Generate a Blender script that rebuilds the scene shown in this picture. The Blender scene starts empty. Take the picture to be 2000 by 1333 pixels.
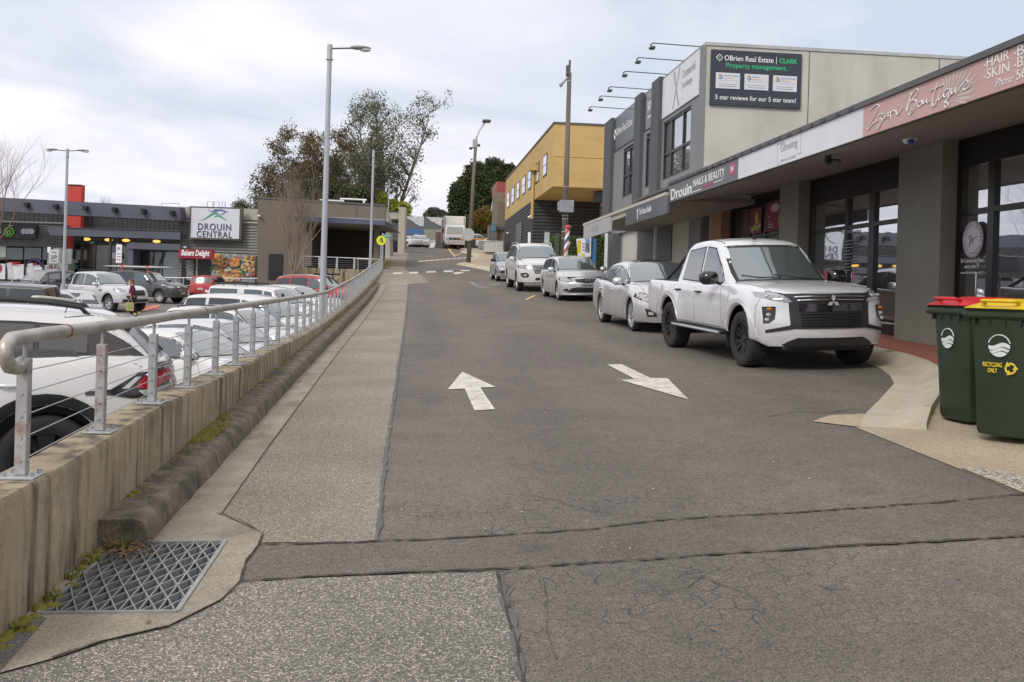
import bpy, math, random
from mathutils import Vector, Matrix, geometry
from mathutils.bvhtree import BVHTree
random.seed(7)
sc = bpy.context.scene
C = sc.collection
PI = math.pi

# ------------------------------------------------------------------ camera
# World axes: +Y runs up the street, +X to the right across it, z = 0 is the eye level of the photographer.
FPX, CX, CY = 1944.0, 1000.0, 571.0
YAW = math.atan(0.0998)
ROLL = math.radians(1.7)
cam = bpy.data.cameras.new('camera')
camo = bpy.data.objects.new('camera', cam)
C.objects.link(camo)
camo.matrix_world = Matrix.Rotation(-YAW, 4, 'Z') @ Matrix.Rotation(PI/2, 4, 'X') @ Matrix.Rotation(ROLL, 4, 'Z')
cam.sensor_width = 36.0
cam.lens = 36.0*FPX/2000.0
cam.shift_y = (CY-666.5)/2000.0
cam.clip_start = 0.05
cam.clip_end = 3000
sc.camera = camo

# ------------------------------------------------------------------ sky, sun, exposure
SUN_EL, SUN_AZ = math.radians(38), math.radians(218)
w = bpy.data.worlds.new("World"); sc.world = w; w.use_nodes = True
nt = w.node_tree; nt.nodes.clear(); N = nt.nodes.new; Lk = nt.links.new
out = N('ShaderNodeOutputWorld'); bg = N('ShaderNodeBackground')
sky = N('ShaderNodeTexSky'); sky.sky_type = 'NISHITA'; sky.sun_disc = False
sky.sun_elevation = SUN_EL; sky.sun_rotation = SUN_AZ; sky.air_density = 1.0; sky.dust_density = 2.0
tc = N('ShaderNodeTexCoord')
sep = N('ShaderNodeSeparateXYZ'); Lk(tc.outputs['Generated'], sep.inputs[0])
# clouds on a layer above the town: project the direction on a plane
zc_ = N('ShaderNodeMath'); zc_.operation = 'MAXIMUM'; zc_.inputs[1].default_value = 0.0; Lk(sep.outputs['Z'], zc_.inputs[0])
za = N('ShaderNodeMath'); za.operation = 'ADD'; za.inputs[1].default_value = 0.16; Lk(zc_.outputs[0], za.inputs[0])
dx = N('ShaderNodeMath'); dx.operation = 'DIVIDE'; Lk(sep.outputs['X'], dx.inputs[0]); Lk(za.outputs[0], dx.inputs[1])
dy = N('ShaderNodeMath'); dy.operation = 'DIVIDE'; Lk(sep.outputs['Y'], dy.inputs[0]); Lk(za.outputs[0], dy.inputs[1])
cmb = N('ShaderNodeCombineXYZ'); Lk(dx.outputs[0], cmb.inputs[0]); Lk(dy.outputs[0], cmb.inputs[1])
n1 = N('ShaderNodeTexNoise'); n1.inputs['Scale'].default_value = 0.8; n1.inputs['Detail'].default_value = 7; n1.inputs['Roughness'].default_value = .5; n1.inputs['Distortion'].default_value = .4
Lk(cmb.outputs[0], n1.inputs['Vector'])
n2 = N('ShaderNodeTexNoise'); n2.inputs['Scale'].default_value = 1.1; n2.inputs['Detail'].default_value = 4
mp = N('ShaderNodeMapping'); mp.inputs['Location'].default_value = (3.1, 7.7, 2); Lk(cmb.outputs[0], mp.inputs[0]); Lk(mp.outputs[0], n2.inputs['Vector'])
cr = N('ShaderNodeValToRGB')
cr.color_ramp.elements[0].position = .37; cr.color_ramp.elements[0].color = (5.3, 6.0, 7.1, 1)
cr.color_ramp.elements[1].position = .60; cr.color_ramp.elements[1].color = (8.8, 8.6, 9.0, 1)
e = cr.color_ramp.elements.new(.48); e.color = (6.8, 7.0, 7.85, 1)
Lk(n1.outputs['Fac'], cr.inputs[0])
cr2 = N('ShaderNodeValToRGB')
cr2.color_ramp.elements[0].position = .55; cr2.color_ramp.elements[0].color = (1, 1, 1, 1)
cr2.color_ramp.elements[1].position = .75; cr2.color_ramp.elements[1].color = (.72, .72, .72, 1)
Lk(n2.outputs['Fac'], cr2.inputs[0])
mx = N('ShaderNodeMixRGB'); Lk(cr2.outputs[0], mx.inputs[0]); Lk(sky.outputs[0], mx.inputs[1]); Lk(cr.outputs[0], mx.inputs[2])
# an overcast sky is brighter overhead than near the horizon
el = N('ShaderNodeMapRange'); el.inputs['From Min'].default_value = .3; el.inputs['From Max'].default_value = .95; el.inputs['To Min'].default_value = 1.0; el.inputs['To Max'].default_value = 1.25; Lk(sep.outputs['Z'], el.inputs['Value'])
wm = N('ShaderNodeMixRGB'); wm.blend_type = 'MULTIPLY'; wm.inputs[2].default_value = (1.05, 1.0, .92, 1); wf_ = N('ShaderNodeMapRange'); wf_.inputs['From Min'].default_value = .3; wf_.inputs['From Max'].default_value = .6; Lk(sep.outputs['Z'], wf_.inputs['Value']); Lk(wf_.outputs[0], wm.inputs[0]); Lk(mx.outputs[0], wm.inputs[1])
vs_ = N('ShaderNodeVectorMath'); vs_.operation = 'SCALE'; Lk(wm.outputs[0], vs_.inputs[0]); Lk(el.outputs[0], vs_.inputs['Scale'])
Lk(vs_.outputs[0], bg.inputs[0]); bg.inputs[1].default_value = 0.094
Lk(bg.outputs[0], out.inputs[0])
sl = bpy.data.lights.new('sun', 'SUN'); sl.energy = 1.5; sl.angle = math.radians(18); sl.color = (1, .96, .9)
so = bpy.data.objects.new('sun', sl); C.objects.link(so)
sd = Vector((math.sin(SUN_AZ)*math.cos(SUN_EL), math.cos(SUN_AZ)*math.cos(SUN_EL), math.sin(SUN_EL)))
so.rotation_euler = sd.to_track_quat('Z', 'Y').to_euler()
sc.view_settings.view_transform = 'Standard'; sc.view_settings.look = 'None'
sc.view_settings.exposure = 0.36; sc.view_settings.gamma = 1

# ------------------------------------------------------------------ measuring helpers
def ray(px, py):
    a = px-CX; b = CY-py
    return ((a*math.cos(ROLL)-b*math.sin(ROLL))/FPX, (a*math.sin(ROLL)+b*math.cos(ROLL))/FPX)
CYW, SYW = math.cos(YAW), math.sin(YAW)
def wv(X, Y, z=0.0):            # camera-aligned ground frame -> world
    return Vector((X*CYW+Y*SYW, -X*SYW+Y*CYW, z))
def at(px, D, py=CY):           # world point seen at a pixel at depth D
    u, v = ray(px, py)
    return wv(u*D, D, v*D)

def pchip(pts):
    xs = [p[0] for p in pts]; ys = [p[1] for p in pts]; n = len(xs)
    h = [xs[i+1]-xs[i] for i in range(n-1)]; d = [(ys[i+1]-ys[i])/h[i] for i in range(n-1)]
    m = [0.0]*n; m[0] = d[0]; m[-1] = d[-1]
    for i in range(1, n-1):
        if d[i-1]*d[i] > 0:
            w1 = 2*h[i]+h[i-1]; w2 = h[i]+2*h[i-1]
            m[i] = (w1+w2)/(w1/d[i-1]+w2/d[i])
    def f(x):
        if x <= xs[0]: return ys[0]
        if x >= xs[-1]: return ys[-1]
        lo = 0
        for i in range(n-1):
            if x <= xs[i+1]: lo = i; break
        t = (x-xs[lo])/h[lo]; t2 = t*t; t3 = t2*t
        return (2*t3-3*t2+1)*ys[lo]+(t3-2*t2+t)*h[lo]*m[lo]+(-2*t3+3*t2)*ys[lo+1]+(t3-t2)*h[lo]*m[lo+1]
    return f
def lin(pts):
    def f(x):
        if x <= pts[0][0]: return pts[0][1]
        for (a, b), (c, d) in zip(pts, pts[1:]):
            if x <= c: return b+(d-b)*(x-a)/(c-a)
        return pts[-1][1]
    return f
def sst(a, b, x):
    t = max(0.0, min(1.0, (x-a)/(b-a))); return t*t*(3-2*t)
_zc = pchip([(-8, -1.76), (0, -1.60), (4.7, -1.45), (9.4, -1.27), (14.1, -1.09), (20, -.90), (26, -.69), (33, -.42), (39, -.13), (47, .38), (56.5, .95), (70.7, 2.12), (94, 3.6), (118, 4.95), (130, 5.25), (150, 5.3), (900, 5.3)])
def G(t, s):                    # road surface height
    f = 1-sst(39, 56, s)
    z = _zc(s)
    if t < 0: z += .05*max(t, -2.0)*f
    else: z += .04*min(t, 14)*f
    return z
_cp = pchip([(-8, -1.85), (0, -1.85), (8.2, -1.78), (14, -2.12), (19, -2.28), (27, -2.2), (33, -2.0), (38, -1.82), (45, -1.6), (50, -1.4), (59, -1.22), (65, -1.0), (73, -.8), (106, .4)])
def GC(t, s):                   # car park surface height
    return _cp(s)+.15*sst(-9, -3, t)*sst(30, 42, s)
def gp(px, py, fn=G, dz=0.0):   # where a pixel's ray meets the ground
    u, v = ray(px, py); d = wv(u, 1.0, v)
    k = 1.5; st = .05
    while k < 200:
        p = d*k
        if p.z <= fn(p.x, p.y)+dz: break
        k += st*max(1, k*.1)
    a, b = k-st*max(1, k*.1), k
    for _ in range(30):
        m = (a+b)/2; p = d*m
        if p.z <= fn(p.x, p.y)+dz: b = m
        else: a = m
    p = d*b
    return (p.x, p.y)

# ------------------------------------------------------------------ objects
def thing(name, label, cat, loc=(0, 0, 0), rotz=0.0, group=None):
    o = bpy.data.objects.new(name, None); C.objects.link(o)
    o.location = loc; o.rotation_euler = (0, 0, rotz); o.empty_display_size = .2
    o['label'] = label; o['category'] = cat
    if group: o['group'] = group
    return o
def tag(o, label=None, cat=None, group=None, kind=None):
    if label: o['label'] = label
    if cat: o['category'] = cat
    if group: o['group'] = group
    if kind: o['kind'] = kind
    return o
def dup(root, loc, rotz=None, label=None, group=None, scale=None):
    r = root.copy(); C.objects.link(r); r.location = loc
    if rotz is not None: r.rotation_euler = (0, 0, rotz)
    if label: r['label'] = label
    if group: r['group'] = group
    if scale: r.scale = scale
    for ch in list(root.children):
        c = ch.copy(); C.objects.link(c); c.parent = r
        for g in ch.children:
            d = g.copy(); C.objects.link(d); d.parent = c
    return r

class MB:
    """collects shapes; build() links them as one mesh object"""
    def __init__(s): s.v = []; s.f = []; s.m = []; s.mi = 0
    def add(s, vs, fs, M=None):
        n = len(s.v)
        s.v += [tuple(M @ Vector(p)) if M else tuple(p) for p in vs]
        for f in fs: s.f.append(tuple(i+n for i in f)); s.m.append(s.mi)
    def box(s, x0, y0, z0, x1, y1, z1, M=None):
        v = [(x0, y0, z0), (x1, y0, z0), (x1, y1, z0), (x0, y1, z0), (x0, y0, z1), (x1, y0, z1), (x1, y1, z1), (x0, y1, z1)]
        s.add(v, [(0, 3, 2, 1), (4, 5, 6, 7), (0, 1, 5, 4), (1, 2, 6, 5), (2, 3, 7, 6), (3, 0, 4, 7)], M); return s
    def bbox(s, x0, y0, z0, x1, y1, z1, b=.01, M=None):
        """box with chamfered edges"""
        n = len(s.v); X = (x0, x1); Y = (y0, y1); Z = (z0, z1); vs = []; idx = {}
        for i in (0, 1):
            for j in (0, 1):
                for k in (0, 1):
                    sx, sy, sz = (b if i == 0 else -b), (b if j == 0 else -b), (b if k == 0 else -b)
                    for a, p in enumerate([(X[i], Y[j]+sy, Z[k]+sz), (X[i]+sx, Y[j], Z[k]+sz), (X[i]+sx, Y[j]+sy, Z[k])]):
                        idx[(i, j, k, a)] = len(vs); vs.append(p)
        q = []
        q.append([idx[(0, 0, 0, 0)], idx[(0, 0, 1, 0)], idx[(0, 1, 1, 0)], idx[(0, 1, 0, 0)]]); q.append([idx[(1, 0, 0, 0)], idx[(1, 1, 0, 0)], idx[(1, 1, 1, 0)], idx[(1, 0, 1, 0)]])
        q.append([idx[(0, 0, 0, 1)], idx[(1, 0, 0, 1)], idx[(1, 0, 1, 1)], idx[(0, 0, 1, 1)]]); q.append([idx[(0, 1, 0, 1)], idx[(0, 1, 1, 1)], idx[(1, 1, 1, 1)], idx[(1, 1, 0, 1)]])
        q.append([idx[(0, 0, 0, 2)], idx[(0, 1, 0, 2)], idx[(1, 1, 0, 2)], idx[(1, 0, 0, 2)]]); q.append([idx[(0, 0, 1, 2)], idx[(1, 0, 1, 2)], idx[(1, 1, 1, 2)], idx[(0, 1, 1, 2)]])
        for i in (0, 1):
            for j in (0, 1): q.append([idx[(i, j, 0, 0)], idx[(i, j, 1, 0)], idx[(i, j, 1, 1)], idx[(i, j, 0, 1)]])
            for k in (0, 1): q.append([idx[(i, 0, k, 0)], idx[(i, 1, k, 0)], idx[(i, 1, k, 2)], idx[(i, 0, k, 2)]])
        for j in (0, 1):
            for k in (0, 1): q.append([idx[(0, j, k, 1)], idx[(1, j, k, 1)], idx[(1, j, k, 2)], idx[(0, j, k, 2)]])
        for i in (0, 1):
            for j in (0, 1):
                for k in (0, 1): q.append([idx[(i, j, k, 0)], idx[(i, j, k, 1)], idx[(i, j, k, 2)]])
        cen = Vector(((x0+x1)/2, (y0+y1)/2, (z0+z1)/2)); qq = []
        for f in q:
            P = [Vector(vs[i]) for i in f]; nn = (P[1]-P[0]).cross(P[2]-P[0]); c = sum(P, Vector())/len(P)
            qq.append(f if nn.dot(c-cen) > 0 else f[::-1])
        s.add(vs, qq, M); return s
    def tube(s, pts, r, n=8, caps=True, M=None):
        pts = [Vector(p) for p in pts]; R = r if isinstance(r, (list, tuple)) else [r]*len(pts)
        vs = []; up = None
        for i, p in enumerate(pts):
            d = (pts[min(i+1, len(pts)-1)]-pts[max(i-1, 0)])
            d = d.normalized() if d.length > 1e-9 else Vector((0, 0, 1))
            if up is None:
                up = Vector((0, 0, 1)) if abs(d.z) < .9 else Vector((1, 0, 0))
            a = d.cross(up)
            if a.length < 1e-6: a = d.cross(Vector((0, 1, 0)))
            a.normalize(); up = a.cross(d).normalized()
            for k in range(n):
                th = 2*PI*k/n; vs.append(p+(a*math.cos(th)+up*math.sin(th))*R[i])
        fs = []
        for i in range(len(pts)-1):
            for k in range(n): fs.append((i*n+k, i*n+(k+1) % n, (i+1)*n+(k+1) % n, (i+1)*n+k))
        if caps: fs.append(tuple(range(n))[::-1]); fs.append(tuple((len(pts)-1)*n+k for k in range(n)))
        s.add(vs, fs, M); return s
    def lathe(s, prof, n=24, axis='Z', M=None, a0=0, a1=2*PI):
        """prof: (radius, height) list"""
        vs = []; full = abs(a1-a0-2*PI) < 1e-6; cols = n if full else n+1
        for (r, h) in prof:
            for k in range(cols):
                th = a0+(a1-a0)*k/n; x, y = r*math.cos(th), r*math.sin(th)
                vs.append((x, y, h) if axis == 'Z' else ((x, h, y) if axis == 'Y' else (h, x, y)))
        fs = []
        for i in range(len(prof)-1):
            for k in range(n):
                k2 = (k+1) % cols; fs.append((i*cols+k, i*cols+k2, (i+1)*cols+k2, (i+1)*cols+k))
        s.add(vs, fs, M); return s
    def prism(s, poly, d0, d1, axis='Y', M=None):
        """extrude a 2D outline: axis 'Y' takes (x,z), 'X' takes (y,z), 'Z' takes (x,y)"""
        def P(a, b, d): return (a, d, b) if axis == 'Y' else ((d, a, b) if axis == 'X' else (a, b, d))
        n = len(poly); vs = [P(a, b, d0) for a, b in poly]+[P(a, b, d1) for a, b in poly]
        tri = geometry.tessellate_polygon([[Vector((a, b, 0)) for a, b in poly]])
        fs = [tuple(t) for t in tri]+[tuple(i+n for i in t[::-1]) for t in tri]
        for i in range(n): fs.append((i, (i+1) % n, n+(i+1) % n, n+i))
        s.add(vs, fs, M); return s
    def ell(s, c, r, n=12, m=8, M=None):
        vs = []; fs = []
        for j in range(m+1):
            ph = PI*j/m
            for k in range(n):
                th = 2*PI*k/n; vs.append((c[0]+r[0]*math.sin(ph)*math.cos(th), c[1]+r[1]*math.sin(ph)*math.sin(th), c[2]+r[2]*math.cos(ph)))
        for j in range(m):
            for k in range(n): fs.append((j*n+k, j*n+(k+1) % n, (j+1)*n+(k+1) % n, (j+1)*n+k))
        s.add(vs, fs, M); return s
    def text(s, body, o, r, u, wd, h=None, depth=.004, shear=0, bold=0, sp=1.0):
        """lettering fitted in a box: o lower-left corner, r right vector, u up vector"""
        vs, fs = glyphs(body, shear, bold, sp)
        if not vs: return s
        xs = [v[0] for v in vs]; ys = [v[1] for v in vs]; x0, y0 = min(xs), min(ys); W_ = max(xs)-x0; H_ = max(ys)-y0
        sx = wd/W_; sy = (h/H_) if h else sx
        o = Vector(o); r = Vector(r).normalized(); u = Vector(u).normalized(); n = r.cross(u)
        s.add([o+r*(v[0]-x0)*sx+u*(v[1]-y0)*sy+n*(depth if v[2] > 0 else .0005) for v in vs], fs); return s
    def build(s, name, mats, parent=None, smooth=False, world=False, ang=None, fixn=True):
        me = bpy.data.meshes.new(name); me.from_pydata([tuple(v) for v in s.v], [], s.f)
        if not isinstance(mats, (list, tuple)): mats = [mats]
        for m in mats: me.materials.append(m)
        if len(mats) > 1: me.polygons.foreach_set('material_index', s.m)
        if fixn:
            import bmesh
            b = bmesh.new(); b.from_mesh(me); bmesh.ops.recalc_face_normals(b, faces=b.faces); b.to_mesh(me); b.free()
        if smooth or ang:
            me.polygons.foreach_set('use_smooth', [True]*len(me.polygons))
            if ang: me.set_sharp_from_angle(angle=math.radians(ang))
        me.update()
        o = bpy.data.objects.new(name, me); C.objects.link(o)
        if parent:
            o.parent = parent
            if world: o.matrix_parent_inverse = Matrix.Translation(-Vector(parent.location))
        return o
_gl = {}
def glyphs(body, shear, bold, sp):
    k = (body, shear, bold, sp)
    if k not in _gl:
        cu = bpy.data.curves.new('lettering', 'FONT'); cu.body = body; cu.extrude = .01; cu.shear = shear; cu.offset = bold; cu.resolution_u = 3; cu.space_character = sp
        ob = bpy.data.objects.new('lettering', cu); C.objects.link(ob); dg = bpy.context.evaluated_depsgraph_get(); dg.update()
        me = ob.evaluated_get(dg).to_mesh()
        _gl[k] = ([tuple(v.co) for v in me.vertices], [tuple(p.vertices) for p in me.polygons])
        ob.to_mesh_clear(); bpy.data.objects.remove(ob); bpy.data.curves.remove(cu)
    return _gl[k]
def inpoly(x, y, P):
    c = False; j = len(P)-1
    for i in range(len(P)):
        xi, yi = P[i]; xj, yj = P[j]
        if (yi > y) != (yj > y) and x < (xj-xi)*(y-yi)/(yj-yi)+xi: c = not c
        j = i
    return c
def cdt(P, step, holes=()):
    """triangulate an outline with interior grid points; returns 2D verts and triangles"""
    loops = [P]+list(holes); V = []; E = []
    for Lp in loops:
        base = len(V); pts = []
        for i in range(len(Lp)):
            a, b = Lp[i], Lp[(i+1) % len(Lp)]; d = math.hypot(b[0]-a[0], b[1]-a[1]); k = max(1, int(d/step))
            for q in range(k): pts.append((a[0]+(b[0]-a[0])*q/k, a[1]+(b[1]-a[1])*q/k))
        V += pts; E += [(base+i, base+(i+1) % len(pts)) for i in range(len(pts))]
    xs = [p[0] for p in P]; ys = [p[1] for p in P]
    y = min(ys)+step*.5; r = 0
    while y < max(ys):
        x = min(xs)+step*(.5 if r % 2 else .8)
        while x < max(xs):
            if inpoly(x, y, P) and not any(inpoly(x, y, h) for h in holes): V.append((x, y))
            x += step
        y += step*.9; r += 1
    res = geometry.delaunay_2d_cdt([Vector(v) for v in V], E, [], 0, 1e-6)
    vo = [(v.x, v.y) for v in res[0]]; fo = []
    for f in res[2]:
        cx = sum(vo[i][0] for i in f)/len(f); cy = sum(vo[i][1] for i in f)/len(f)
        if inpoly(cx, cy, P) and not any(inpoly(cx, cy, h) for h in holes):
            fo.append(tuple(f))
    return vo, fo

# ------------------------------------------------------------------ materials
def newmat(name):
    m = bpy.data.materials.new(name); m.use_nodes = True; nt = m.node_tree
    return m, nt, nt.nodes['Principled BSDF']
_mc = {}
def M_(name, col, rough=.6, metal=0, var=.12, vs=3.0, fine=.06, fs=60, bump=0, bs=80, coat=0, spec=.5, stretch=None, stain=0, stainc=(.05, .045, .035), sscale=2, alpha=1, emit=0, stst=None):
    """general procedural material: base colour broken up by large and fine noise, optional stains and bump"""
    m, nt, b = newmat(name); N = nt.nodes.new; Lk = nt.links.new
    tc = N('ShaderNodeTexCoord'); mp = N('ShaderNodeMapping'); Lk(tc.outputs['Object'], mp.inputs[0])
    if stretch: mp.inputs['Scale'].default_value = stretch
    a = N('ShaderNodeTexNoise'); a.inputs['Scale'].default_value = vs; a.inputs['Detail'].default_value = 5; Lk(mp.outputs[0], a.inputs['Vector'])
    f = N('ShaderNodeTexNoise'); f.inputs['Scale'].default_value = fs; f.inputs['Detail'].default_value = 3; Lk(tc.outputs['Object'], f.inputs['Vector'])
    def rng(src, amt):
        r = N('ShaderNodeMapRange'); r.inputs['From Min'].default_value = .3; r.inputs['From Max'].default_value = .7
        r.inputs['To Min'].default_value = 1-amt; r.inputs['To Max'].default_value = 1+amt; Lk(src, r.inputs['Value']); return r.outputs[0]
    mu = N('ShaderNodeMath'); mu.operation = 'MULTIPLY'; Lk(rng(a.outputs['Fac'], var), mu.inputs[0]); Lk(rng(f.outputs['Fac'], fine), mu.inputs[1])
    vm = N('ShaderNodeVectorMath'); vm.operation = 'SCALE'; vm.inputs[0].default_value = col[:3]; Lk(mu.outputs[0], vm.inputs['Scale'])
    cs = vm.outputs[0]
    if stain:
        s_ = N('ShaderNodeTexNoise'); s_.inputs['Scale'].default_value = sscale; s_.inputs['Detail'].default_value = 8; s_.inputs['Roughness'].default_value = .65
        m2 = N('ShaderNodeMapping'); m2.inputs['Location'].default_value = (5, 9, 3); m2.inputs['Scale'].default_value = stst or (1, 1, 1)
        Lk(tc.outputs['Object'], m2.inputs[0]); Lk(m2.outputs[0], s_.inputs['Vector'])
        r = N('ShaderNodeMapRange'); r.inputs['From Min'].default_value = .5; r.inputs['From Max'].default_value = .72; r.inputs['To Max'].default_value = stain; Lk(s_.outputs['Fac'], r.inputs['Value'])
        mx = N('ShaderNodeMixRGB'); Lk(r.outputs[0], mx.inputs[0]); Lk(cs, mx.inputs[1]); mx.inputs[2].default_value = (*stainc, 1); cs = mx.outputs[0]
    Lk(cs, b.inputs['Base Color'])
    b.inputs['Metallic'].default_value = metal; b.inputs['Specular IOR Level'].default_value = spec
    rr = N('ShaderNodeMapRange'); rr.inputs['To Min'].default_value = rough*.85; rr.inputs['To Max'].default_value = min(1, rough*1.15); Lk(a.outputs['Fac'], rr.inputs['Value']); Lk(rr.outputs[0], b.inputs['Roughness'])
    b.inputs['Coat Weight'].default_value = coat; b.inputs['Coat Roughness'].default_value = .06
    if bump:
        bn = N('ShaderNodeTexNoise'); bn.inputs['Scale'].default_value = bs; bn.inputs['Detail'].default_value = 4; Lk(mp.outputs[0], bn.inputs['Vector'])
        bb = N('ShaderNodeBump'); bb.inputs['Strength'].default_value = bump; bb.inputs['Distance'].default_value = .01; Lk(bn.outputs['Fac'], bb.inputs['Height']); Lk(bb.outputs[0], b.inputs['Normal'])
    if emit:
        b.inputs['Emission Color'].default_value = (*col[:3], 1); b.inputs['Emission Strength'].default_value = emit
    return m
def F_(name, col, rough=.5, metal=0, coat=0, spec=.5):
    if name in _mc: return _mc[name]
    _mc[name] = M_(name, col, rough, metal, var=.05, vs=2.5, fine=.03, coat=coat, spec=spec); return _mc[name]
def corrug(name, col, pitch, axis, amp=.35, rough=.5, metal=0, dark=.75):
    """sheet cladding: ribs across one axis (0 x, 1 y, 2 z)"""
    m, nt, b = newmat(name); N = nt.nodes.new; Lk = nt.links.new
    tc = N('ShaderNodeTexCoord'); sp = N('ShaderNodeSeparateXYZ'); Lk(tc.outputs['Object'], sp.inputs[0])
    mu = N('ShaderNodeMath'); mu.operation = 'MULTIPLY'; mu.inputs[1].default_value = 2*PI/pitch; Lk(sp.outputs[axis], mu.inputs[0])
    sn = N('ShaderNodeMath'); sn.operation = 'SINE'; Lk(mu.outputs[0], sn.inputs[0])
    r = N('ShaderNodeMapRange'); r.inputs['From Min'].default_value = -1; r.inputs['From Max'].default_value = 1; Lk(sn.outputs[0], r.inputs['Value'])
    no = N('ShaderNodeTexNoise'); no.inputs['Scale'].default_value = 1.2; no.inputs['Detail'].default_value = 6; Lk(tc.outputs['Object'], no.inputs['Vector'])
    mr = N('ShaderNodeMapRange'); mr.inputs['From Min'].default_value = .3; mr.inputs['From Max'].default_value = .7; mr.inputs['To Min'].default_value = .85; mr.inputs['To Max'].default_value = 1.12; Lk(no.outputs['Fac'], mr.inputs['Value'])
    vm = N('ShaderNodeVectorMath'); vm.operation = 'SCALE'; vm.inputs[0].default_value = col; Lk(mr.outputs[0], vm.inputs['Scale']); Lk(vm.outputs[0], b.inputs['Base Color'])
    bp = N('ShaderNodeBump'); bp.inputs['Strength'].default_value = amp; bp.inputs['Distance'].default_value = pitch*.25; Lk(r.outputs[0], bp.inputs['Height']); Lk(bp.outputs[0], b.inputs['Normal'])
    b.inputs['Roughness'].default_value = rough; b.inputs['Metallic'].default_value = metal
    return m
def brickm(name, c1, c2, mortar, scale=1.0, bw=.23, rh=.076, ms=.012, swiz=None):
    m, nt, b = newmat(name); N = nt.nodes.new; Lk = nt.links.new
    tc = N('ShaderNodeTexCoord'); src = tc.outputs['Object']
    if swiz:
        sp = N('ShaderNodeSeparateXYZ'); Lk(src, sp.inputs[0]); cb = N('ShaderNodeCombineXYZ')
        for i, a in enumerate(swiz): Lk(sp.outputs[a], cb.inputs[i])
        src = cb.outputs[0]
    br = N('ShaderNodeTexBrick'); Lk(src, br.inputs['Vector']); br.inputs['Scale'].default_value = scale
    br.inputs['Color1'].default_value = (*c1, 1); br.inputs['Color2'].default_value = (*c2, 1); br.inputs['Mortar'].default_value = (*mortar, 1)
    br.inputs['Brick Width'].default_value = bw; br.inputs['Row Height'].default_value = rh; br.inputs['Mortar Size'].default_value = ms
    no = N('ShaderNodeTexNoise'); no.inputs['Scale'].default_value = 1.5; no.inputs['Detail'].default_value = 6; Lk(tc.outputs['Object'], no.inputs['Vector'])
    mx = N('ShaderNodeMixRGB'); mx.blend_type = 'MULTIPLY'; mx.inputs[0].default_value = .5; Lk(br.outputs['Color'], mx.inputs[1]); Lk(no.outputs['Color'], mx.inputs[2])
    g = N('ShaderNodeVectorMath'); g.operation = 'SCALE'; g.inputs['Scale'].default_value = 1.35; Lk(mx.outputs[0], g.inputs[0]); Lk(g.outputs[0], b.inputs['Base Color'])
    b.inputs['Roughness'].default_value = .85
    return m
def stones(name, lo, hi, scale, base, amt=1.0, bump=.5, extra=None, rough=.85, tint=None):
    """aggregate surface: voronoi chips of different greys in a binder"""
    m, nt, b = newmat(name); N = nt.nodes.new; Lk = nt.links.new
    tc = N('ShaderNodeTexCoord')
    wn = N('ShaderNodeTexNoise'); wn.inputs['Scale'].default_value = scale*.6; wn.inputs['Detail'].default_value = 1; Lk(tc.outputs['Object'], wn.inputs['Vector'])
    mv = N('ShaderNodeMixRGB'); mv.inputs[0].default_value = .02; Lk(tc.outputs['Object'], mv.inputs[1]); Lk(wn.outputs['Color'], mv.inputs[2])
    vo = N('ShaderNodeTexVoronoi'); vo.inputs['Scale'].default_value = scale; Lk(mv.outputs[0], vo.inputs['Vector'])
    sp = N('ShaderNodeSeparateColor'); Lk(vo.outputs['Color'], sp.inputs[0])
    r = N('ShaderNodeValToRGB'); r.color_ramp.elements[0].color = (*lo, 1); r.color_ramp.elements[1].color = (*hi, 1); r.color_ramp.elements[0].position = .35; r.color_ramp.elements[1].position = 1.0
    Lk(sp.outputs[0], r.inputs[0])
    d = N('ShaderNodeMapRange'); d.inputs['From Min'].default_value = .35; d.inputs['From Max'].default_value = .6; d.inputs['To Max'].default_value = 1; Lk(vo.outputs['Distance'], d.inputs['Value'])
    mx = N('ShaderNodeMixRGB'); Lk(d.outputs[0], mx.inputs[0]); Lk(r.outputs[0], mx.inputs[1]); mx.inputs[2].default_value = (*base, 1)
    big = N('ShaderNodeTexNoise'); big.inputs['Scale'].default_value = .7; big.inputs['Detail'].default_value = 7; Lk(tc.outputs['Object'], big.inputs['Vector'])
    br = N('ShaderNodeMapRange'); br.inputs['From Min'].default_value = .3; br.inputs['From Max'].default_value = .7; br.inputs['To Min'].default_value = .82; br.inputs['To Max'].default_value = 1.16; Lk(big.outputs['Fac'], br.inputs['Value'])
    vm = N('ShaderNodeVectorMath'); vm.operation = 'SCALE'; Lk(mx.outputs[0], vm.inputs[0]); Lk(br.outputs[0], vm.inputs['Scale'])
    cs = vm.outputs[0]
    if tint:
        tn = N('ShaderNodeTexNoise'); tn.inputs['Scale'].default_value = 1.3; tn.inputs['Detail'].default_value = 5; Lk(tc.outputs['Object'], tn.inputs['Vector'])
        tr = N('ShaderNodeMapRange'); tr.inputs['From Min'].default_value = .52; tr.inputs['From Max'].default_value = .75; tr.inputs['To Max'].default_value = .6; Lk(tn.outputs['Fac'], tr.inputs['Value'])
        tm = N('ShaderNodeMixRGB'); Lk(tr.outputs[0], tm.inputs[0]); Lk(cs, tm.inputs[1]); tm.inputs[2].default_value = (*tint, 1); cs = tm.outputs[0]
    Lk(cs, b.inputs['Base Color']); b.inputs['Roughness'].default_value = rough; b.inputs['Specular IOR Level'].default_value = .3
    bp = N('ShaderNodeBump'); bp.invert = True; bp.inputs['Strength'].default_value = bump; bp.inputs['Distance'].default_value = .004; Lk(vo.outputs['Distance'], bp.inputs['Height']); Lk(bp.outputs[0], b.inputs['Normal'])
    return m
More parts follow.
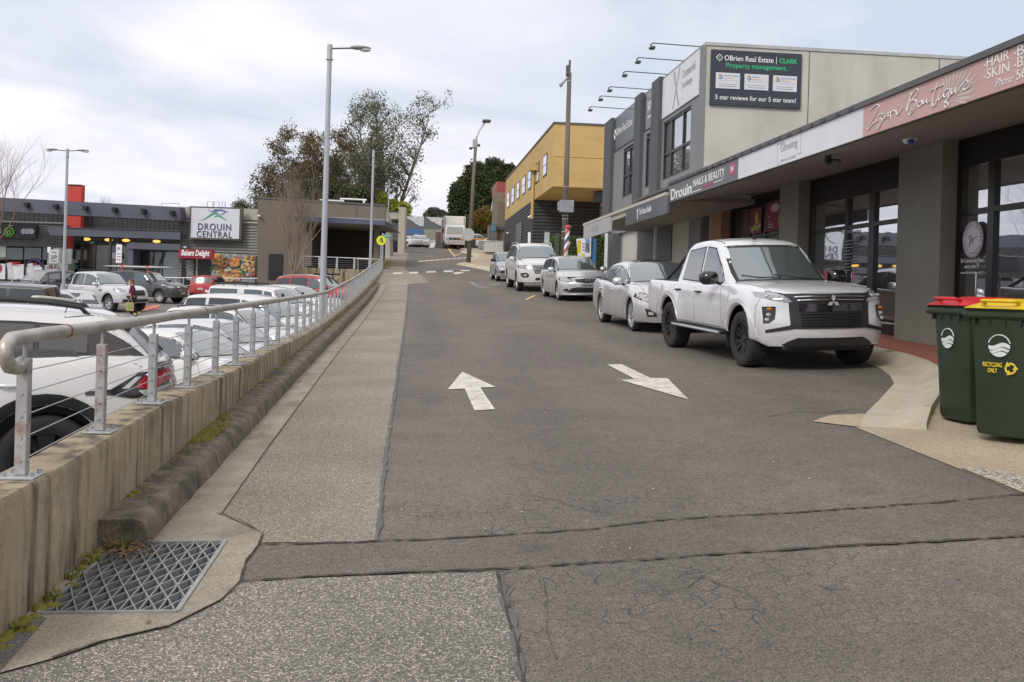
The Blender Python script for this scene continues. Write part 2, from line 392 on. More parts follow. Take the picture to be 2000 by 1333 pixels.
def asphalt(name, col, cracks=True):
    m, nt, b = newmat(name); N = nt.nodes.new; Lk = nt.links.new
    tc = N('ShaderNodeTexCoord'); O = tc.outputs['Object']
    def noise(s, d=4, r=.5):
        n = N('ShaderNodeTexNoise'); n.inputs['Scale'].default_value = s; n.inputs['Detail'].default_value = d; n.inputs['Roughness'].default_value = r; Lk(O, n.inputs['Vector']); return n
    def rng(src, a, b_, c, d):
        r = N('ShaderNodeMapRange'); r.inputs['From Min'].default_value = a; r.inputs['From Max'].default_value = b_; r.inputs['To Min'].default_value = c; r.inputs['To Max'].default_value = d; Lk(src, r.inputs['Value']); return r.outputs[0]
    def mul(x, y):
        q = N('ShaderNodeMath'); q.operation = 'MULTIPLY'; Lk(x, q.inputs[0]); Lk(y, q.inputs[1]); return q.outputs[0]
    big = rng(noise(.5, 8, .65).outputs['Fac'], .3, .7, .86, 1.14)
    mid = rng(noise(3.5, 5).outputs['Fac'], .3, .7, .92, 1.08)
    fin = rng(noise(95, 3, .75).outputs['Fac'], .32, .68, .35, 1.75)
    fin2 = rng(noise(24, 4, .7).outputs['Fac'], .3, .7, .78, 1.22)
    f = mul(mul(big, mid), mul(fin, fin2))
    vo = N('ShaderNodeTexVoronoi'); vo.inputs['Scale'].default_value = 95; Lk(O, vo.inputs['Vector'])
    sp = N('ShaderNodeSeparateColor'); Lk(vo.outputs['Color'], sp.inputs[0])
    st = rng(sp.outputs[1], .93, 1.0, 0, .9); near = rng(vo.outputs['Distance'], .2, .4, 1, 0)
    chip = mul(st, near)
    vm = N('ShaderNodeVectorMath'); vm.operation = 'SCALE'; vm.inputs[0].default_value = col; Lk(f, vm.inputs['Scale'])
    m0 = N('ShaderNodeMixRGB'); Lk(rng(noise(1.9, 7, .6).outputs['Fac'], .6, .74, 0, .5), m0.inputs[0]); Lk(vm.outputs[0], m0.inputs[1]); m0.inputs[2].default_value = (.07, .065, .06, 1)
    mx = N('ShaderNodeMixRGB'); Lk(chip, mx.inputs[0]); Lk(m0.outputs[0], mx.inputs[1]); mx.inputs[2].default_value = (.4, .37, .32, 1)
    # tyre polished bands and stains running along the street
    mp = N('ShaderNodeMapping'); mp.inputs['Scale'].default_value = (1.1, .1, 1); Lk(O, mp.inputs[0])
    tn = N('ShaderNodeTexNoise'); tn.inputs['Scale'].default_value = 1.0; tn.inputs['Detail'].default_value = 4; Lk(mp.outputs[0], tn.inputs['Vector'])
    band = rng(tn.outputs['Fac'], .35, .65, .9, 1.1)
    v2 = N('ShaderNodeVectorMath'); v2.operation = 'SCALE'; Lk(mx.outputs[0], v2.inputs[0]); Lk(band, v2.inputs['Scale'])
    cs = v2.outputs[0]
    if cracks:
        ds = noise(3.5, 4); mv = N('ShaderNodeMixRGB'); mv.inputs[0].default_value = .07; Lk(O, mv.inputs[1]); Lk(ds.outputs['Color'], mv.inputs[2])
        ve = N('ShaderNodeTexVoronoi'); ve.feature = 'DISTANCE_TO_EDGE'; ve.inputs['Scale'].default_value = 8.5; Lk(mv.outputs[0], ve.inputs['Vector'])
        cr = rng(ve.outputs['Distance'], .004, .035, .75, 0)
        sx = N('ShaderNodeSeparateXYZ'); Lk(O, sx.inputs[0])
        # alligator cracking beside the trench (s 4.4 .. 5.9) and round the near joint
        a1 = mul(rng(sx.outputs['Y'], 5.6, 5.7, 0, 1), rng(sx.outputs['Y'], 6.2, 7.4, 1, 0))
        a2 = mul(rng(sx.outputs['Y'], 3.7, 4.5, 0, 1), rng(sx.outputs['Y'], 5.1, 5.2, 1, 0))
        ax = mul(rng(sx.outputs['X'], -.4, .2, .5, 1), rng(sx.outputs['X'], 1.9, 3.0, 1, .0))
        sm = N('ShaderNodeMath'); sm.operation = 'ADD'; Lk(a1, sm.inputs[0]); Lk(a2, sm.inputs[1])
        brk = rng(noise(2.6, 5).outputs['Fac'], .40, .52, 0, 1)
        k = mul(mul(cr, brk), mul(sm.outputs[0], ax))
        m3 = N('ShaderNodeMixRGB'); Lk(k, m3.inputs[0]); Lk(cs, m3.inputs[1]); m3.inputs[2].default_value = (.028, .026, .025, 1); cs = m3.outputs[0]
    Lk(cs, b.inputs['Base Color']); b.inputs['Roughness'].default_value = .82; b.inputs['Specular IOR Level'].default_value = .35
    bp = N('ShaderNodeBump'); bp.inputs['Strength'].default_value = .35; bp.inputs['Distance'].default_value = .004; Lk(fin, bp.inputs['Height']); Lk(bp.outputs[0], b.inputs['Normal'])
    return m

# ================================================================== GROUND
MAT = {}
MAT['asphalt'] = asphalt('asphalt', (.132, .1165, .102))
MAT['asphalt_trench'] = asphalt('asphalt_trench', (.123, .107, .093), cracks=False)
MAT['asphalt_dark'] = asphalt('asphalt_dark', (.125, .115, .108), cracks=False)
MAT['asphalt_lot'] = asphalt('asphalt_lot', (.17, .16, .15), cracks=False)
MAT['gravel'] = stones('exposed_aggregate', (.13, .115, .095), (.70, .62, .49), 135, (.23, .205, .17), bump=.8)
MAT['gravel_low'] = stones('exposed_aggregate_coarse', (.09, .082, .075), (.64, .59, .50), 112, (.16, .147, .132), bump=.9)
MAT['pebble'] = stones('pebbled_concrete', (.2, .16, .11), (.6, .52, .4), 120, (.42, .35, .25), bump=.5, tint=(.42, .27, .15))
MAT['pebble_edge'] = stones('pebble_edging', (.08, .08, .085), (.6, .56, .5), 45, (.45, .4, .32), bump=.8)
MAT['gutter'] = M_('gutter_concrete', (.29, .255, .2), .85, var=.22, vs=2.2, fine=.28, fs=70, bump=.4, stain=.75, stainc=(.12, .095, .07), sscale=2.6)
MAT['kerb_old'] = M_('weathered_kerb_concrete', (.14, .118, .09), .9, var=.55, vs=7, fine=.3, fs=60, bump=.6, bs=40, stain=.85, stainc=(.04, .035, .028), sscale=3.2)
MAT['kerb'] = M_('kerb_concrete', (.46, .41, .32), .8, var=.1, vs=2, fine=.12, fs=80, bump=.2, stain=.5, stainc=(.3, .21, .1), sscale=.9)
MAT['path'] = M_('path_concrete', (.34, .31, .265), .85, var=.12, vs=.9, fine=.14, fs=50, bump=.2, stain=.3, stainc=(.2, .16, .11), sscale=.7)
MAT['path_tan'] = M_('tan_concrete', (.42, .35, .26), .85, var=.12, vs=.6, fine=.12, fs=50, bump=.2, stain=.4, stainc=(.3, .2, .12), sscale=.5)
MAT['paver'] = brickm('red_pavers', (.30, .105, .07), (.235, .085, .06), (.14, .07, .055), bw=.22, rh=.11, ms=.006)
MAT['paint'] = M_('road_paint_white', (.60, .575, .51), .7, var=.14, vs=4, fine=.35, fs=70, stain=.9, stainc=(.2, .19, .17), sscale=9)
MAT['paint_y'] = M_('road_paint_yellow', (.6, .42, .12), .7, var=.12, vs=4, fine=.25, fs=70, stain=.6, stainc=(.25, .2, .14), sscale=9)
MAT['paint_r'] = M_('road_paint_red', (.42, .09, .09), .8, var=.2, vs=3, fine=.2, stain=.5, stainc=(.15, .12, .12), sscale=6)
MAT['crack'] = M_('joint_dirt', (.05, .043, .035), .95, var=.4, vs=9, fine=.3, stain=.35, stainc=(.2, .17, .11), sscale=13)
MAT['terrain'] = M_('terrain_grass', (.075, .095, .04), .95, var=.3, vs=.1, fine=.3, fs=2)
MAT['tar'] = M_('tar_seal', (.10, .10, .10), .7, var=.2, vs=6)

def sheet(name, poly, mat, dz=0.0, fn=G, step=.5, kind='structure', holes=(), skirt=0, label=None):
    """a surface laid on the ground: outline in street coordinates, optional skirt down its edge"""
    V, Fc = cdt(poly, step, holes)
    mb = MB(); f = (lambda x, y: fn(x, y)+(dz(x, y) if callable(dz) else dz))
    vs = [(x, y, f(x, y)) for x, y in V]; mb.add(vs, Fc)
    if skirt:
        for Lp in [poly]+list(holes):
            pts = []
            for i in range(len(Lp)):
                a, b = Lp[i], Lp[(i+1) % len(Lp)]; k = max(1, int(math.hypot(b[0]-a[0], b[1]-a[1])/step))
                for q in range(k): pts.append((a[0]+(b[0]-a[0])*q/k, a[1]+(b[1]-a[1])*q/k))
            n = len(pts); vv = [(x, y, f(x, y)) for x, y in pts]+[(x, y, f(x, y)-skirt) for x, y in pts]
            mb.add(vv, [(i, (i+1) % n, n+(i+1) % n, n+i) for i in range(n)])
    o = mb.build(name, mat, fixn=False)
    b = bmesh.new(); b.from_mesh(o.data); bmesh.ops.recalc_face_normals(b, faces=b.faces)
    up = [q for q in b.faces if abs(q.normal.z) > .5]
    if sum(q.normal.z*q.calc_area() for q in up) < 0: bmesh.ops.reverse_faces(b, faces=b.faces)
    b.to_mesh(o.data); b.free()
    if kind: o['kind'] = kind
    if label: o['label'] = label
    return o
import bmesh
def ribbon(mb, pts, wd, dz, fn=G, jit=.3, step=.12, seed=1):
    """a thin line laid on the ground"""
    r = random.Random(seed); P = []
    for a, b in zip(pts, pts[1:]):
        k = max(1, int(math.hypot(b[0]-a[0], b[1]-a[1])/step))
        for q in range(k): P.append((a[0]+(b[0]-a[0])*q/k, a[1]+(b[1]-a[1])*q/k))
    P.append(pts[-1]); vs = []; wob = 0
    for i, p in enumerate(P):
        a = P[max(0, i-1)]; b = P[min(len(P)-1, i+1)]; d = math.hypot(b[0]-a[0], b[1]-a[1]) or 1
        nx, ny = -(b[1]-a[1])/d, (b[0]-a[0])/d; w_ = wd*(1+r.uniform(-jit, jit))/2; wob = wob*.7+r.uniform(-1, 1)*wd*jit*.5
        for sgn in (-1, 1):
            x = p[0]+nx*(w_*sgn+wob); y = p[1]+ny*(w_*sgn+wob); vs.append((x, y, fn(x, y)+dz))
    mb.add(vs, [(2*i, 2*i+1, 2*i+3, 2*i+2) for i in range(len(P)-1)])

PX = lambda pts, fn=G, dz=0: [gp(x, y, fn, dz) for x, y in pts]
# far terrain under everything
mb = MB(); xs = [-900, -300, -120, -60, -30, -12, -6, 0, 8, 20, 60, 150, 400, 900]; ys = [-300, -60, -10, 0, 10, 20, 30, 45, 60, 80, 100, 130, 160, 300, 700, 1500]
def T_(x, y):
    base = min(G(0, y) if y < 150 else 5.3, GC(-10, y) if x < -2 and y < 90 else 99)-.35
    if x < -2 and y < 90: base = GC(-10, y)-.3
    if y > 300: base = 5.0
    return base-(.35 if -2 <= x < 20 else .05)
mb.add([(x, y, T_(x, y)) for y in ys for x in xs], [(j*len(xs)+i, j*len(xs)+i+1, (j+1)*len(xs)+i+1, (j+1)*len(xs)+i) for j in range(len(ys)-1) for i in range(len(xs)-1)])
tag(mb.build('terrain', MAT['terrain'], fixn=False), kind='structure')

# grate opening
g0, g1, g2, g3 = (-1.65, 4.71), (-1.02, 4.64), (-1.01, 5.75), (-1.60, 5.80)
GR = [g0, g1, g2, g3]
sheet('road', [(-12, -7), (16, -7), (16, 6.0), (7.4, 6.6), (7.4, 150), (-1.72, 150), (-1.72, 3.98), (-12, 3.98)], MAT['asphalt'], step=.7, holes=[GR])
sheet('car_park', [(-75, 4.2), (-1.95, 4.2), (-1.95, 62), (-9, 62), (-9, 71), (-75, 80)], MAT['asphalt_lot'], fn=GC, step=1.5)
# concrete round the grate and along the gutter
apron = [(-1.70, 3.98)]+PX([(0, 1318), (120, 1285), (200, 1255), (330, 1225), (430, 1175), (468, 1137), (480, 1100), (505, 1065), (514, 1045), (430, 1008)])+[(-1.17, 8.4), (-1.17, 11.6), (-1.18, 16.4), (-1.17, 26), (-1.17, 38), (-1.1, 45.5), (-1.72, 46), (-1.72, 30), (-1.72, 10)]
sheet('gutter', apron, MAT['gutter'], dz=.008, step=.25, holes=[GR])
# exposed aggregate strip, upper and lower part
sheet('aggregate_strip', PX([(512, 1061), (735, 1060)])+[(-.16, 17), (-.21, 44.8)]+PX([(838, 552.5)])+[(.55, 50), (.45, 54)]+[(-.35, 57.5), (-.55, 60), (-.45, 80), (-.9, 104), (-1.70, 104), (-1.70, 46.2), (-1.08, 45.5), (-1.15, 38), (-1.15, 26), (-1.16, 16.4), (-1.15, 11.6), (-1.15, 8.4)]+PX([(436, 1004), (512, 1043)]), MAT['gravel'], dz=.004, step=.3)
sheet('aggregate_strip', PX([(0, 1322), (120, 1289), (200, 1259), (330, 1229), (430, 1179), (468, 1141), (600, 1131), (968, 1119), (1022, 1333)])+[(.46, -6.9), (-11.9, -6.9), (-11.9, 3.0)], MAT['gravel_low'], dz=.004, step=.3)
sheet('road_patch', PX([(512, 1064), (735, 1059), (1000, 1045), (1300, 1015), (1800, 985), (2000, 968)])+[(7.6, 6.45), (15.8, 6.0)]+[(15.8, 5.2), (6, 5.3)]+PX([(2000, 1050), (1300, 1090), (970, 1112), (470, 1135), (482, 1100)]), MAT['asphalt_trench'], dz=.003, step=.4)
sheet('road_patch', PX([(0, 1205), (78, 1207), (90, 1213), (0, 1316)])+[(-2.1, 3.5), (-2.1, 3.99)], MAT['asphalt_dark'], dz=.012, step=.2)
sheet('road_patch', PX([(818, 531), (1010, 529), (985, 516), (823, 514)]), MAT['asphalt_dark'], dz=.005, step=.6)
# joints and cracks
mb = MB()
ribbon(mb, PX([(508, 1066), (600, 1064), (735, 1060), (880, 1055), (1000, 1046), (1150, 1036), (1300, 1017), (1550, 1003), (1800, 986), (2000, 968)])+[(6, 6.5), (9, 6.6)], .017, .010, seed=3, step=.04, jit=.95)
ribbon(mb, PX([(468, 1138), (600, 1129), (760, 1122), (970, 1113), (1150, 1104), (1300, 1091), (1600, 1072), (2000, 1049)])+[(8, 5.3)], .019, .010, seed=4, step=.04, jit=.95)
ribbon(mb, PX([(970, 1118), (1000, 1230), (1024, 1340)]), .012, .010, seed=5, step=.05, jit=.6)
ribbon(mb, PX([(425, 1006), (470, 1020), (514, 1045), (505, 1068), (480, 1100), (468, 1140), (430, 1177), (330, 1227), (200, 1257), (100, 1290)]), .008, .014, seed=7, step=.04, jit=.7)
rr = random.Random(11)
def crk(x, y, n, dx, dy, wd=.007, sd=0):
    r = random.Random(sd); p = [(x, y)]
    for i in range(n): x += dx+r.uniform(-9, 9); y += dy+r.uniform(-5, 5); p.append((x, y))
    ribbon(mb, PX(p), wd, .007, seed=sd, step=.04, jit=.6)
crk(1500, 815, 8, 22, -2, .009, 62); crk(1060, 1130, 5, 6, 30, .003, 64)
crk(1020, 965, 9, 36, 7, .004, 66); crk(800, 1010, 10, 34, -3, .004, 67); crk(1290, 1165, 5, 22, -12, .004, 68); crk(1350, 1130, 5, 20, 4, .004, 69)
tag(mb.build('road_joint', MAT['crack'], fixn=False), kind='structure')
# tar seal along the strip edge
mb = MB(); ribbon(mb, PX([(737, 1058), (748, 950), (765, 800), (784, 680)])+[(-.16, 30), (-.2, 44)], .03, .009, seed=8, step=.1, jit=.5)
ribbon(mb, PX([(975, 1122), (1003, 1230), (1020, 1333)]), .035, .009, seed=9, step=.06, jit=.6)
tag(mb.build('tar_seal', MAT['tar'], fixn=False), kind='structure')

# painted markings
def mark(name, polys, mat, dz=.006, fn=G, px=True, step=.25):
    mb = MB()
    for P in polys:
        Q = PX(P, fn) if px else P
        V, Fc = cdt(Q, step); mb.add([(x, y, fn(x, y)+dz) for x, y in V], Fc)
    o = mb.build(name, mat, fixn=False); tag(o, kind='structure'); return o
mark('road_arrow', [[(902.8, 727.5), (968.5, 757.4), (938, 758.4), (966.5, 801), (926.8, 803.5), (907.7, 760.9), (874.4, 761.8)]], MAT['paint'], dz=.008)
mark('road_arrow', [[(1185.6, 713.3), (1214, 712.8), (1270.3, 739.8), (1304, 740.3), (1344.8, 782), (1211.5, 743.7), (1239.5, 741.7)]], MAT['paint'], dz=.008)
mark('road_arrow', [[(893, 531.5), (908, 533.5), (890, 536.5), (884, 534)]], MAT['paint'], dz=.009)
def c3(pts): return [(700+x/6.667, 380+y/6.667) for x, y in pts]
mark('crossing_line', [c3(q) for q in ([(455, 1020), (575, 1016), (567, 1038), (448, 1042)], [(667, 1014), (783, 1010), (778, 1030), (660, 1034)], [(890, 1005), (1003, 1000), (1010, 1018), (886, 1022)], [(1108, 996), (1225, 991), (1238, 1010), (1115, 1015)], [(1327, 988), (1440, 986), (1465, 1000), (1338, 1004)])], MAT['paint'], dz=.009)
mark('crossing_line', [c3([(x, 868-.075*(x-780)), (x+46, 864-.075*(x-780)), (x+50, 874-.075*(x-780)), (x-4, 879-.075*(x-780))]) for x in range(790, 1500, 72)]+[c3([(780, 876), (1500, 822), (1512, 825), (780, 882)])], MAT['paint'], dz=.009)
mark('kerbside_line', [c3(q) for q in ([(1055, 675), (1085, 675), (1265, 805), (1250, 818)], [(1250, 818), (1262, 800), (1395, 722), (1410, 728)], [(1180, 720), (1225, 703), (1230, 708), (1190, 728)], [(1330, 700), (1350, 698), (1520, 800), (1500, 805)])], MAT['paint_y'], dz=.009)
mark('parking_line', [[(1025, 585), (1029, 587), (1047, 578), (1043, 577)]], MAT['paint_y'], dz=.007)
MAT['paint_f'] = M_('worn_paint', (.27, .26, .245), .8, var=.2, vs=6, stain=.8, stainc=(.16, .145, .13), sscale=8)
mark('faded_marking', [c3([(1420, 1130), (1500, 1150), (1560, 1205), (1690, 1205), (1690, 1213), (1560, 1216), (1480, 1165)]), c3([(1730, 1170), (1840, 1165), (1838, 1178), (1735, 1180)])], MAT['paint_f'], dz=.007)

# left kerb between wall and gutter
mb = MB(); S_ = [5.72+i*.35 for i in range(int((46-5.72)/.35))]; prof = [(-1.72, .155), (-1.52, .16), (-1.47, .145), (-1.445, .11), (-1.42, -.02)]
vs = []; r = random.Random(5)
for i, s in enumerate(S_):
    k = min(1, (46-s)/6); e0 = .0 if i else .0
    for j, (t, h) in enumerate(prof): vs.append((t+(.01*r.uniform(-1, 1) if j else 0)+0, s, G(-1.5, s)+h*(k if h > 0 else 1)+r.uniform(-.006, .006)))
n = len(prof); fs = [(i*n+j, i*n+j+1, (i+1)*n+j+1, (i+1)*n+j) for i in range(len(S_)-1) for j in range(n-1)]
b0 = len(vs); vs += [(t, S_[0], G(-1.5, S_[0])-.05) for t, h in prof]; fs += [(j, b0+j, b0+j+1, j+1) for j in range(n-1)]
mb.add(vs, fs); o = mb.build('kerb', MAT['kerb_old'], fixn=True, ang=50); tag(o, kind='structure')
# right kerb: roll-over profile sweeping round to the driveway
outer = [(4.05, 8.72), (4.44, 9.35), (5.0, 10.2), (5.39, 10.81), (5.77, 11.4), (6.06, 12.1), (6.3, 12.85), (6.42, 13.6), (6.45, 14.6), (6.45, 18), (6.45, 26), (6.45, 36), (6.4, 44), (5.9, 47), (5.1, 50), (5.0, 54), (5.0, 57.9), (4.2, 61.4), (2.77, 65.7), (3.1, 67.5), (4.1, 74), (4.9, 82), (4.4, 95), (4.1, 125)]
def offs(P, d):
    Q = []
    for i, p in enumerate(P):
        a = P[max(0, i-1)]; b = P[min(len(P)-1, i+1)]; L_ = math.hypot(b[0]-a[0], b[1]-a[1]); Q.append((p[0]+(b[1]-a[1])/L_*d, p[1]-(b[0]-a[0])/L_*d))
    return Q
hs = [(0, .006), (.24, .0), (.32, .02), (.40, .075), (.46, .112), (.60, .125), (.61, -.03)]
mb = MB(); cols = [offs(outer, d) for d, h in hs]; vs = []; n = len(hs)
for i in range(len(outer)):
    ke = 1 if i else .6
    for j, (d, h) in enumerate(hs): x, y = cols[j][i]; vs.append((x, y, G(x, y)+(max(h*ke, .006) if h >= 0 else h)))
nv_ = len(vs); vs += [(x, y, G(x, y)-.05) for x, y in [cols[j][0] for j in range(n)]]
mb.add(vs, [(i*n+j, i*n+j+1, (i+1)*n+j+1, (i+1)*n+j) for i in range(len(outer)-1) for j in range(n-1)]+[(j, nv_+j, nv_+j+1, j+1) for j in range(n-1)])
o = mb.build('kerb', MAT['kerb'], fixn=False, ang=50); tag(o, kind='structure')
inner = cols[-2]
mb = MB()
for k in range(11):
    s_i = k*1.0; a = min(len(outer)-2, int(s_i)); f = s_i-a
    if a > 10: break
    p = [(cols[j][a][0]*(1-f)+cols[j][a+1][0]*f, cols[j][a][1]*(1-f)+cols[j][a+1][1]*f, hs[j][1]) for j in range(n-1)]
    vs = []
    for x, y, h in p: vs += [(x-.002, y-.002, G(x, y)+max(h, .006)+.003), (x+.002, y+.002, G(x, y)+max(h, .006)+.003)]
    mb.add(vs, [(2*i, 2*i+1, 2*i+3, 2*i+2) for i in range(n-2)])
tag(mb.build('kerb_joint', MAT['crack'], fixn=False), kind='structure')
k0 = next(i for i, p in enumerate(outer) if p[1] >= 18)
DZF = .125
ax, ay = inner[2]
sheet('footpath', [(ax+.0, ay)]+inner[3:k0+3]+[(7.05, 26.5), (11.5, 26.5), (11.5, ay+.2)], MAT['paver'], dz=lambda x, y: DZF-.05*(1-sst(8.8, 10.5, y)), step=.6, skirt=.2)
sheet('footpath', [(7.05, 26.5)]+inner[k0+2:]+[(9.5, 125), (30, 125), (30, 26.5)], MAT['path_tan'], dz=DZF+.001, step=1.5)
sheet('driveway', [(4.03, 6.12), (4.03, 8.66), (4.10, 8.69), inner[0], inner[1], (ax, ay), (16, ay+.1), (16, 6.0), (7.4, 6.55)], MAT['pebble'], dz=lambda x, y: .006+.05*sst(4.2, 5.4, x), step=.35)
mark('pebble_edging', [[(4.035, 5.95), (4.035, 6.95), (4.22, 6.9), (4.5, 6.3), (4.6, 6.1)]], MAT['pebble_edge'], dz=.018, px=False)
mark('kerb_patch', [PX([(1587, 825), (1620, 813), (1688, 810), (1677, 836)])], MAT['pebble'], dz=.009, px=False)
# left footpath beyond the wall, and verge
sheet('footpath', [(-1.72, 57.2), (-1.72, 150), (-9, 150), (-9, 86), (-3.3, 86), (-2.3, 57.2)], MAT['path'], dz=.02, step=2)

# moss and weeds on the kerb, leaf litter
def tuft(mb, x, y, z, h, n, sp, r, lean=.5):
    for i in range(n):
        a = r.uniform(0, 2*PI); q = r.uniform(0, sp); bx, by = x+q*math.cos(a), y+q*math.sin(a); hh = h*r.uniform(.5, 1.2); a2 = r.uniform(0, 2*PI); l = hh*lean*r.uniform(.3, 1.3)
        w_ = hh*.12; ex, ey = bx+l*math.cos(a2), by+l*math.sin(a2)
        mb.add([(bx-w_*math.sin(a2), by+w_*math.cos(a2), z), (bx+w_*math.sin(a2), by-w_*math.cos(a2), z), (ex, ey, z+hh)], [(0, 1, 2)])
moss = F_('moss_green', (.16, .15, .02), .95); leafg = F_('weed_green', (.15, .16, .025), .8); litter = F_('dead_leaves', (.2, .12, .06), .9)
r = random.Random(3); mb = MB()
for i in range(700):
    s = 8.0+abs(r.gauss(0, .5)) if i < 450 else r.uniform(6.2, 34); t = -1.64+r.uniform(-.07, .09) if i < 450 else -1.68+r.uniform(0, .05)
    z = G(-1.5, s)+.15
    R_ = r.uniform(.012, .03); mb.ell((t, s, z), (R_, R_*1.3, R_*.8), 6, 4)
for i in range(60):
    s = r.uniform(4.1, 5.7); t = -1.69+abs(r.gauss(0, .03)); R_ = r.uniform(.015, .04); mb.ell((t, s, G(t, s)+.005), (R_, R_, R_*.6), 7, 4)
tag(mb.build('moss', moss, smooth=True), 'yellow green moss growing on the old kerb beside the wall', kind='stuff')
mb = MB()
for i in range(900):
    s = 8.3+r.gauss(0, .42); t = -1.62+r.uniform(-.07, .1); tuft(mb, t, s, G(-1.5, s)+.155, .02, 2, .01, r)
for (t, s) in ((-1.60, 5.66), (-1.55, 5.7), (-1.66, 5.2), (-1.64, 5.45), (-1.67, 4.5), (-1.65, 4.9)): tuft(mb, t, s, G(t, s)+.01, .06, 26, .05, r, 1.2)
for i in range(90): s = 5.9+.03*i; x = r.uniform(.2, 4); tuft(mb, x, 5.66+.105*x+.02, G(x, 5.8)+.004, .012, 3, .02, r)
tuft(mb, 4.93, 9.05, G(5, 9)+.06, .07, 40, .05, r); tuft(mb, 6.95, 13.9, G(6.9, 13.9)+.12, .03, 60, .12, r)
tag(mb.build('weeds', leafg), 'small green weeds in the cracks by the kerb end', kind='stuff')
mb = MB()
for i in range(520):
    if i < 150: t = -1.50+r.gauss(0, .08); s = 5.62+r.gauss(0, .1); z = G(t, s)+.02+r.uniform(0, .03)
    elif i < 400: s = r.uniform(6, 36); t = -1.64+r.uniform(-.06, .1); z = G(-1.5, s)+.165
    else: t = r.uniform(-1.4, 3.6); s = r.uniform(3.5, 14); z = G(t, s)+.012; 
    if i >= 400 and r.random() < .7: continue
    a = r.uniform(0, PI); L_ = r.uniform(.008, .028); w_ = L_*.4
    c, n_ = math.cos(a), math.sin(a); mb.add([(t-c*L_, s-n_*L_, z), (t+n_*w_, s-c*w_, z+r.uniform(0, .008)), (t+c*L_, s+n_*L_, z+.004), (t-n_*w_, s+c*w_, z+.001)], [(0, 1, 2, 3)])
tag(mb.build('leaf_litter', litter), 'brown dead leaves and twigs lying along the kerb', kind='stuff')

r = random.Random(31); mb = MB()
for i in range(90):
    t, s = r.uniform(-1.1, 4.0), r.uniform(3.6, 16); R_ = r.uniform(.003, .009); mb.ell((t, s, G(t, s)+.008+R_*.4), (R_, R_*1.4, R_*.6), 6, 4)
tag(mb.build('pebbles', F_('pale_pebble', (.45, .42, .37), .8), smooth=True), 'scattered pale pebbles lying on the asphalt', kind='stuff')

# steel grate over the drain pit
GZ = G(-1.3, 5.2)
gt = thing('drain_grate', 'grey steel drain grate with diamond pattern beside the concrete wall', 'drain grate', (-1.32, 5.2, GZ))
galv = M_('galvanised_steel', (.36, .37, .365), .45, metal=.55, var=.12, vs=8, fine=.1, stain=.3, stainc=(.2, .17, .12), sscale=5)
A0, A1, A2, A3 = [Vector((p[0]+1.32, p[1]-5.2, G(*p)-GZ)) for p in GR]
def gpt(u, v): return (A0*(1-u)+A1*u)*(1-v)+(A3*(1-u)+A2*u)*v
mb = MB()
def bar(a, b, th, dp, zt=.012):
    a = Vector(a); b = Vector(b); d = (b-a).normalized(); nn = Vector((-d.y, d.x, 0))*th/2
    vs = [a-nn, b-nn, b+nn, a+nn]; mb.add([(p.x, p.y, p.z+zt) for p in vs]+[(p.x, p.y, p.z+zt-dp) for p in vs], [(0, 1, 2, 3), (7, 6, 5, 4), (0, 4, 5, 1), (1, 5, 6, 2), (2, 6, 7, 3), (3, 7, 4, 0)])
for (a, b) in ((gpt(0, 0), gpt(1, 0)), (gpt(1, 0), gpt(1, 1)), (gpt(1, 1), gpt(0, 1)), (gpt(0, 1), gpt(0, 0))): bar(a, b, .022, .06, .016)
frame = mb.build('frame', galv, gt)
mb = MB(); nu, nv = 7, 6
for i in range(1, nu): bar(gpt(i/nu, .015), gpt(i/nu, .985), .007, .07)
for k in range(-nv, nu):
    pts = []
    for q in range(nv+1):
        u = (k+q)/nu; v = q/nv
        pts.append((u, v))
    for (u0, v0), (u1, v1) in zip(pts, pts[1:]):
        if u1 <= 1e-6 or u0 >= 1-1e-6: continue
        if u0 < 0: u0 = 0
        bar(gpt(max(u0, .01), v0), gpt(min(u1, .99), v1), .007, .07, .011)
        bar(gpt(1-max(u0, .01), v0), gpt(1-min(u1, .99), v1), .007, .07, .010)
mb.build('grid', galv, gt)
mb = MB()
P0 = [gpt(0, 0), gpt(1, 0), gpt(1, 1), gpt(0, 1)]
mb.add([(p.x, p.y, p.z+.004) for p in P0]+[(p.x, p.y, p.z-.5) for p in P0], [(0, 1, 5, 4), (1, 2, 6, 5), (2, 3, 7, 6), (3, 0, 4, 7), (4, 5, 6, 7)])
mb.build('pit', MAT['kerb_old'], gt, fixn=False)

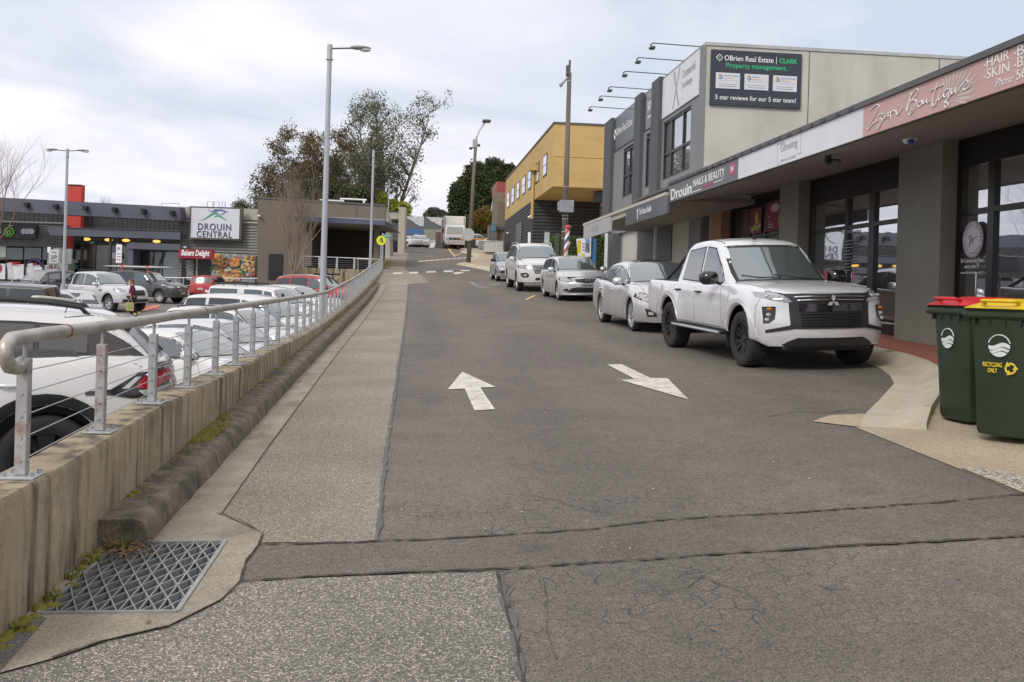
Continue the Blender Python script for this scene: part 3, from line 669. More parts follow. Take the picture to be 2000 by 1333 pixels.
# ================================================================== CONCRETE WALL AND HANDRAIL
def wallmat(name, col, dark, amt, zs=.12):
    m, nt, b = newmat(name); N = nt.nodes.new; Lk = nt.links.new
    tc = N('ShaderNodeTexCoord'); O = tc.outputs['Object']
    def noise(sc_, d, st=None, r=.6):
        mp = N('ShaderNodeMapping'); Lk(O, mp.inputs[0])
        if st: mp.inputs['Scale'].default_value = st
        n = N('ShaderNodeTexNoise'); n.inputs['Scale'].default_value = sc_; n.inputs['Detail'].default_value = d; n.inputs['Roughness'].default_value = r; Lk(mp.outputs[0], n.inputs['Vector']); return n.outputs['Fac']
    def rng(src, a, b_, c, d):
        r = N('ShaderNodeMapRange'); r.inputs['From Min'].default_value = a; r.inputs['From Max'].default_value = b_; r.inputs['To Min'].default_value = c; r.inputs['To Max'].default_value = d; Lk(src, r.inputs['Value']); return r.outputs[0]
    base = N('ShaderNodeVectorMath'); base.operation = 'SCALE'; base.inputs[0].default_value = col; Lk(rng(noise(1.5, 6), .3, .7, .8, 1.15), base.inputs['Scale'])
    streak = rng(noise(7, 6, (1, 1, zs)), .48, .66, 0, amt); blot = rng(noise(1.2, 8, None, .7), .5, .7, 0, amt*.8)
    m1 = N('ShaderNodeMixRGB'); Lk(streak, m1.inputs[0]); Lk(base.outputs[0], m1.inputs[1]); m1.inputs[2].default_value = (*dark, 1)
    m2 = N('ShaderNodeMixRGB'); Lk(blot, m2.inputs[0]); Lk(m1.outputs[0], m2.inputs[1]); m2.inputs[2].default_value = (dark[0]*1.3, dark[1]*1.25, dark[2]*1.1, 1)
    pits = rng(noise(55, 3), .6, .68, 0, .55)
    m3 = N('ShaderNodeMixRGB'); Lk(pits, m3.inputs[0]); Lk(m2.outputs[0], m3.inputs[1]); m3.inputs[2].default_value = (.06, .05, .04, 1)
    Lk(m3.outputs[0], b.inputs['Base Color']); b.inputs['Roughness'].default_value = .9
    bp = N('ShaderNodeBump'); bp.inputs['Strength'].default_value = .35; bp.inputs['Distance'].default_value = .006; Lk(noise(40, 4), bp.inputs['Height']); Lk(bp.outputs[0], b.inputs['Normal'])
    return m
MAT['wall'] = wallmat('retaining_wall_concrete', (.33, .27, .18), (.05, .042, .03), .95)
MAT['galv'] = M_('galvanised_rail', (.42, .43, .44), .42, metal=.5, var=.1, vs=6, fine=.08, fs=40, stain=.25, stainc=(.3, .26, .2), sscale=4)
MAT['rail'] = M_('weathered_rail', (.44, .42, .39), .45, metal=.45, var=.14, vs=5, fine=.1, fs=40, stain=.55, stainc=(.2, .13, .07), sscale=6)
MAT['galv_rust'] = M_('rusting_post', (.40, .40, .40), .5, metal=.4, var=.1, vs=6, fine=.1, fs=40, stain=.8, stainc=(.25, .09, .03), sscale=11)
MAT['rust'] = M_('rust', (.22, .09, .035), .85, var=.4, vs=20)
WT = pchip([(3.9, -.945), (4.9, -.94), (6, -.90), (7.3, -.86), (9.5, -.85), (12, -.82), (16, -.79), (19.8, -.72), (23.7, -.59), (31, -.31), (44, .34), (55.7, .95), (57, 1.0)])
RT = pchip([(3.9, -.272), (5, -.275), (6.6, -.27), (8.4, -.25), (11.8, -.22), (14.1, -.20), (20.9, -.12), (25.9, .07), (32.6, .36), (40.9, .80), (55.1, 1.56), (57, 1.66)])
wl = thing('retaining_wall', 'long low concrete retaining wall with streaked face under the handrail', 'wall', (-1.82, 3.92, -1.6))
mb = MB(); S_ = [3.92, 3.96]+[4.3+i*.5 for i in range(106)]; vs = []
r = random.Random(2)
for s in S_:
    zt = WT(s); jit = r.uniform(-.004, .004)
    zb = G(-1.7, s)-.15
    for (t, z) in ((-1.70, zb), (-1.70+jit, zt-.02), (-1.715, zt), (-1.935, zt), (-1.95, zt-.02), (-1.95, min(zb, GC(-2, s)-.2))): vs.append((t, s, z))
n = 6; fs = [(i*n+j, i*n+j+1, (i+1)*n+j+1, (i+1)*n+j) for i in range(len(S_)-1) for j in range(n-1)]+[tuple(range(6)), tuple((len(S_)-1)*6+j for j in range(6))[::-1]]
mb.add(vs, fs); mb.build('wall', MAT['wall'], wl, world=True, ang=40)
mb = MB(); mb.box(-14, 3.93, -2.4, -1.955, 4.15, -1.50); mb.build('return_wall', MAT['wall'], wl, world=True)

hr = thing('handrail', 'long galvanised handrail with pipe top rail, square posts and wires on the concrete wall', 'railing', (-1.82, 4.9, -.94))
posts = [4.9, 6.08, 7.25, 8.35, 9.5, 10.55, 11.65]
while posts[-1] < 55.5: posts.append(posts[-1]+1.08)
mb = MB()
S_ = [4.75+i*.4 for i in range(130)]
path = [(-1.81, 4.875, RT(4.9)-.125), (-1.81, 4.80, RT(4.9)-.142), (-1.81, 4.72, RT(4.9)-.13), (-1.81, 4.67, RT(4.9)-.085), (-1.81, 4.675, RT(4.9)-.035), (-1.81, 4.73, RT(4.9)-.006)]+[(-1.81, s, RT(s)) for s in S_ if 4.8 < s < 56]
path += [(-1.86, 56.2, RT(56)), (-2.6, 56.5, RT(56)), (-3.2, 56.5, RT(56))]
mb.tube(path, .034, 12); mb.build('top_rail', MAT['rail'], hr, world=True, smooth=True)
for s in [p+.55 for p in posts[::3]]: mb = MB(); mb.tube([(-1.81, s-.012, RT(s)), (-1.81, s+.012, RT(s))], .0365, 12); mb.build('rail_weld', MAT['rust'], hr, world=True, smooth=True)
for i, s in enumerate(posts):
    z0 = WT(s); z1 = RT(s)-.105; M = Matrix.Translation((-1.81, s, 0))
    mb = MB(); mb.bbox(-.027, -.027, z0+.012, .027, .027, z1, .004, M)
    mb.tube([(0, 0, z1-.01), (0, 0, RT(s)-.02)], .011, 8, M=M)
    if i < 14:
        for q in range(5): zz = z0+.08+(z1-z0-.14)*q/4; mb.tube([(.026, 0, zz), (.032, 0, zz)], .008, 8, M=M); mb.tube([(0, -.026, zz), (0, -.032, zz)], .008, 8, M=M)
    p = mb.build('post', MAT['galv_rust'] if i < 2 else MAT['galv'], hr, world=True)
    if i == 0: p['label'] = 'nearest post, spotted with rust'
    mb = MB(); mb.bbox(-.085, -.085, z0, .085, .085, z0+.012, .003, M)
    for (a, b) in ((-.062, -.05), (.062, -.05), (.062, .055), (-.062, .055)): mb.tube([(a, b, z0+.012), (a, b, z0+.03)], .012, 6, M=M)
    p2 = mb.build('base_plate', MAT['galv'], p)
for q in range(5):
    mb = MB(); mb.tube([(-1.81, s, WT(s)+.08+(RT(s)-.105-WT(s)-.14)*q/4) for s in posts], .0032, 5); mb.build('wire', MAT['galv'], hr, world=True)
for t in (-2.5, -3.1): mb = MB(); mb.tube([(t, 56.5, 1.0), (t, 56.5, RT(56))], .025, 8); mb.build('end_post', MAT['galv'], hr, world=True)

# ================================================================== RIGHT SIDE OF THE STREET
def sT(px, t, py=460):
    u, v = ray(px, py); d = wv(u, 1, v); return d.y*t/d.x
def zT(px, py, t):
    u, v = ray(px, py); d = wv(u, 1, v); return d.z*t/d.x
def rT(px, py, t): u, v = ray(px, py); d = wv(u, 1, v); k = t/d.x; return (d.y*k, d.z*k)
def rS(px, py, s): u, v = ray(px, py); d = wv(u, 1, v); k = s/d.y; return (d.x*k, d.z*k)
R_render = M_('grey_render', (.25, .245, .21), .85, var=.08, vs=1.2, fine=.06, fs=60, bump=.15, stain=.25, stainc=(.14, .13, .11), sscale=1.2)
R_soffit = M_('verandah_soffit', (.26, .24, .225), .8, var=.06, vs=1)
R_black = F_('black_window_frame', (.012, .012, .013), .35)
R_blackwall = F_('black_panel', (.018, .018, .02), .5)
R_cap = F_('charcoal_capping', (.085, .088, .09), .5)
R_white = M_('white_sign_panel', (.66, .68, .71), .4, var=.04, vs=1.5, fine=.02)
R_pink = M_('pink_sign_panel', (.52, .33, .315), .5, var=.04, vs=1.5, fine=.02)
R_grey = M_('grey_sign_panel', (.15, .155, .165), .5, var=.08, vs=1.5)
def mirror_glass(name, refl, rough=.015, col=(.02, .022, .025), mix=None):
    m, nt, b = newmat(name); N = nt.nodes.new; Lk = nt.links.new
    b.inputs['Base Color'].default_value = (*col, 1); b.inputs['Roughness'].default_value = .25
    gl = N('ShaderNodeBsdfGlossy'); gl.inputs['Roughness'].default_value = rough; gl.inputs['Color'].default_value = (.95, .97, 1, 1)
    mx = N('ShaderNodeMixShader'); lw = N('ShaderNodeLayerWeight'); lw.inputs['Blend'].default_value = .5
    mr = N('ShaderNodeMapRange'); mr.inputs['To Min'].default_value = refl*.75; mr.inputs['To Max'].default_value = min(.95, refl*1.8); mr.inputs['From Max'].default_value = 1; Lk(lw.outputs['Facing'], mr.inputs['Value']); Lk(mr.outputs[0], mx.inputs[0])
    no = N('ShaderNodeTexNoise'); no.inputs['Scale'].default_value = .9; tc = N('ShaderNodeTexCoord'); Lk(tc.outputs['Object'], no.inputs['Vector'])
    bp = N('ShaderNodeBump'); bp.inputs['Strength'].default_value = .04; bp.inputs['Distance'].default_value = .05; Lk(no.outputs['Fac'], bp.inputs['Height']); Lk(bp.outputs[0], gl.inputs['Normal'])
    o = nt.nodes['Material Output']; Lk(b.outputs[0], mx.inputs[1]); Lk(gl.outputs[0], mx.inputs[2]); Lk(mx.outputs[0], o.inputs[0])
    return m
GLS = mirror_glass('shop_glass', .5)
GLS2 = mirror_glass('upper_glass', .36, col=(.1, .11, .11))
GLD = mirror_glass('dim_glass', .10, col=(.015, .015, .015))
W_ = F_('white_lettering', (.8, .8, .8), .5); BK = F_('black_lettering', (.02, .02, .025), .5); RD = F_('red_lettering', (.55, .03, .04), .5)
GRN = F_('green_lettering', (.03, .5, .2), .5); PK = F_('magenta_lettering', (.6, .06, .2), .5); GY = F_('grey_lettering', (.33, .34, .36), .5)

FZ = G(8, 16)+.125
# --- single-storey shops with the sign verandah
shop = thing('shop_building', 'low grey shop building with black framed glass shopfronts under the sign verandah', 'shop', (8, 9, FZ))
mb = MB(); mb.box(8.42, 3.0, FZ-.6, 20, 27.2, 2.62); mb.box(8.0, 3.0, 2.53, 8.42, 27.25, 2.62); mb.build('wall', R_render, shop, world=True)
for (a, b) in ((14.5, 15.87), (20.2, 21.27), (3.0, 7.4)):
    mb = MB(); mb.box(8.0, a, FZ-.5, 8.425, b, 2.535); mb.build('pillar', R_render, shop, world=True)
mb = MB(); mb.box(8.0, 25.45, FZ-.5, 8.425, 26.35, 2.535)
brk = brickm('orange_brick', (.42, .2, .09), (.34, .15, .07), (.3, .26, .2), swiz=(1, 2, 0)); mb.build('brick_pillar', brk, shop, world=True)
def glazing(name_parent, s0, s1, z0, z1, t, mull, trans, fr=R_black, gl=GLS, fw=.06, head=0, sill=.1, depth=.08):
    """a framed shop window in the plane x = t facing the street: bars at mull (s, width) and trans (z, width)"""
    mb = MB(); mb.box(t, s0, z0, t+depth, s1, z0+sill); mb.box(t, s0, z1-fw-head, t+depth, s1, z1)
    mb.box(t+.001, s0, z0+sill, t+depth, s0+fw, z1-fw-head); mb.box(t+.001, s1-fw, z0+sill, t+depth, s1, z1-fw-head)
    for s, w_ in mull: mb.box(t+.002, s-w_/2, z0+sill, t+depth, s+w_/2, z1-fw-head)
    for z, w_ in trans: mb.box(t-.004, s0+fw, z-w_/2, t+depth-.01, s1-fw, z+w_/2)
    f = mb.build('window', fr, name_parent, world=True)
    ms = [s0+fw]+[m for m, _ in sorted(mull)]+[s1-fw]
    mb = MB(); mb.box(t+.05, s0+fw*.5, z0+sill*.5, t+.06, s1-fw*.5, z1-fw*.5)
    g = mb.build('pane', gl, f)
    return f
glazing(shop, 15.87, 20.2, FZ, 2.53, 8.25, [(18.40, .14), (17.35, .22)], [(1.43, .07)], head=.42, fw=.12, sill=.22)
glazing(shop, 7.4, 14.5, FZ, 2.53, 8.25, [(sT(1933, 8.25), .16), (10.2, .09)], [(1.40, .08)], head=.30, fw=.14, sill=.12)
glazing(shop, 21.27, 25.45, FZ, 2.53, 8.25, [(24.0, .12), (22.9, .14)], [(1.52, .06)], head=.2, fw=.1, sill=.3, gl=GLD)
mb = MB(); mb.box(8.2, 26.35, FZ-.4, 8.42, 27.2, 2.53); mb.build('tan_wall', M_('tan_render', (.42, .36, .3), .8), shop, world=True)
mb = MB(); hs_, hz_ = rT(1907, 534, 8.12); mb.tube([(8.22, hs_-.12, hz_), (8.12, hs_, hz_), (8.12, hs_, hz_-.6), (8.22, hs_, hz_-.6)], .014, 8); mb.build('door_handle', F_('brushed_steel', (.6, .6, .6), .3, .8), shop, world=True, smooth=True)
# posters and lettering in the windows
mb = MB(); S0 = 13.72
disc = MB(); (cyc, czc), Rd = rT(1900, 468, 8.24), .27
disc.tube([(8.235, cyc, czc), (8.243, cyc, czc)], Rd, 40); disc.build('round_decal', F_('decal_white', (.62, .62, .66), .5), shop, world=True)
mb = MB(); ring = []
for k in range(41): a = 2*PI*k/40; ring.append((8.231, cyc+Rd*.94*math.cos(a), czc+Rd*.94*math.sin(a)))
mb.tube(ring, .006, 5)
for k in range(26):
    a = 2*PI*k/26+.1
    if k % 7: mb.box(-.004, -.008, -.015, .004, .008, .015, Matrix.Translation((8.231, cyc+Rd*.78*math.cos(a), czc+Rd*.78*math.sin(a))) @ Matrix.Rotation(a-PI/2, 4, 'X'))
mb.tube([(8.23, cyc+.07, czc-.11), (8.23, cyc+.05, czc-.01), (8.23, cyc+.09, czc+.05), (8.23, cyc+.03, czc+.06), (8.23, cyc-.0, czc-.05), (8.23, cyc-.03, czc+.01), (8.23, cyc-.11, czc+.04)], .007, 5)
mb.build('decal_lettering', F_('decal_rose', (.33, .2, .2), .5), shop, world=True)
mb = MB(); o_ = lambda s, z: (8.235, s, z); Rr = (0, -1, 0); Uu = (0, 0, 1)
pt = lambda b, x0, x1, y, h: MB().text(b, o_(*rT(x0, y, 8.235)), Rr, Uu, rT(x0, y, 8.235)[0]-rT(x1, y, 8.235)[0], h).build('door_lettering', W_, shop, world=True)
pt('36 Commercial Place', 1877, 1921, 514, .06); pt('0456 891', 1884, 1906, 525, .045); pt('zzariboutique.com', 1876, 1921, 537, .05)
mb = MB(); GS, GZ_ = rT(1656, 458, 8.235); mb.text('Glowing', o_(GS+.28, GZ_-.02), Rr, Uu, .56, .13)
for k, wd in enumerate((.5, .4, .55, .3, .5, .42, .52, .36, .6, .4)): mb.box(8.228, GS-wd*.4, GZ_-.14-k*.062, 8.236, GS+wd*.4, GZ_-.125-k*.062)
mb.build('window_lettering', GY, shop, world=True)
# nail salon posters
rp = random.Random(4)
pm_ = M_('maroon_poster', (.2, .02, .06), .5, var=.3, vs=2)
for a, b, c in ((21.5, 22.75, 2.28), (23.05, 23.85, 2.2)): po = MB(); po.box(8.225, a, 1.60, 8.24, b, c); po.build('poster', pm_, shop, world=True)
po = MB()
for (s, z, a, b) in ((21.75, 1.85, .16, .2), (21.7, 2.1, .1, .12), (23.35, 1.95, .12, .16), (23.5, 1.75, .09, .07), (23.3, 1.72, .09, .07), (23.15, 1.78, .07, .06), (23.65, 1.7, .08, .05)): po.ell((8.222, s, z), (.004, a, b), 14, 8)
po.build('poster_picture', F_('lime_print', (.35, .55, .12), .5), shop, world=True, smooth=True)
po = MB()
for k in range(5): po.box(8.218, 22.2+.1*k, 1.68+.06*k, 8.224, 22.6-.04*k, 1.70+.06*k)
po.ell((8.22, 22.15, 2.12), (.004, .28, .1), 12, 6); po.build('poster_text', F_('poster_pale', (.6, .5, .5), .5), shop, world=True)
# roof edge
mb = MB(); mb.box(6.05, 2.0, 2.605, 20.2, 27.3, 2.665); mb.build('roof', R_cap, shop, world=True)

ver = thing('sign_verandah', 'shop verandah with pink, white and grey sign fascia above the footpath', 'verandah', (5.9, 9, 2.2))
mb = MB(); mb.prism([(5.98, 2.22), (8.0, 2.50), (8.0, 2.60), (5.98, 2.60)], 3.0, 22.85, 'Y'); mb.build('soffit', R_soffit, ver, world=True)
for nm, a, b, m in (('pink_fascia', 3.0, 12.73, R_pink), ('white_fascia', 12.732, 17.84, R_white), ('grey_fascia', 17.842, 22.85, R_grey)):
    mb = MB(); mb.box(5.9, a, 2.2, 5.98, b, 2.60); mb.build(nm, m, ver, world=True)
mb = MB(); mb.box(5.87, 3.0, 2.603, 6.2, 22.87, 2.675); mb.build('capping', R_cap, ver, world=True)
for k in range(22): s = 13.0+k*.45; mb = MB(); mb.box(5.862, s, 2.61, 5.87, s+.16*rp.uniform(.5, 1.6), 2.65); mb.build('capping_clip', R_black, ver, world=True)
mb = MB(); mb.box(5.93, 2.9, 2.195, 5.985, 22.86, 2.2); mb.build('edge_trim', R_cap, ver, world=True)
def fp(x, y, ox=1680, oy=70, k=5.797): return rT(ox+x/k, oy+y/k, 5.9)
def strokes(mb, lists, rad, t=5.892):
    for L_ in lists:
        P = [fp(*p) for p in L_]; Q = []
        for i in range(len(P)-1):        # Catmull-Rom smoothing
            p0 = P[max(0, i-1)]; p1 = P[i]; p2 = P[i+1]; p3 = P[min(len(P)-1, i+2)]
            for q in range(4):
                u = q/4; Q.append(tuple(.5*((2*p1[j])+(-p0[j]+p2[j])*u+(2*p0[j]-5*p1[j]+4*p2[j]-p3[j])*u*u+(-p0[j]+3*p1[j]-3*p2[j]+p3[j])*u**3) for j in (0, 1)))
        Q.append(P[-1]); mb.tube([(t, s, z) for s, z in Q], rad, 5)
mb = MB(); c0 = fp(1010, 720)
for e in ((925, 460), (975, 430), (1020, 410), (1075, 388), (1130, 368), (1190, 350), (1250, 335), (1300, 375), (1332, 440), (1355, 500), (1325, 600), (1298, 695), (1215, 762)):
    ex = fp(*e); d = Vector((ex[0]-c0[0], ex[1]-c0[1])); nn = Vector((-d.y, d.x)).normalized()*.022; m_ = Vector(c0)+d*.7
    mb.add([(5.897, c0[0]+d.x*.12, c0[1]+d.y*.12), (5.897, m_.x+nn.x, m_.y+nn.y), (5.897, ex[0], ex[1]), (5.897, m_.x-nn.x, m_.y-nn.y)], [(0, 1, 2, 3)])
mb.build('fan_motif', F_('pale_rose', (.56, .46, .44), .5), ver, world=True)
mb = MB()
strokes(mb, [[(122, 848), (150, 815), (185, 788), (212, 782), (222, 800), (205, 845), (150, 940), (88, 1052), (100, 1055), (150, 1000), (190, 968), (215, 955)],
 [(215, 905), (245, 885), (262, 885), (235, 935), (250, 945), (262, 960), (240, 1000), (210, 1055), (205, 1045), (235, 985), (285, 930)],
 [(325, 872), (300, 890), (280, 925), (292, 932), (318, 900), (332, 868), (322, 915), (340, 905)],
 [(348, 862), (356, 880), (350, 935), (354, 890), (372, 856), (392, 846), (403, 862)],
 [(415, 842), (418, 885), (432, 893), (460, 860), (485, 805)], [(430, 796), (440, 792)],
 [(588, 640), (570, 730), (540, 850), (532, 845), (545, 780), (580, 690), (625, 620), (655, 604), (660, 625), (630, 690), (582, 742), (620, 728), (642, 745), (630, 800), (600, 860), (572, 895), (560, 885), (590, 830)],
 [(690, 742), (668, 765), (660, 795), (675, 806), (700, 785), (708, 755), (695, 742), (720, 738)],
 [(725, 730), (718, 765), (732, 770), (765, 718), (757, 752), (775, 758), (800, 740)],
 [(885, 538), (860, 610), (832, 700), (822, 780), (832, 795), (856, 785), (880, 730)], [(800, 628), (870, 590), (948, 555)],
 [(905, 668), (893, 715), (903, 728), (925, 705), (945, 680)], [(912, 640), (918, 637)],
 [(1022, 602), (985, 612), (955, 650), (955, 690), (975, 695), (1010, 650), (1030, 600), (1005, 680), (975, 770), (965, 800), (980, 812), (1000, 790), (995, 760), (960, 755), (985, 735), (1040, 660)],
 [(1048, 598), (1040, 645), (1055, 655), (1090, 592), (1083, 635), (1098, 645), (1125, 610)],
 [(1130, 600), (1170, 560), (1200, 520), (1225, 508), (1215, 545), (1180, 590), (1185, 615), (1215, 605), (1250, 565), (1275, 525)]], .0075)
mb.build('script_lettering', W_, ver, world=True)
def ft(body, x0, y0, x1, h, **k):
    a = fp(x0, y0); b = fp(x1, y0); mb = MB(); mb.text(body, (5.897, a[0], a[1]), (0, -1, 0), (0, 0, 1), a[0]-b[0], h, **k); mb.build('white_lettering', W_, ver, world=True)
ft('HAIR', 1438, 365, 1690, .105); ft('SKIN', 1438, 497, 1690, .105); ft('BR', 1785, 235, 1960, .105); ft('BAR', 1785, 365, 2030, .105); ft('56', 1775, 505, 1880, .1); ft('Phone', 1535, 590, 1735, .085, shear=.5)
for (x, y) in ((1415, 340), (1415, 470), (1760, 205), (1760, 340)): s, z = fp(x, y); mb = MB(); mb.ell((5.895, s, z), (.004, .012, .012), 8, 6); mb.build('bullet_dot', W_, ver, world=True)
mb = MB(); a = rT(1524, 312, 5.9)
mb.text('Glowing', (5.897, a[0], 2.37), (0, -1, 0), (0, 0, 1), .72, .17); mb.text('SKIN LASER', (5.897, a[0]-.02, 2.245), (0, -1, 0), (0, 0, 1), .66, .035)
s1, s2 = a[0]+.14, a[0]-.86
for (p, q, z0, z1) in ((s1, s1-.012, 2.23, 2.56), (s2, s2+.012, 2.28, 2.58), (s1, s1-.3, 2.548, 2.56), (s2+.15, s2, 2.28, 2.29), (s1, s1-.1, 2.222, 2.23)): mb.box(5.895, min(p, q), z0, 5.9, max(p, q), z1)
mb.build('grey_lettering', F_('pale_grey_print', (.42, .43, .45), .5), ver, world=True)
mb = MB(); mb.text('Drouin', (5.897, 22.62, 2.235), (0, -1, 0), (0, 0, 1), 1.72, .25, bold=.02); mb.build('salon_lettering', W_, ver, world=True); mb = MB(); mb.text('NAILS & BEAUTY', (5.897, 20.78, 2.36), (0, -1, 0), (0, 0, 1), 2.15, .155, bold=.01)
mb.box(5.894, 20.2, 2.245, 5.9, 20.9, 2.262); mb.build('salon_lettering', W_, ver, world=True); mb = MB(); mb.box(5.894, 18.75, 2.29, 5.9, 19.35, 2.305); mb.box(5.894, 18.75, 2.29, 5.9, 18.765, 2.36)
mb.build('salon_lettering', W_, ver, world=True)
mb = MB(); mb.text('PHONE 5625 1904', (5.897, 20.05, 2.262), (0, -1, 0), (0, 0, 1), .75, .045); mb.tube([(5.894, 18.18, 2.43), (5.9, 18.18, 2.43)], .12, 24); mb.build('pink_badge', PK, ver, world=True)
mb = MB(); mb.text('34', (5.892, 18.27, 2.385), (0, -1, 0), (0, 0, 1), .18, .1, bold=.02); mb.build('badge_number', W_, ver, world=True)
cams = thing('security_camera', 'cluster of security cameras hanging under the white part of the verandah', 'camera', (6.5, 14.9, 2.2))
mb = MB(); mb.tube([(6.4, 15.0, 2.3), (6.4, 15.0, 2.2)], .05, 10); mb.tube([(6.3, 14.8, 2.17), (6.42, 15.1, 2.2)], .035, 8); mb.tube([(6.52, 14.85, 2.18), (6.4, 15.1, 2.21)], .035, 8); mb.build('housing', R_cap, cams, world=True, smooth=True)
mb = MB(); mb.ell((6.32, 14.8, 2.15), (.05, .05, .05)); mb.build('dome', R_black, cams, world=True, smooth=True)
dl = thing('soffit_light', 'small round light with blue lens under the verandah', 'light', (7.0, 13.6, 2.33))
mb = MB(); mb.lathe([(.0, -.04), (.08, -.03), (.11, .04)], 20, M=Matrix.Translation((7.0, 13.6, 2.33))); mb.build('fitting', W_, dl, world=True, smooth=True)
mb = MB(); mb.ell((6.97, 13.5, 2.30), (.05, .06, .03)); mb.build('lens', F_('blue_lens', (.02, .06, .5), .3), dl, world=True, smooth=True)

# --- two-storey real estate building
OB = M_('precast_concrete', (.50, .485, .44), .85, var=.1, vs=.7, fine=.06, fs=40, stain=.4, stainc=(.3, .26, .19), sscale=.8, stst=(1, 1, .3))
OG = M_('mid_grey_render', (.21, .215, .225), .8, var=.06, vs=1); OD = M_('dark_grey_render', (.085, .088, .097), .75, var=.08, vs=1)
ob = thing('office_building', 'two storey grey and cream office building with a dark billboard on its side wall', 'building', (8, 27.3, G(8, 30)+.1))
z0 = G(8, 27)-.3
mb = MB(); mb.box(8.02, 27.33, z0, 22, 41.0, 7.10); mb.build('wall', OB, ob, world=True)
for t in (11.02, 14.9, 18.8): mb = MB(); mb.box(t-.012, 27.322, 2.4, t+.012, 27.33, 7.1); mb.build('panel_joint', F_('joint_grey', (.14, .13, .12), .9), ob, world=True)
mb = MB(); mb.box(7.98, 27.3, 7.10, 22.1, 41.1, 7.19); mb.build('capping', M_('pale_capping', (.42, .43, .42), .5), ob, world=True)
mb = MB(); mb.box(7.9, 27.31, 2.4, 8.02, 40.9, 3.74); mb.box(7.9, 27.31, 5.60, 8.02, 40.9, 7.09)
for a, b in ((27.31, 28.3), (31.5, 32.78), (33.95, 35.4), (37.65, 40.9)): mb.box(7.9, a, 3.74, 8.02, b, 5.60)
mb.build('render_front', OG, ob, world=True)
for a, b in ((31.68, 32.72), (34.3, 35.3), (39.5, 40.95)):
    mb = MB(); mb.box(7.76, a, 2.4, 7.9, b, 7.14); mb.build('pier', OD, ob, world=True)
glazing(ob, 28.3, 31.5, 3.74, 5.60, 7.93, [(29.25, .1), (30.6, .1)], [(4.55, .08)], gl=GLS2, sill=.07)
glazing(ob, 32.78, 33.95, 3.74, 5.48, 7.93, [], [], gl=GLS2, sill=.07)
glazing(ob, 35.4, 37.65, 3.74, 5.55, 7.93, [(36.6, .08)], [(4.55, .08)], gl=GLS2, sill=.07)
mb = MB(); mb.box(7.86, 27.5, 5.74, 7.895, 31.62, 7.02); mb.build('white_sign', R_white, ob, world=True)
mb = MB(); mb.text('Commercial', (7.857, 29.2, 6.55), (0, -1, 0), (0, 0, 1), 1.35, .25); mb.text('Exchange', (7.857, 29.2, 6.18), (0, -1, 0), (0, 0, 1), 1.05, .25)
mb.add([(7.857, 30.3, 6.98), (7.857, 30.16, 6.98), (7.857, 29.5, 5.8), (7.857, 29.64, 5.8)], [(0, 1, 2, 3)]); mb.add([(7.856, 29.6, 6.98), (7.856, 29.48, 6.98), (7.856, 30.2, 5.8), (7.856, 30.32, 5.8)], [(0, 1, 2, 3)])
mb.build('sign_lettering', GY, ob, world=True)
mb = MB(); mb.box(7.86, 32.8, 5.74, 7.895, 34.2, 7.0); mb.box(7.86, 35.42, 5.74, 7.895, 39.4, 7.02); mb.build('dark_sign', F_('dark_gloss_sign', (.05, .055, .065), .15), ob, world=True)
mb = MB(); mb.text('SOFI', (7.857, 33.6, 6.35), (0, -1, 0), (0, 0, 1), .7, .3, bold=.02); mb.box(7.855, 33.1, 6.1, 7.86, 33.6, 6.15); mb.build('sign_lettering', W_, ob, world=True); mb = MB()
mb.text('OBrien Real Estate', (7.857, 38.9, 6.3), (0, -1, 0), (0, 0, 1), 2.9, .3)
for k in range(4):
    a = [(0, .2), (-.2, 0), (0, -.2), (.2, 0), (0, .2)]; mb.tube([(7.857, 39.15+a[k][0], 6.4+a[k][1]), (7.857, 39.15+a[k+1][0], 6.4+a[k+1][1])], .02, 5)
mb.build('sign_lettering', W_, ob, world=True)
# ground floor: recessed bays under the canopy
zf = G(8, 30)+.1
def s8(px, t=8.0): return sT(px, t)
for nm, a, b, t, m in (('dark_column', 1181, 1198, 7.7, OD), ('grey_wall', 1198, 1216, 8.0, OG), ('dark_wall', 1245, 1277, 8.0, R_cap), ('dark_wall', 1278.5, 1311, 7.98, R_cap), ('grey_wall', 1345, 1368, 7.98, OG)):
    sa, sb = sT(b, t), sT(a, t); mb = MB(); mb.box(t, sa, zf-.8, t+.35, sb, 2.4); mb.build(nm, m, ob, world=True)
mb = MB(); sa = sT(1277.7, 7.7); mb.box(7.7, sa-.04, zf-.8, 7.78, sa+.04, 2.4); mb.build('white_post', R_white, ob, world=True); mb = MB(); sb = sT(1182, 7.4); mb.box(7.4, sb-.06, zf-.9, 7.5, sb+.06, 2.4); mb.build('white_post', R_white, ob, world=True)
glazing(ob, s8(1245), s8(1216), zf-.2, 2.4, 8.1, [(s8(1231), .25)], [(1.75, .06)], gl=mirror_glass('curtained_glass', .12, col=(.32, .3, .24)), sill=.1, fw=.08)
glazing(ob, s8(1345), s8(1311), zf-.3, 2.4, 8.1, [(s8(1328), .12)], [(1.75, .06)], gl=GLD, sill=.1, fw=.08)
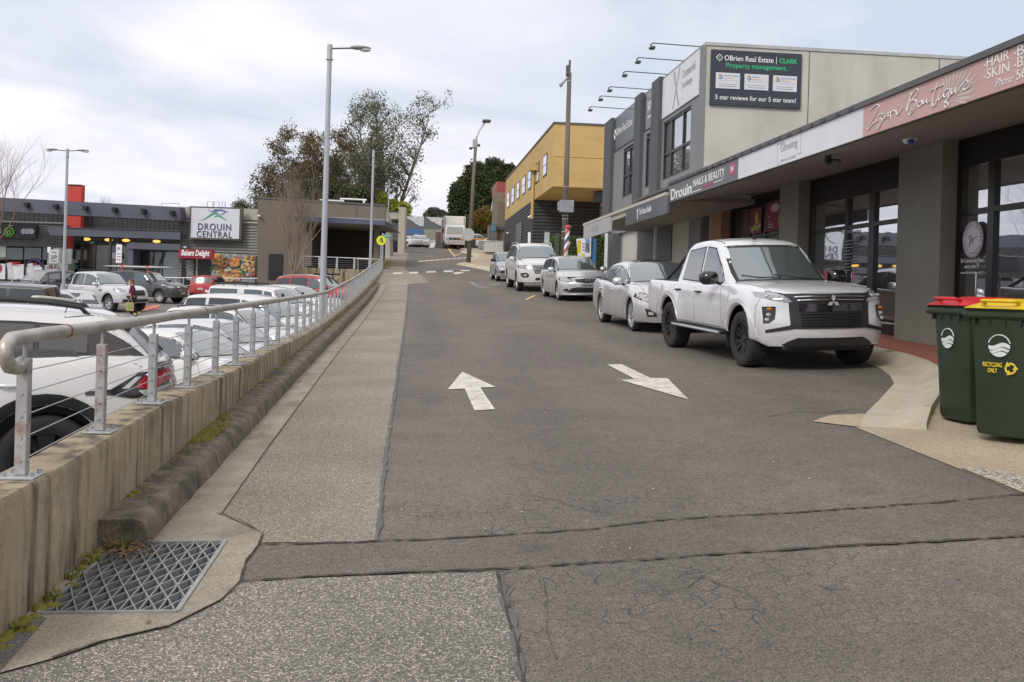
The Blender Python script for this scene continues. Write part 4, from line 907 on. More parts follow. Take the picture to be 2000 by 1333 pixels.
# billboard
bb = thing('billboard', 'dark real estate billboard with three white review cards on the cream side wall', 'sign', (9.45, 27.3, 6.2))
t0, t1, zb, zt = 8.14, 10.77, 5.43, 6.98
mb = MB(); mb.box(t0, 27.25, zb, t1, 27.32, zt); mb.build('panel', F_('navy_panel', (.035, .04, .055), .35), bb, world=True)
def bt(mb, body, u, v, w_, h, **k): mb.text(body, (t0+(t1-t0)*u, 27.247, zb+(zt-zb)*v), (1, 0, 0), (0, 0, 1), (t1-t0)*w_, (zt-zb)*h, **k)
mb = MB(); bt(mb, 'OBrien Real Estate', .145, .81, .54, .095, bold=.008); bt(mb, '5 star reviews for our 5 star team!', .055, .1, .89, .085, bold=.006)
mb.box(t0+(t1-t0)*.715, 27.244, zb+(zt-zb)*.79, t0+(t1-t0)*.72, 27.25, zb+(zt-zb)*.92)
cx_, cz_ = t0+(t1-t0)*.09, zb+(zt-zb)*.855; q = [(0, .095), (.09, 0), (0, -.095), (-.09, 0), (0, .095)]
for k in range(4): mb.tube([(cx_+q[k][0], 27.246, cz_+q[k][1]), (cx_+q[k+1][0], 27.246, cz_+q[k+1][1])], .011, 5)
mb.build('white_lettering', W_, bb, world=True)
mb = MB(); bt(mb, 'CLARK', .75, .81, .2, .09, bold=.02); bt(mb, 'Property management.', .165, .655, .67, .115, bold=.006); mb.add([(cx_-.04, 27.244, cz_), (cx_, 27.244, cz_+.04), (cx_+.025, 27.244, cz_+.01), (cx_-.02, 27.244, cz_-.03)], [(0, 1, 2, 3)]); mb.build('green_lettering', GRN, bb, world=True)
for k in range(3):
    u0 = .055+k*.315; X0 = t0+(t1-t0)*u0; X1 = X0+(t1-t0)*.265; Z1 = zb+(zt-zb)*.585; Z0 = zb+(zt-zb)*.30
    mb = MB(); mb.box(X0, 27.235, Z0, X1, 27.249, Z1); cd = mb.build('card', F_('card_white', (.62, .63, .68), .5), bb, world=True)
    cc = (X0+.13, Z1-.115)
    for nm, a0, a1, col in (('card_logo_red', .75, 2.5, (.6, .04, .03)), ('card_logo_yellow', 2.5, 3.7, (.75, .5, .02)), ('card_logo_green', 3.7, 5.2, (.03, .4, .1)), ('card_logo_blue', 5.2, 6.28, (.05, .2, .7))):
        mb = MB(); P = [(cc[0]+.052*math.cos(a0+(a1-a0)*i/8), 27.232, cc[1]+.052*math.sin(a0+(a1-a0)*i/8)) for i in range(9)]
        if nm.endswith('blue'): P += [(cc[0], 27.232, cc[1])]
        mb.tube(P, .0125, 5); o = mb.build(nm, F_(nm, col, .5), cd)
    mb = MB()
    for j in range(5): mb.tube([(X0+.25+j*.058, 27.231, Z1-.15), (X0+.25+j*.058, 27.235, Z1-.15)], .02, 5)
    o = mb.build('star', F_('star_orange', (.75, .33, .05), .5), cd)
    mb = MB(); mb.text('Vendor Provider' if k != 1 else 'Renter', (X0+.235, 27.233, Z1-.095), (1, 0, 0), (0, 0, 1), .42 if k != 1 else .18, .04)
    mb.text('The process of helping us', (X0+.08, 27.233, Z0+.11), (1, 0, 0), (0, 0, 1), .52, .028); mb.text('move was seamless', (X0+.1, 27.233, Z0+.055), (1, 0, 0), (0, 0, 1), .48, .028)
    mb.box(X0, 27.233, Z1-.215, X1, 27.236, Z1-.211)
    o = mb.build('card_text', F_('card_grey', (.28, .34, .33), .5), cd)
# canopy over the footpath
cn = thing('shop_canopy', 'cream edged canopy with grey and dark sign boards below the office windows', 'canopy', (5.9, 23, 2.0))
cream = M_('cream_fascia', (.46, .44, .385), .7, var=.06)
mb = MB(); mb.box(5.84, 22.9, 2.38, 7.9, 34.35, 2.46); mb.box(5.9, 22.9, 2.24, 6.0, 34.25, 2.38); mb.build('edge_beam', cream, cn, world=True)
mb = MB(); mb.box(6.0, 22.9, 2.26, 8.0, 34.3, 2.37); mb.build('soffit', R_soffit, cn, world=True)
mb = MB(); mb.box(5.85, sT(1306, 5.9), 1.95, 5.9, sT(1224.5, 5.9), 2.37); mb.build('dark_board', M_('blue_grey_board', (.085, .095, .115), .3, var=.25, vs=.6), cn, world=True)
mb = MB(); mb.box(5.85, sT(1195, 5.9), 1.92, 5.9, 34.2, 2.37); mb.build('pale_board', M_('faded_board', (.4, .41, .42), .4, var=.05), cn, world=True)
mb = MB(); mb.text('The Sanas Studio', (5.845, sT(1251, 5.9), 2.12), (0, -1, 0), (0, 0, 1), 1.35, .16); sx_ = sT(1247.5, 5.9); mb.ell((5.847, sx_, 2.24), (.004, .07, .06), 8, 6); mb.box(5.845, sx_-.03, 2.02, 5.849, sx_+.03, 2.2); mb.build('board_lettering', W_, cn, world=True)
mb = MB(); mb.text('LATTE', (5.846, 32.6, 2.06), (0, -1, 0), (0, 0, 1), 1.2, .18); mb.build('faded_lettering', F_('faint_grey', (.34, .35, .36), .5), cn, world=True)
# lamp arms on the parapet
for i, (bx, by) in enumerate(((1366, 106), (1333, 137), (1302, 158), (1267, 189), (1246, 208), (1222, 223))):
    s = rT(bx, by, 7.95)[0]
    if i: a = dup(arm0, (7.95, s, 7.17), label=['', 'second', 'third', 'fourth', 'fifth', 'sixth'][i]+' sign lamp arm from the billboard on the office parapet'); continue
    arm0 = thing('sign_lamp', 'first sign lamp arm from the billboard on the office parapet', 'lamp', (7.95, s, 7.17), group='sign lamps on the office parapet')
    mb = MB(); mb.tube([(.1, 0, 0), (-1.35, 0, .03)], .016, 6); mb.build('arm', R_cap, arm0)
    mb = MB(); mb.tube([(-1.35, 0, .03), (-1.43, 0, -.02), (-1.38, 0, -.1)], .022, 6); mb.bbox(-1.46, -.1, -.15, -1.30, .1, -.07, .02, Matrix.Rotation(0, 4, 'Y')); mb.build('lamp_head', R_cap, arm0)

# --- yellow building
YL = M_('yellow_render', (.53, .365, .15), .8, var=.07, vs=.5, fine=.04, fs=30, stain=.4, stainc=(.38, .22, .05), sscale=.5, stst=(1, 1, 2.5))
yb = thing('yellow_building', 'yellow rendered upper storey overhanging a black slatted base', 'building', (8, 58.1, 1.5))
mb = MB()
Y0, Y1 = 58.1, 88.8; zc0, zc1 = 6.3, 10.0
wins = [(rT(a, 330, 8)[0], rT(b, 330, 8)[0]) for a, b in ((1068, 1061), (1053, 1046), (1038, 1032.5), (1027, 1021), (1016, 1011), (1006, 1001.5), (997, 992.5))]
mb.box(8.02, Y0+.02, zc0, 26, Y1, zc1); mb.build('upper_wall', YL, yb, world=True)
mb = MB(); mb.box(7.96, Y0-.05, zc1, 26, Y1+.1, zc1+.1); mb.build('roof_edge', R_cap, yb, world=True)
mb = MB(); mb.box(8.0, Y0, 8.05, 26, Y0+.02, 8.07); mb.build('panel_joint', F_('joint_brown', (.3, .18, .05), .9), yb, world=True)
for (a, b) in wins:
    mb = MB(); mb.box(7.985, a, 7.3, 8.03, b, 8.66); f = mb.build('window', R_black, yb, world=True)
    mb = MB(); mb.box(7.975, a+.1, 7.4, 7.984, b-.1, 8.56); g = mb.build('pane', mirror_glass('window_glass', .55) if 'window_glass' not in bpy.data.materials else bpy.data.materials['window_glass'], f)
    mb = MB(); mb.box(7.968, a+.1, 7.95, 7.974, b-.1, 8.0); g = mb.build('glazing_bar', R_black, f)
slat = corrug('black_slats', (.045, .046, .05), .32, 2, amp=1.0, rough=.6)
sb = sT(1041, 8.0)
mb = MB(); mb.box(8.02, sb, .5, 26, Y1-.05, zc0); mb.build('lower_wall', slat, yb, world=True)
mb = MB()
for k in range(24): z = 1.0+k*.225; mb.box(7.97, sb-.03, z, 8.02, Y1-.05, z+.15); mb.box(7.97, sb-.05, z, 26, sb, z+.15)
mb.build('slat', M_('black_timber', (.05, .051, .055), .55, var=.2, vs=1), yb, world=True)
mb = MB(); d0, d1 = sT(1020, 8), sT(1009, 8); mb.box(7.93, d0, 1.5, 7.97, d1, 5.3); mb.build('doorway', R_black, yb, world=True)
mb = MB(); mb.box(11.3, 59.6, .5, 12.1, 60.4, zc0); mb.box(10.9, 59.5, 5.7, 12.3, 60.5, 6.25); mb.build('column', M_('grey_column', (.1, .11, .13), .7), yb, world=True)
sd_ = sT(1041.5, 7.9, 350); mb = MB(); mb.tube([(7.9, sd_, 8.3), (7.9, sd_, 5.0)], .11, 8); mb.box(7.6, sd_-.4, 8.25, 8.0, sd_+.4, 8.75); mb.build('downpipe', YL, yb, world=True)
for s, z in ((sb+.2, 5.2), (sb+1.2, 5.2), (84, 5.0)): mb = MB(); mb.ell((7.85, s, z), (.12, .16, .08)); mb.build('wall_light', W_, yb, world=True, smooth=True)
# brown building with red roof beyond the yellow one
bh = thing('brick_house', 'green and brown building with a rusty red roof beyond the yellow building', 'building', (8, 92, 4.5))
bx = lambda x0, y0, x1, y1, s, th: (lambda a, b: MB().box(a[0], s, b[1], b[0], s+th, a[1]))(rS(x0, y0, s), rS(x1, y1, s))
bx(972, 376, 990, 480, 93, 6).build('wall', M_('brown_wall', (.2, .15, .11), .8), bh, world=True)
bx(972.3, 394, 987, 450, 92.8, .2).build('window', GLS2, bh, world=True)
mb = MB(); mb.prism([rS(*p, 94) for p in ((970, 355), (990, 356), (990, 377), (971, 377))], 94, 100, 'Y'); mb.build('roof', corrug('rusty_roof', (.28, .06, .05), .3, 0, amp=.6), bh, world=True)
mb = MB(); mb.prism([rS(*p, 101) for p in ((961, 410), (970, 356), (973, 356), (973, 410))], 101, 103, 'Y'); mb.build('gable', M_('pale_green_wall', (.4, .47, .41), .7), bh, world=True)

# ================================================================== SHOPPING CENTRE (camera-aligned frame X, D, z)
MR = Matrix.Rotation(-YAW, 4, 'Z')
def cp(px, py, D): u, v = ray(px, py); return (u*D, v*D)
def cb(mb, name, mat, parent, **k):
    mb.v = [tuple(MR @ Vector(p)) for p in mb.v]; return mb.build(name, mat, parent, world=True, **k)
def qb(mb, x0, y0, x1, y1, D, th=.2):
    """box whose front face spans two pixel corners at depth D"""
    a = cp(x0, y0, D); b = cp(x1, y1, D); mb.box(a[0], D, b[1], b[0], D+th, a[1]); return mb
def qp(mb, pts, D, th=.2): P = [cp(x, y, D) for x, y in pts]; mb.prism(P, D, D+th, 'Y'); return mb
def QB(name, mat, parent, x0, y0, x1, y1, D, th=.2): return cb(qb(MB(), x0, y0, x1, y1, D, th), name, mat, parent)
def ct(mb, body, x0, y0, x1, y1, D, **k):
    a = cp(x0, y1, D); b = cp(x1, y0, D); mb.text(body, (a[0], D, a[1]), (1, 0, 0), (0, 0, 1), b[0]-a[0], b[1]-a[1], **k)
C_blue = M_('blue_grey_fascia', (.085, .092, .12), .55, var=.12, vs=.4)
C_dark = corrug('dark_ribbed_wall', (.04, .042, .045), .35, 0, amp=.7); C_corr = corrug('grey_corrugated', (.115, .12, .11), .17, 2, amp=1.0)
C_corr2 = corrug('grey_corrugated_pale', (.17, .175, .165), .2, 2, amp=1.0)
C_red = M_('red_tower', (.5, .045, .03), .6, var=.06, vs=.5); C_beige = M_('beige_band', (.36, .345, .31), .7, var=.06)
C_brown = M_('brown_render', (.155, .128, .103), .85, var=.05, vs=.4, stain=.15, sscale=.3); C_brown2 = M_('brown_parapet', (.165, .143, .118), .85, var=.05, vs=.4)
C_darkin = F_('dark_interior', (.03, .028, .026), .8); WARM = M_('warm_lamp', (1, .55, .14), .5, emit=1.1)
mall = thing('shopping_centre', 'long dark shopping centre with blue grey fascias and a red tower behind the car park', 'building', tuple(wv(-30, 72, -.3)))
DF = 72
cb(qp(MB(), [(-260, 372), (351, 405), (351, 432), (-260, 399)], 70, 1.2), 'upper_fascia', C_blue, mall)
for x in (50, 107, 165, 222, 279, 335):
    mb = MB(); qb(mb, x-4, 393+x*.055, x+3, 402+x*.055, 69.6, .4); cb(mb, 'fascia_bracket', R_black, mall)
QB('upper_wall', C_dark, mall, -260, 400, 351, 466, 75, 3)
QB('red_tower', C_red, mall, 129.6, 361, 157, 446, 74, .6); QB('red_tower', C_red, mall, 129.5, 458, 134, 510, 73.5, .6)
QB('tower_cap', R_cap, mall, 129, 360, 157.5, 362, 73.9, .8)
QB('lower_wall', C_corr, mall, -260, 428, 122, 484, 73, 2); QB('wall_flashing', C_beige, mall, -260, 426, 122, 435, 72.9, .3)
cb(qp(MB(), [(90, 443.5), (352, 452), (352, 468.5), (98, 459.5)], 70.6, .5), 'entrance_canopy', C_blue, mall)
QB('canopy_top', F_('pale_flashing', (.25, .26, .3), .5), mall, 128, 444.6, 352, 451.6, 70.5, .1)
cb(qp(MB(), [(247, 478), (254, 474), (352, 477), (352, 489.5), (250, 486)], 70.5, .5), 'shop_canopy', C_blue, mall)
QB('side_wall', C_blue, mall, 250, 486, 258, 560, 70.6, 1.5)
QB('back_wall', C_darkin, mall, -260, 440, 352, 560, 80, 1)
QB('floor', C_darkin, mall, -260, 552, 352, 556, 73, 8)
fr = QB('shop_window', R_black, mall, -250, 482, 91, 509, 73.2, .2)
for a, b in ((-250, -90), (-88, 10), (12, 44), (48, 80), (84, 91)): QB('pane', GLD, fr, a, 484, b, 508, 73.15, .03)
QB('pane', M_('frosted_pane', (.35, .4, .35), .5), fr, -10, 479, 11, 503, 73.1, .03)
pp = QB('poster_wall', R_white, mall, -250, 508, 92, 560, 73.1, .3)
mb = MB(); ct(mb, 'CARDS', 89, 516, 112, 524, 73.0, bold=.02); cb(mb, 'poster_lettering', BK, pp)
mb = MB(); qb(mb, 88, 525, 113, 533, 73.05, .02); cb(mb, 'red_strip', RD, pp)
mb = MB(); ct(mb, 'PRINTS', 90, 526, 111, 532, 73.0, bold=.02); cb(mb, 'strip_lettering', W_, pp)
mb = MB(); ct(mb, 'DIRECT', 17, 512, 40, 518, 73.0, bold=.03); cb(mb, 'red_lettering', RD, pp)
mb = MB(); a = cp(66, 521, 73.0); mb.lathe([(.62, -.02), (.62, .02), (.45, .02), (.45, -.02)], 24, axis='Y', M=Matrix.Translation((a[0], 73.02, a[1])), a0=0, a1=PI); cb(mb, 'arch_logo', F_('navy_print', (.04, .03, .12), .5), pp)
mb = MB(); ct(mb, 'NAPA', 58, 513, 74, 519, 72.98, bold=.03); cb(mb, 'arch_lettering', F_('maroon_print', (.3, .02, .06), .5), pp)
mb = MB(); a = cp(-8, 523, 73.0); mb.tube([(a[0], 73.0, a[1]), (a[0], 73.05, a[1])], .38, 24); cb(mb, 'red_disc', RD, pp)
for x in (11, 47, 83): QB('poster_joint', R_black, pp, x, 507, x+1.6, 556, 73.0, .05)
QB('block_pillar', C_beige, mall, 92, 504, 131, 560, 73.2, 1.2)
# sign boards of the supermarket
sg = thing('supermarket_sign', 'dark sign board with green apple logo on the shopping centre wall', 'sign', tuple(MR @ Vector((-25, 72.6, 4))))
QB('board', F_('charcoal_board', (.035, .038, .045), .4), sg, -60, 436, 35.5, 465, 72.7, .25)
mb = MB(); ct(mb, 'S', -5, 447, 2, 456, 72.66, bold=.02); cb(mb, 'letter', W_, sg)
lg = MB(); c0 = cp(17.6, 453, 72.6)
for sx in (-1, 1):
    lg.tube([(c0[0]+sx*(.02+.30*math.sin(a)), 72.62, c0[1]+.30*math.cos(a)-.03) for a in [i*PI/10 for i in range(11)]], .07, 6)
cb(lg, 'apple_ring', F_('apple_green', (.16, .5, .04), .5), sg, smooth=True)
lg = MB(); lg.tube([(c0[0]+.13*math.cos(a), 72.58, c0[1]-.06+.13*math.sin(a)) for a in [i*PI/6 for i in range(13)]], .045, 6); lg.tube([(c0[0], 72.58, c0[1]+.3), (c0[0]+.08, 72.58, c0[1]+.42), (c0[0]+.25, 72.58, c0[1]+.44)], .045, 6); cb(lg, 'apple_stalk', F_('pale_green', (.35, .7, .2), .5), sg, smooth=True)
sg2 = thing('bottle_shop_sign', 'dark sign board with three joined pale discs on the shopping centre wall', 'sign', tuple(MR @ Vector((-23, 72.6, 4))))
QB('board', bpy.data.materials['charcoal_board'], sg2, 36.5, 438, 70, 466, 72.7, .25)
mb = MB()
for x in (46, 53.5, 61): a = cp(x, 452.4+(x-53)*.02, 72.6); mb.tube([(a[0], 72.6, a[1]), (a[0], 72.68, a[1])], .2, 20)
cb(mb, 'discs', F_('lilac_white', (.55, .53, .62), .5), sg2)
# entrance glazing and lamps
eg = QB('entrance_frame', R_cap, mall, 132, 458, 352, 462.5, 75.5, .2)
for x in (135, 158, 183, 213, 228, 258): QB('mullion', R_cap, eg, x, 462, x+1.8, 552, 75.5, .15)
QB('transom', R_cap, eg, 135, 474, 258, 477, 75.45, .2)
QB('pane', mirror_glass('entrance_glass', .07, col=(.05, .045, .03)), eg, 136, 477, 258, 552, 75.6, .05)
for i, (x, y) in enumerate(((169, 467.5), (212, 469), (246, 470), (306, 472))):
    mb = MB(); a = cp(x, y, 77); mb.ell((a[0], 77, a[1]), (.3, .3, .12), 12, 6); cb(mb, 'ceiling_lamp', WARM, mall, smooth=True)
mb = MB(); qb(mb, 176, 472, 183, 476, 75.3, .05); cb(mb, 'exit_sign', F_('exit_green', (.1, .5, .1), .5), mall)
QB('inner_screen', F_('lilac_screen', (.4, .36, .5), .5), mall, 219, 494, 238, 506, 75.4, .05)
QB('door_notice', F_('pale_notice', (.5, .5, .5), .5), mall, 144, 508, 152, 514, 75.4, .05); QB('door_notice', F_('blue_notice', (.1, .35, .5), .5), mall, 144, 518, 151, 526, 75.4, .05)
QB('wall_below_canopy', R_cap, mall, 258, 487, 352, 492, 72, .3)
sw = QB('shop_window', R_cap, mall, 258, 490, 349, 560, 72.3, .1)
for a, b in ((261, 287), (289, 316)): QB('pane', GLD, sw, a, 492, b, 552, 72.2, .05)
QB('pane', mirror_glass('green_pane', .12, col=(.09, .13, .125)), sw, 320, 492, 348, 552, 72.2, .05)
# corrugated block with the centre's sign and the bakery
blk = thing('bakery_building', 'grey corrugated bakery block with black door and food mural', 'building', tuple(wv(-20, 71.5, 0)))
QB('wall', C_corr2, blk, 352, 430, 503, 562, 71.5, 4); QB('parapet', C_beige, blk, 352, 404, 503, 431, 71.9, 4); QB('parapet_step', C_beige, blk, 352, 429, 503, 437, 71.4, .3)
QB('corner_louvre', C_blue, blk, 336, 408, 355, 424, 71.3, .4)
QB('bakery_door', R_black, blk, 355, 505, 412, 556, 71.3, .1); QB('frame', C_beige, blk, 383.5, 505, 384.5, 556, 71.25, .1)
mb = MB(); rr = random.Random(9)
for k in range(17):
    w_ = rr.uniform(5, 9); y = 509+k*2.3
    qb(mb, 371-w_, y, 371+w_, y+1.3, 71.22, .03)
cb(mb, 'door_text', F_('door_text_grey', (.5, .5, .5), .5), blk)
red = thing('bakery_sign', 'dark red bakery sign board with white script lettering above the black door', 'sign', tuple(MR @ Vector((-23, 71.2, 1.6))))
QB('board', M_('crimson_board', (.3, .012, .03), .45), red, 348.5, 487, 415.5, 506.5, 70.3, .3)
mb = MB(); ct(mb, 'Bakers Delight', 353.5, 489.5, 409.5, 503, 70.25, bold=.035, shear=.2); cb(mb, 'lettering', W_, red)
QB('wall_lamp', W_, blk, 356, 481, 363, 485, 71, .3)
# mural made of loaves and bowls
mu = thing('food_mural', 'wide food photograph panels with bread rolls and bowls beside the bakery door', 'mural', tuple(MR @ Vector((-20, 71.2, 1))))
for a, b in ((412.5, 440.6), (441.4, 469.6), (470.4, 497)): QB('panel', M_('mural_ground', (.27, .28, .29), .6, var=.5, vs=2, fine=.4, fs=9), mu, a, 495+(a-412)*.03, b, 556, 71.3, .08)
cols = [('crust_orange', (.5, .2, .04)), ('crust_gold', (.55, .33, .1)), ('cream_food', (.5, .42, .25)), ('leaf_food', (.1, .16, .06)), ('red_food', (.4, .08, .04))]
rr = random.Random(21)
def blob(mb, px, py, rx, ry, D=71.24, th=.03, n=14):
    a = cp(px, py, D); k = D/FPX; mb.ell((a[0], D, a[1]), (rx*k, th, ry*k), n, 8)
mb = MB(); blob(mb, 458, 513, 13, 13, 71.27, .03, 24); cb(mb, 'bowl', F_('bowl_dark', (.05, .07, .07), .4), mu, smooth=True)
mb = MB(); blob(mb, 458, 513, 11, 11, 71.25, .035, 24); cb(mb, 'soup', F_('soup_green', (.3, .27, .1), .5), mu, smooth=True)
for nm, c in cols:
    mb = MB(); n_ = 60 if 'crust' in nm else 30
    for k in range(n_):
        if 'crust' in nm:
            x, y = rr.choice(((rr.uniform(476, 494), rr.uniform(499, 530)), (rr.uniform(414, 428), rr.uniform(498, 515)), (rr.uniform(428, 470), rr.uniform(528, 548)), (rr.uniform(452, 466), rr.uniform(506, 520))))
        else: x, y = rr.uniform(414, 494), rr.uniform(500, 550)
        if 441 > x > 439 or 470.5 > x > 469: x += 2.5
        blob(mb, x, y, rr.uniform(2, 4.6), rr.uniform(1.8, 3.8), 71.22-rr.uniform(0, .03), .03, 9)
    cb(mb, nm.split('_')[0]+'_print', F_(nm, c, .6), mu, smooth=True)
mb = MB(); blob(mb, 433, 514, 4, 11, 71.2); cb(mb, 'loaf', F_('loaf_brown', (.35, .16, .05), .6), mu, smooth=True)
dc = thing('centre_sign', 'large white framed sign with hills logo naming the shopping centre', 'sign', tuple(MR @ Vector((-19, 71, 4))))
QB('frame', M_('sign_frame', (.1, .085, .07), .6), dc, 370.5, 403, 470.5, 470.5, 70.9, .5)
QB('face', M_('sign_face', (.6, .62, .68), .4, var=.02), dc, 374, 406, 466.5, 467, 70.85, .05)
mb = MB(); ct(mb, 'DROUIN', 386.5, 438, 451.5, 449.5, 70.82, bold=.008, sp=1.15); ct(mb, 'CENTRAL', 384, 453, 453, 463.5, 70.82, bold=.008, sp=1.15); cb(mb, 'lettering', F_('navy_lettering', (.035, .035, .08), .5), dc)
def swoosh(name, mat, pts, wds):
    P = [Vector(cp(240+x/6.06, 380+y/6.06, 70.8)) for x, y in pts]; mb = MB(); vs = []
    for i, p in enumerate(P):
        d = (P[min(i+1, len(P)-1)]-P[max(i-1, 0)]).normalized(); n = Vector((-d.y, d.x))*wds[i]; vs += [(p.x+n.x, 70.82, p.y+n.y), (p.x-n.x, 70.82, p.y-n.y)]
    mb.add(vs, [(2*i, 2*i+1, 2*i+3, 2*i+2) for i in range(len(P)-1)]); cb(mb, name, mat, dc)
gm, bm = F_('logo_green', (.03, .3, .12), .5), F_('logo_blue', (.06, .09, .3), .5)
swoosh('green_hill', gm, [(905, 305), (950, 300), (1000, 270), (1050, 235), (1100, 218), (1125, 235)], [.01, .02, .04, .06, .07, .05])
swoosh('green_hill', gm, [(1080, 272), (1110, 252), (1145, 255), (1180, 280), (1230, 305)], [.01, .04, .06, .04, .01])
swoosh('blue_hill', bm, [(1003, 182), (1050, 205), (1100, 195), (1160, 183), (1200, 200), (1245, 210)], [.01, .03, .04, .05, .04, .01])
swoosh('blue_hill', bm, [(1065, 185), (1100, 180), (1160, 188), (1210, 200), (1190, 230), (1145, 240)], [.01, .03, .02, .03, .03, .01])
for i, (a, b, y) in enumerate(((316, 350, 397), (405, 416, 394), (418, 428, 394), (434, 440, 394))):
    rb = thing('roof_rail', ['long low', 'first small', 'second small', 'third small'][i]+' metal guard rail standing on the centre roof', 'railing', tuple(wv(*[cp(a, y, 74)[0], 74], cp(a, y, 74)[1]-.6)), group='roof guard rails')
    p = cp(a, y, 74); q = cp(b, y+1, 74); mb = MB(); mb.tube([(p[0], 74, p[1]-.5), (p[0], 74, p[1]), (q[0], 74, q[1]), (q[0], 74, q[1]-.5)], .03, 6); cb(mb, 'rail', MAT['galv'], rb)
# handrail along the shop walkway
wr = thing('walkway_railing', 'galvanised railing with many posts along the bakery walkway', 'railing', tuple(wv(-20, 69, -.6)))
a = cp(300, 542, 68.5); b = cp(505, 539, 68.5); mb = MB(); mb.tube([(a[0], 68.5, .62-.35), (b[0], 68.5, .42)], .035, 8); mb.tube([(a[0], 68.5, .0-.35), (b[0], 68.5, .05)], .02, 6); cb(mb, 'rail', MAT['galv'], wr)
n_ = 15
for k in range(n_): x = a[0]+(b[0]-a[0])*k/(n_-1); mb = MB(); mb.box(x-.03, 68.47, -1.0, x+.03, 68.53, .27+.15*k/(n_-1)); cb(mb, 'post', MAT['galv'], wr)
wk = MB(); wk.box(-27, 68.6, -1.6, -15.6, 72, -.55); wk.box(-45, 71.9, -1.5, -15.6, 80, -.3); tag(cb(wk, 'footpath', MAT['path'], None), kind='structure')
QB('kickwall', C_dark, wr, 412, 556, 505, 575, 68.6, .2)

# brown building with verandah
br = thing('brown_building', 'brown rendered building with blue edged verandah above the car park', 'building', tuple(wv(-10, 62, 0)))
DB = 61
mb = MB(); P = [cp(503, 387, DB), cp(600, 392.3, DB), cp(600, 580, DB), cp(503, 580, DB)]; mb.prism(P, DB, DB+5, 'Y'); cb(mb, 'wall', C_brown, br)
mb = MB(); P = [cp(600, 392.3, DB), cp(752, 402, DB), cp(752, 431, DB), cp(600, 424, DB)]; mb.prism(P, DB, DB+.6, 'Y'); cb(mb, 'parapet', C_brown2, br)
QB('parapet_cap', R_cap, br, 502.6, 385.6, 752.5, 402.5, DB-.05, .1) if False else None
mb = MB(); a = cp(503, 386.4, DB); b = cp(752, 401.5, DB); mb.add([(a[0], DB-.06, a[1]-.05), (b[0], DB-.06, b[1]-.05), (b[0], DB-.06, b[1]+.06), (a[0], DB-.06, a[1]+.06)]+[(a[0], DB+.7, a[1]-.05), (b[0], DB+.7, b[1]-.05), (b[0], DB+.7, b[1]+.06), (a[0], DB+.7, a[1]+.06)], [(0, 1, 2, 3), (3, 2, 6, 7), (0, 4, 5, 1), (4, 7, 6, 5), (0, 3, 7, 4), (1, 5, 6, 2)]); cb(mb, 'parapet_cap', R_cap, br)
for x in (600, 696): QB('wall_joint', R_cap, br, x, 393+(x-600)*.06, x+.7, 424+(x-600)*.05, DB-.02, .05)
DV = 58.5
mb = MB(); P = [cp(576.5, 421, DV), cp(752, 430.5, DV), cp(752, 440, DV), cp(576.5, 433, DV)]; mb.prism(P, DV, DV+.3, 'Y')
a = cp(576.5, 421, DV); b = cp(752, 430.5, DV); c = cp(752, 440, DV)
mb.add([(b[0]-.1, DV+.3, b[1]), (b[0]+.02, 62, b[1]-.1), (b[0]+.02, 62, c[1]-.1), (b[0]-.1, DV+.3, c[1]), (b[0], DV+.3, b[1]), (b[0]+.12, 62, b[1]-.1), (b[0]+.12, 62, c[1]-.1), (b[0], DV+.3, c[1])], [(0, 1, 2, 3), (7, 6, 5, 4), (0, 4, 5, 1), (3, 2, 6, 7)])
cb(mb, 'verandah_fascia', M_('slate_blue_fascia', (.075, .09, .14), .5, var=.05), br)
mb = MB(); mb.add([(a[0], DV-.01, a[1]-.02), (b[0], DV-.01, b[1]-.02), (b[0], DV-.01, b[1]+.02), (a[0], DV-.01, a[1]+.02)], [(0, 1, 2, 3)]); mb.box(a[0], DV-.02, b[1]+.16, a[0]+.01, DV, b[1]+.17); cb(mb, 'fascia_trim', MAT['galv'], br)
d_ = cp(576.5, 433, DV)
mb = MB(); mb.add([(d_[0], DV+.3, d_[1]+.03), (c[0], DV+.3, c[1]+.03), (c[0], 67, c[1]+.03), (d_[0], 67, d_[1]+.03)], [(0, 1, 2, 3)]); cb(mb, 'verandah_soffit', M_('tan_soffit', (.3, .265, .22), .8), br)
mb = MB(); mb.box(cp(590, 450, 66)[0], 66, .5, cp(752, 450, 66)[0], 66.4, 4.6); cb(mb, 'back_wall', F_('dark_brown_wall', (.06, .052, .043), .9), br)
for (x0, x1, y0, y1) in ((597, 608, 438, 520), (731, 738, 440, 520)):
    QB('pillar', C_brown, br, x0, y0, x1, y1, DV+1.5, .5)
QB('door', R_black, br, 525, 496, 550, 546, DB-.1, .15); QB('wall_lamp', W_, br, 503, 420, 507, 423, DB-.4, .4)
fl = MB(); fl.box(cp(588, 525, 57.6)[0], 57.6, -1.8, cp(752, 525, 57.6)[0]-.3, 66, 1.02); tag(cb(fl, 'footpath', MAT['path'], None), kind='structure')
rw = thing('planter_wall', 'stained concrete retaining wall with railing below the brown building verandah', 'wall', tuple(wv(-10, 57.4, -1)))
mb = MB(); x0 = cp(587, 525, 57.4)[0]; x1 = cp(728, 525, 57.4)[0]; mb.box(x0, 57.35, -2, x1, 57.6, 1.06); cb(mb, 'wall', MAT['wall'], rw)
mb = MB(); mb.tube([(x0+.1, 57.5, 1.06), (x0+.1, 57.5, 1.72), (x1, 57.5, 1.68)], .03, 8); cb(mb, 'rail', MAT['galv'], rw)
mb = MB()
for q in range(4): mb.tube([(x0+.1, 57.5, 1.18+.12*q), (x1, 57.5, 1.18+.12*q)], .006, 4)
cb(mb, 'wire', MAT['galv'], rw)
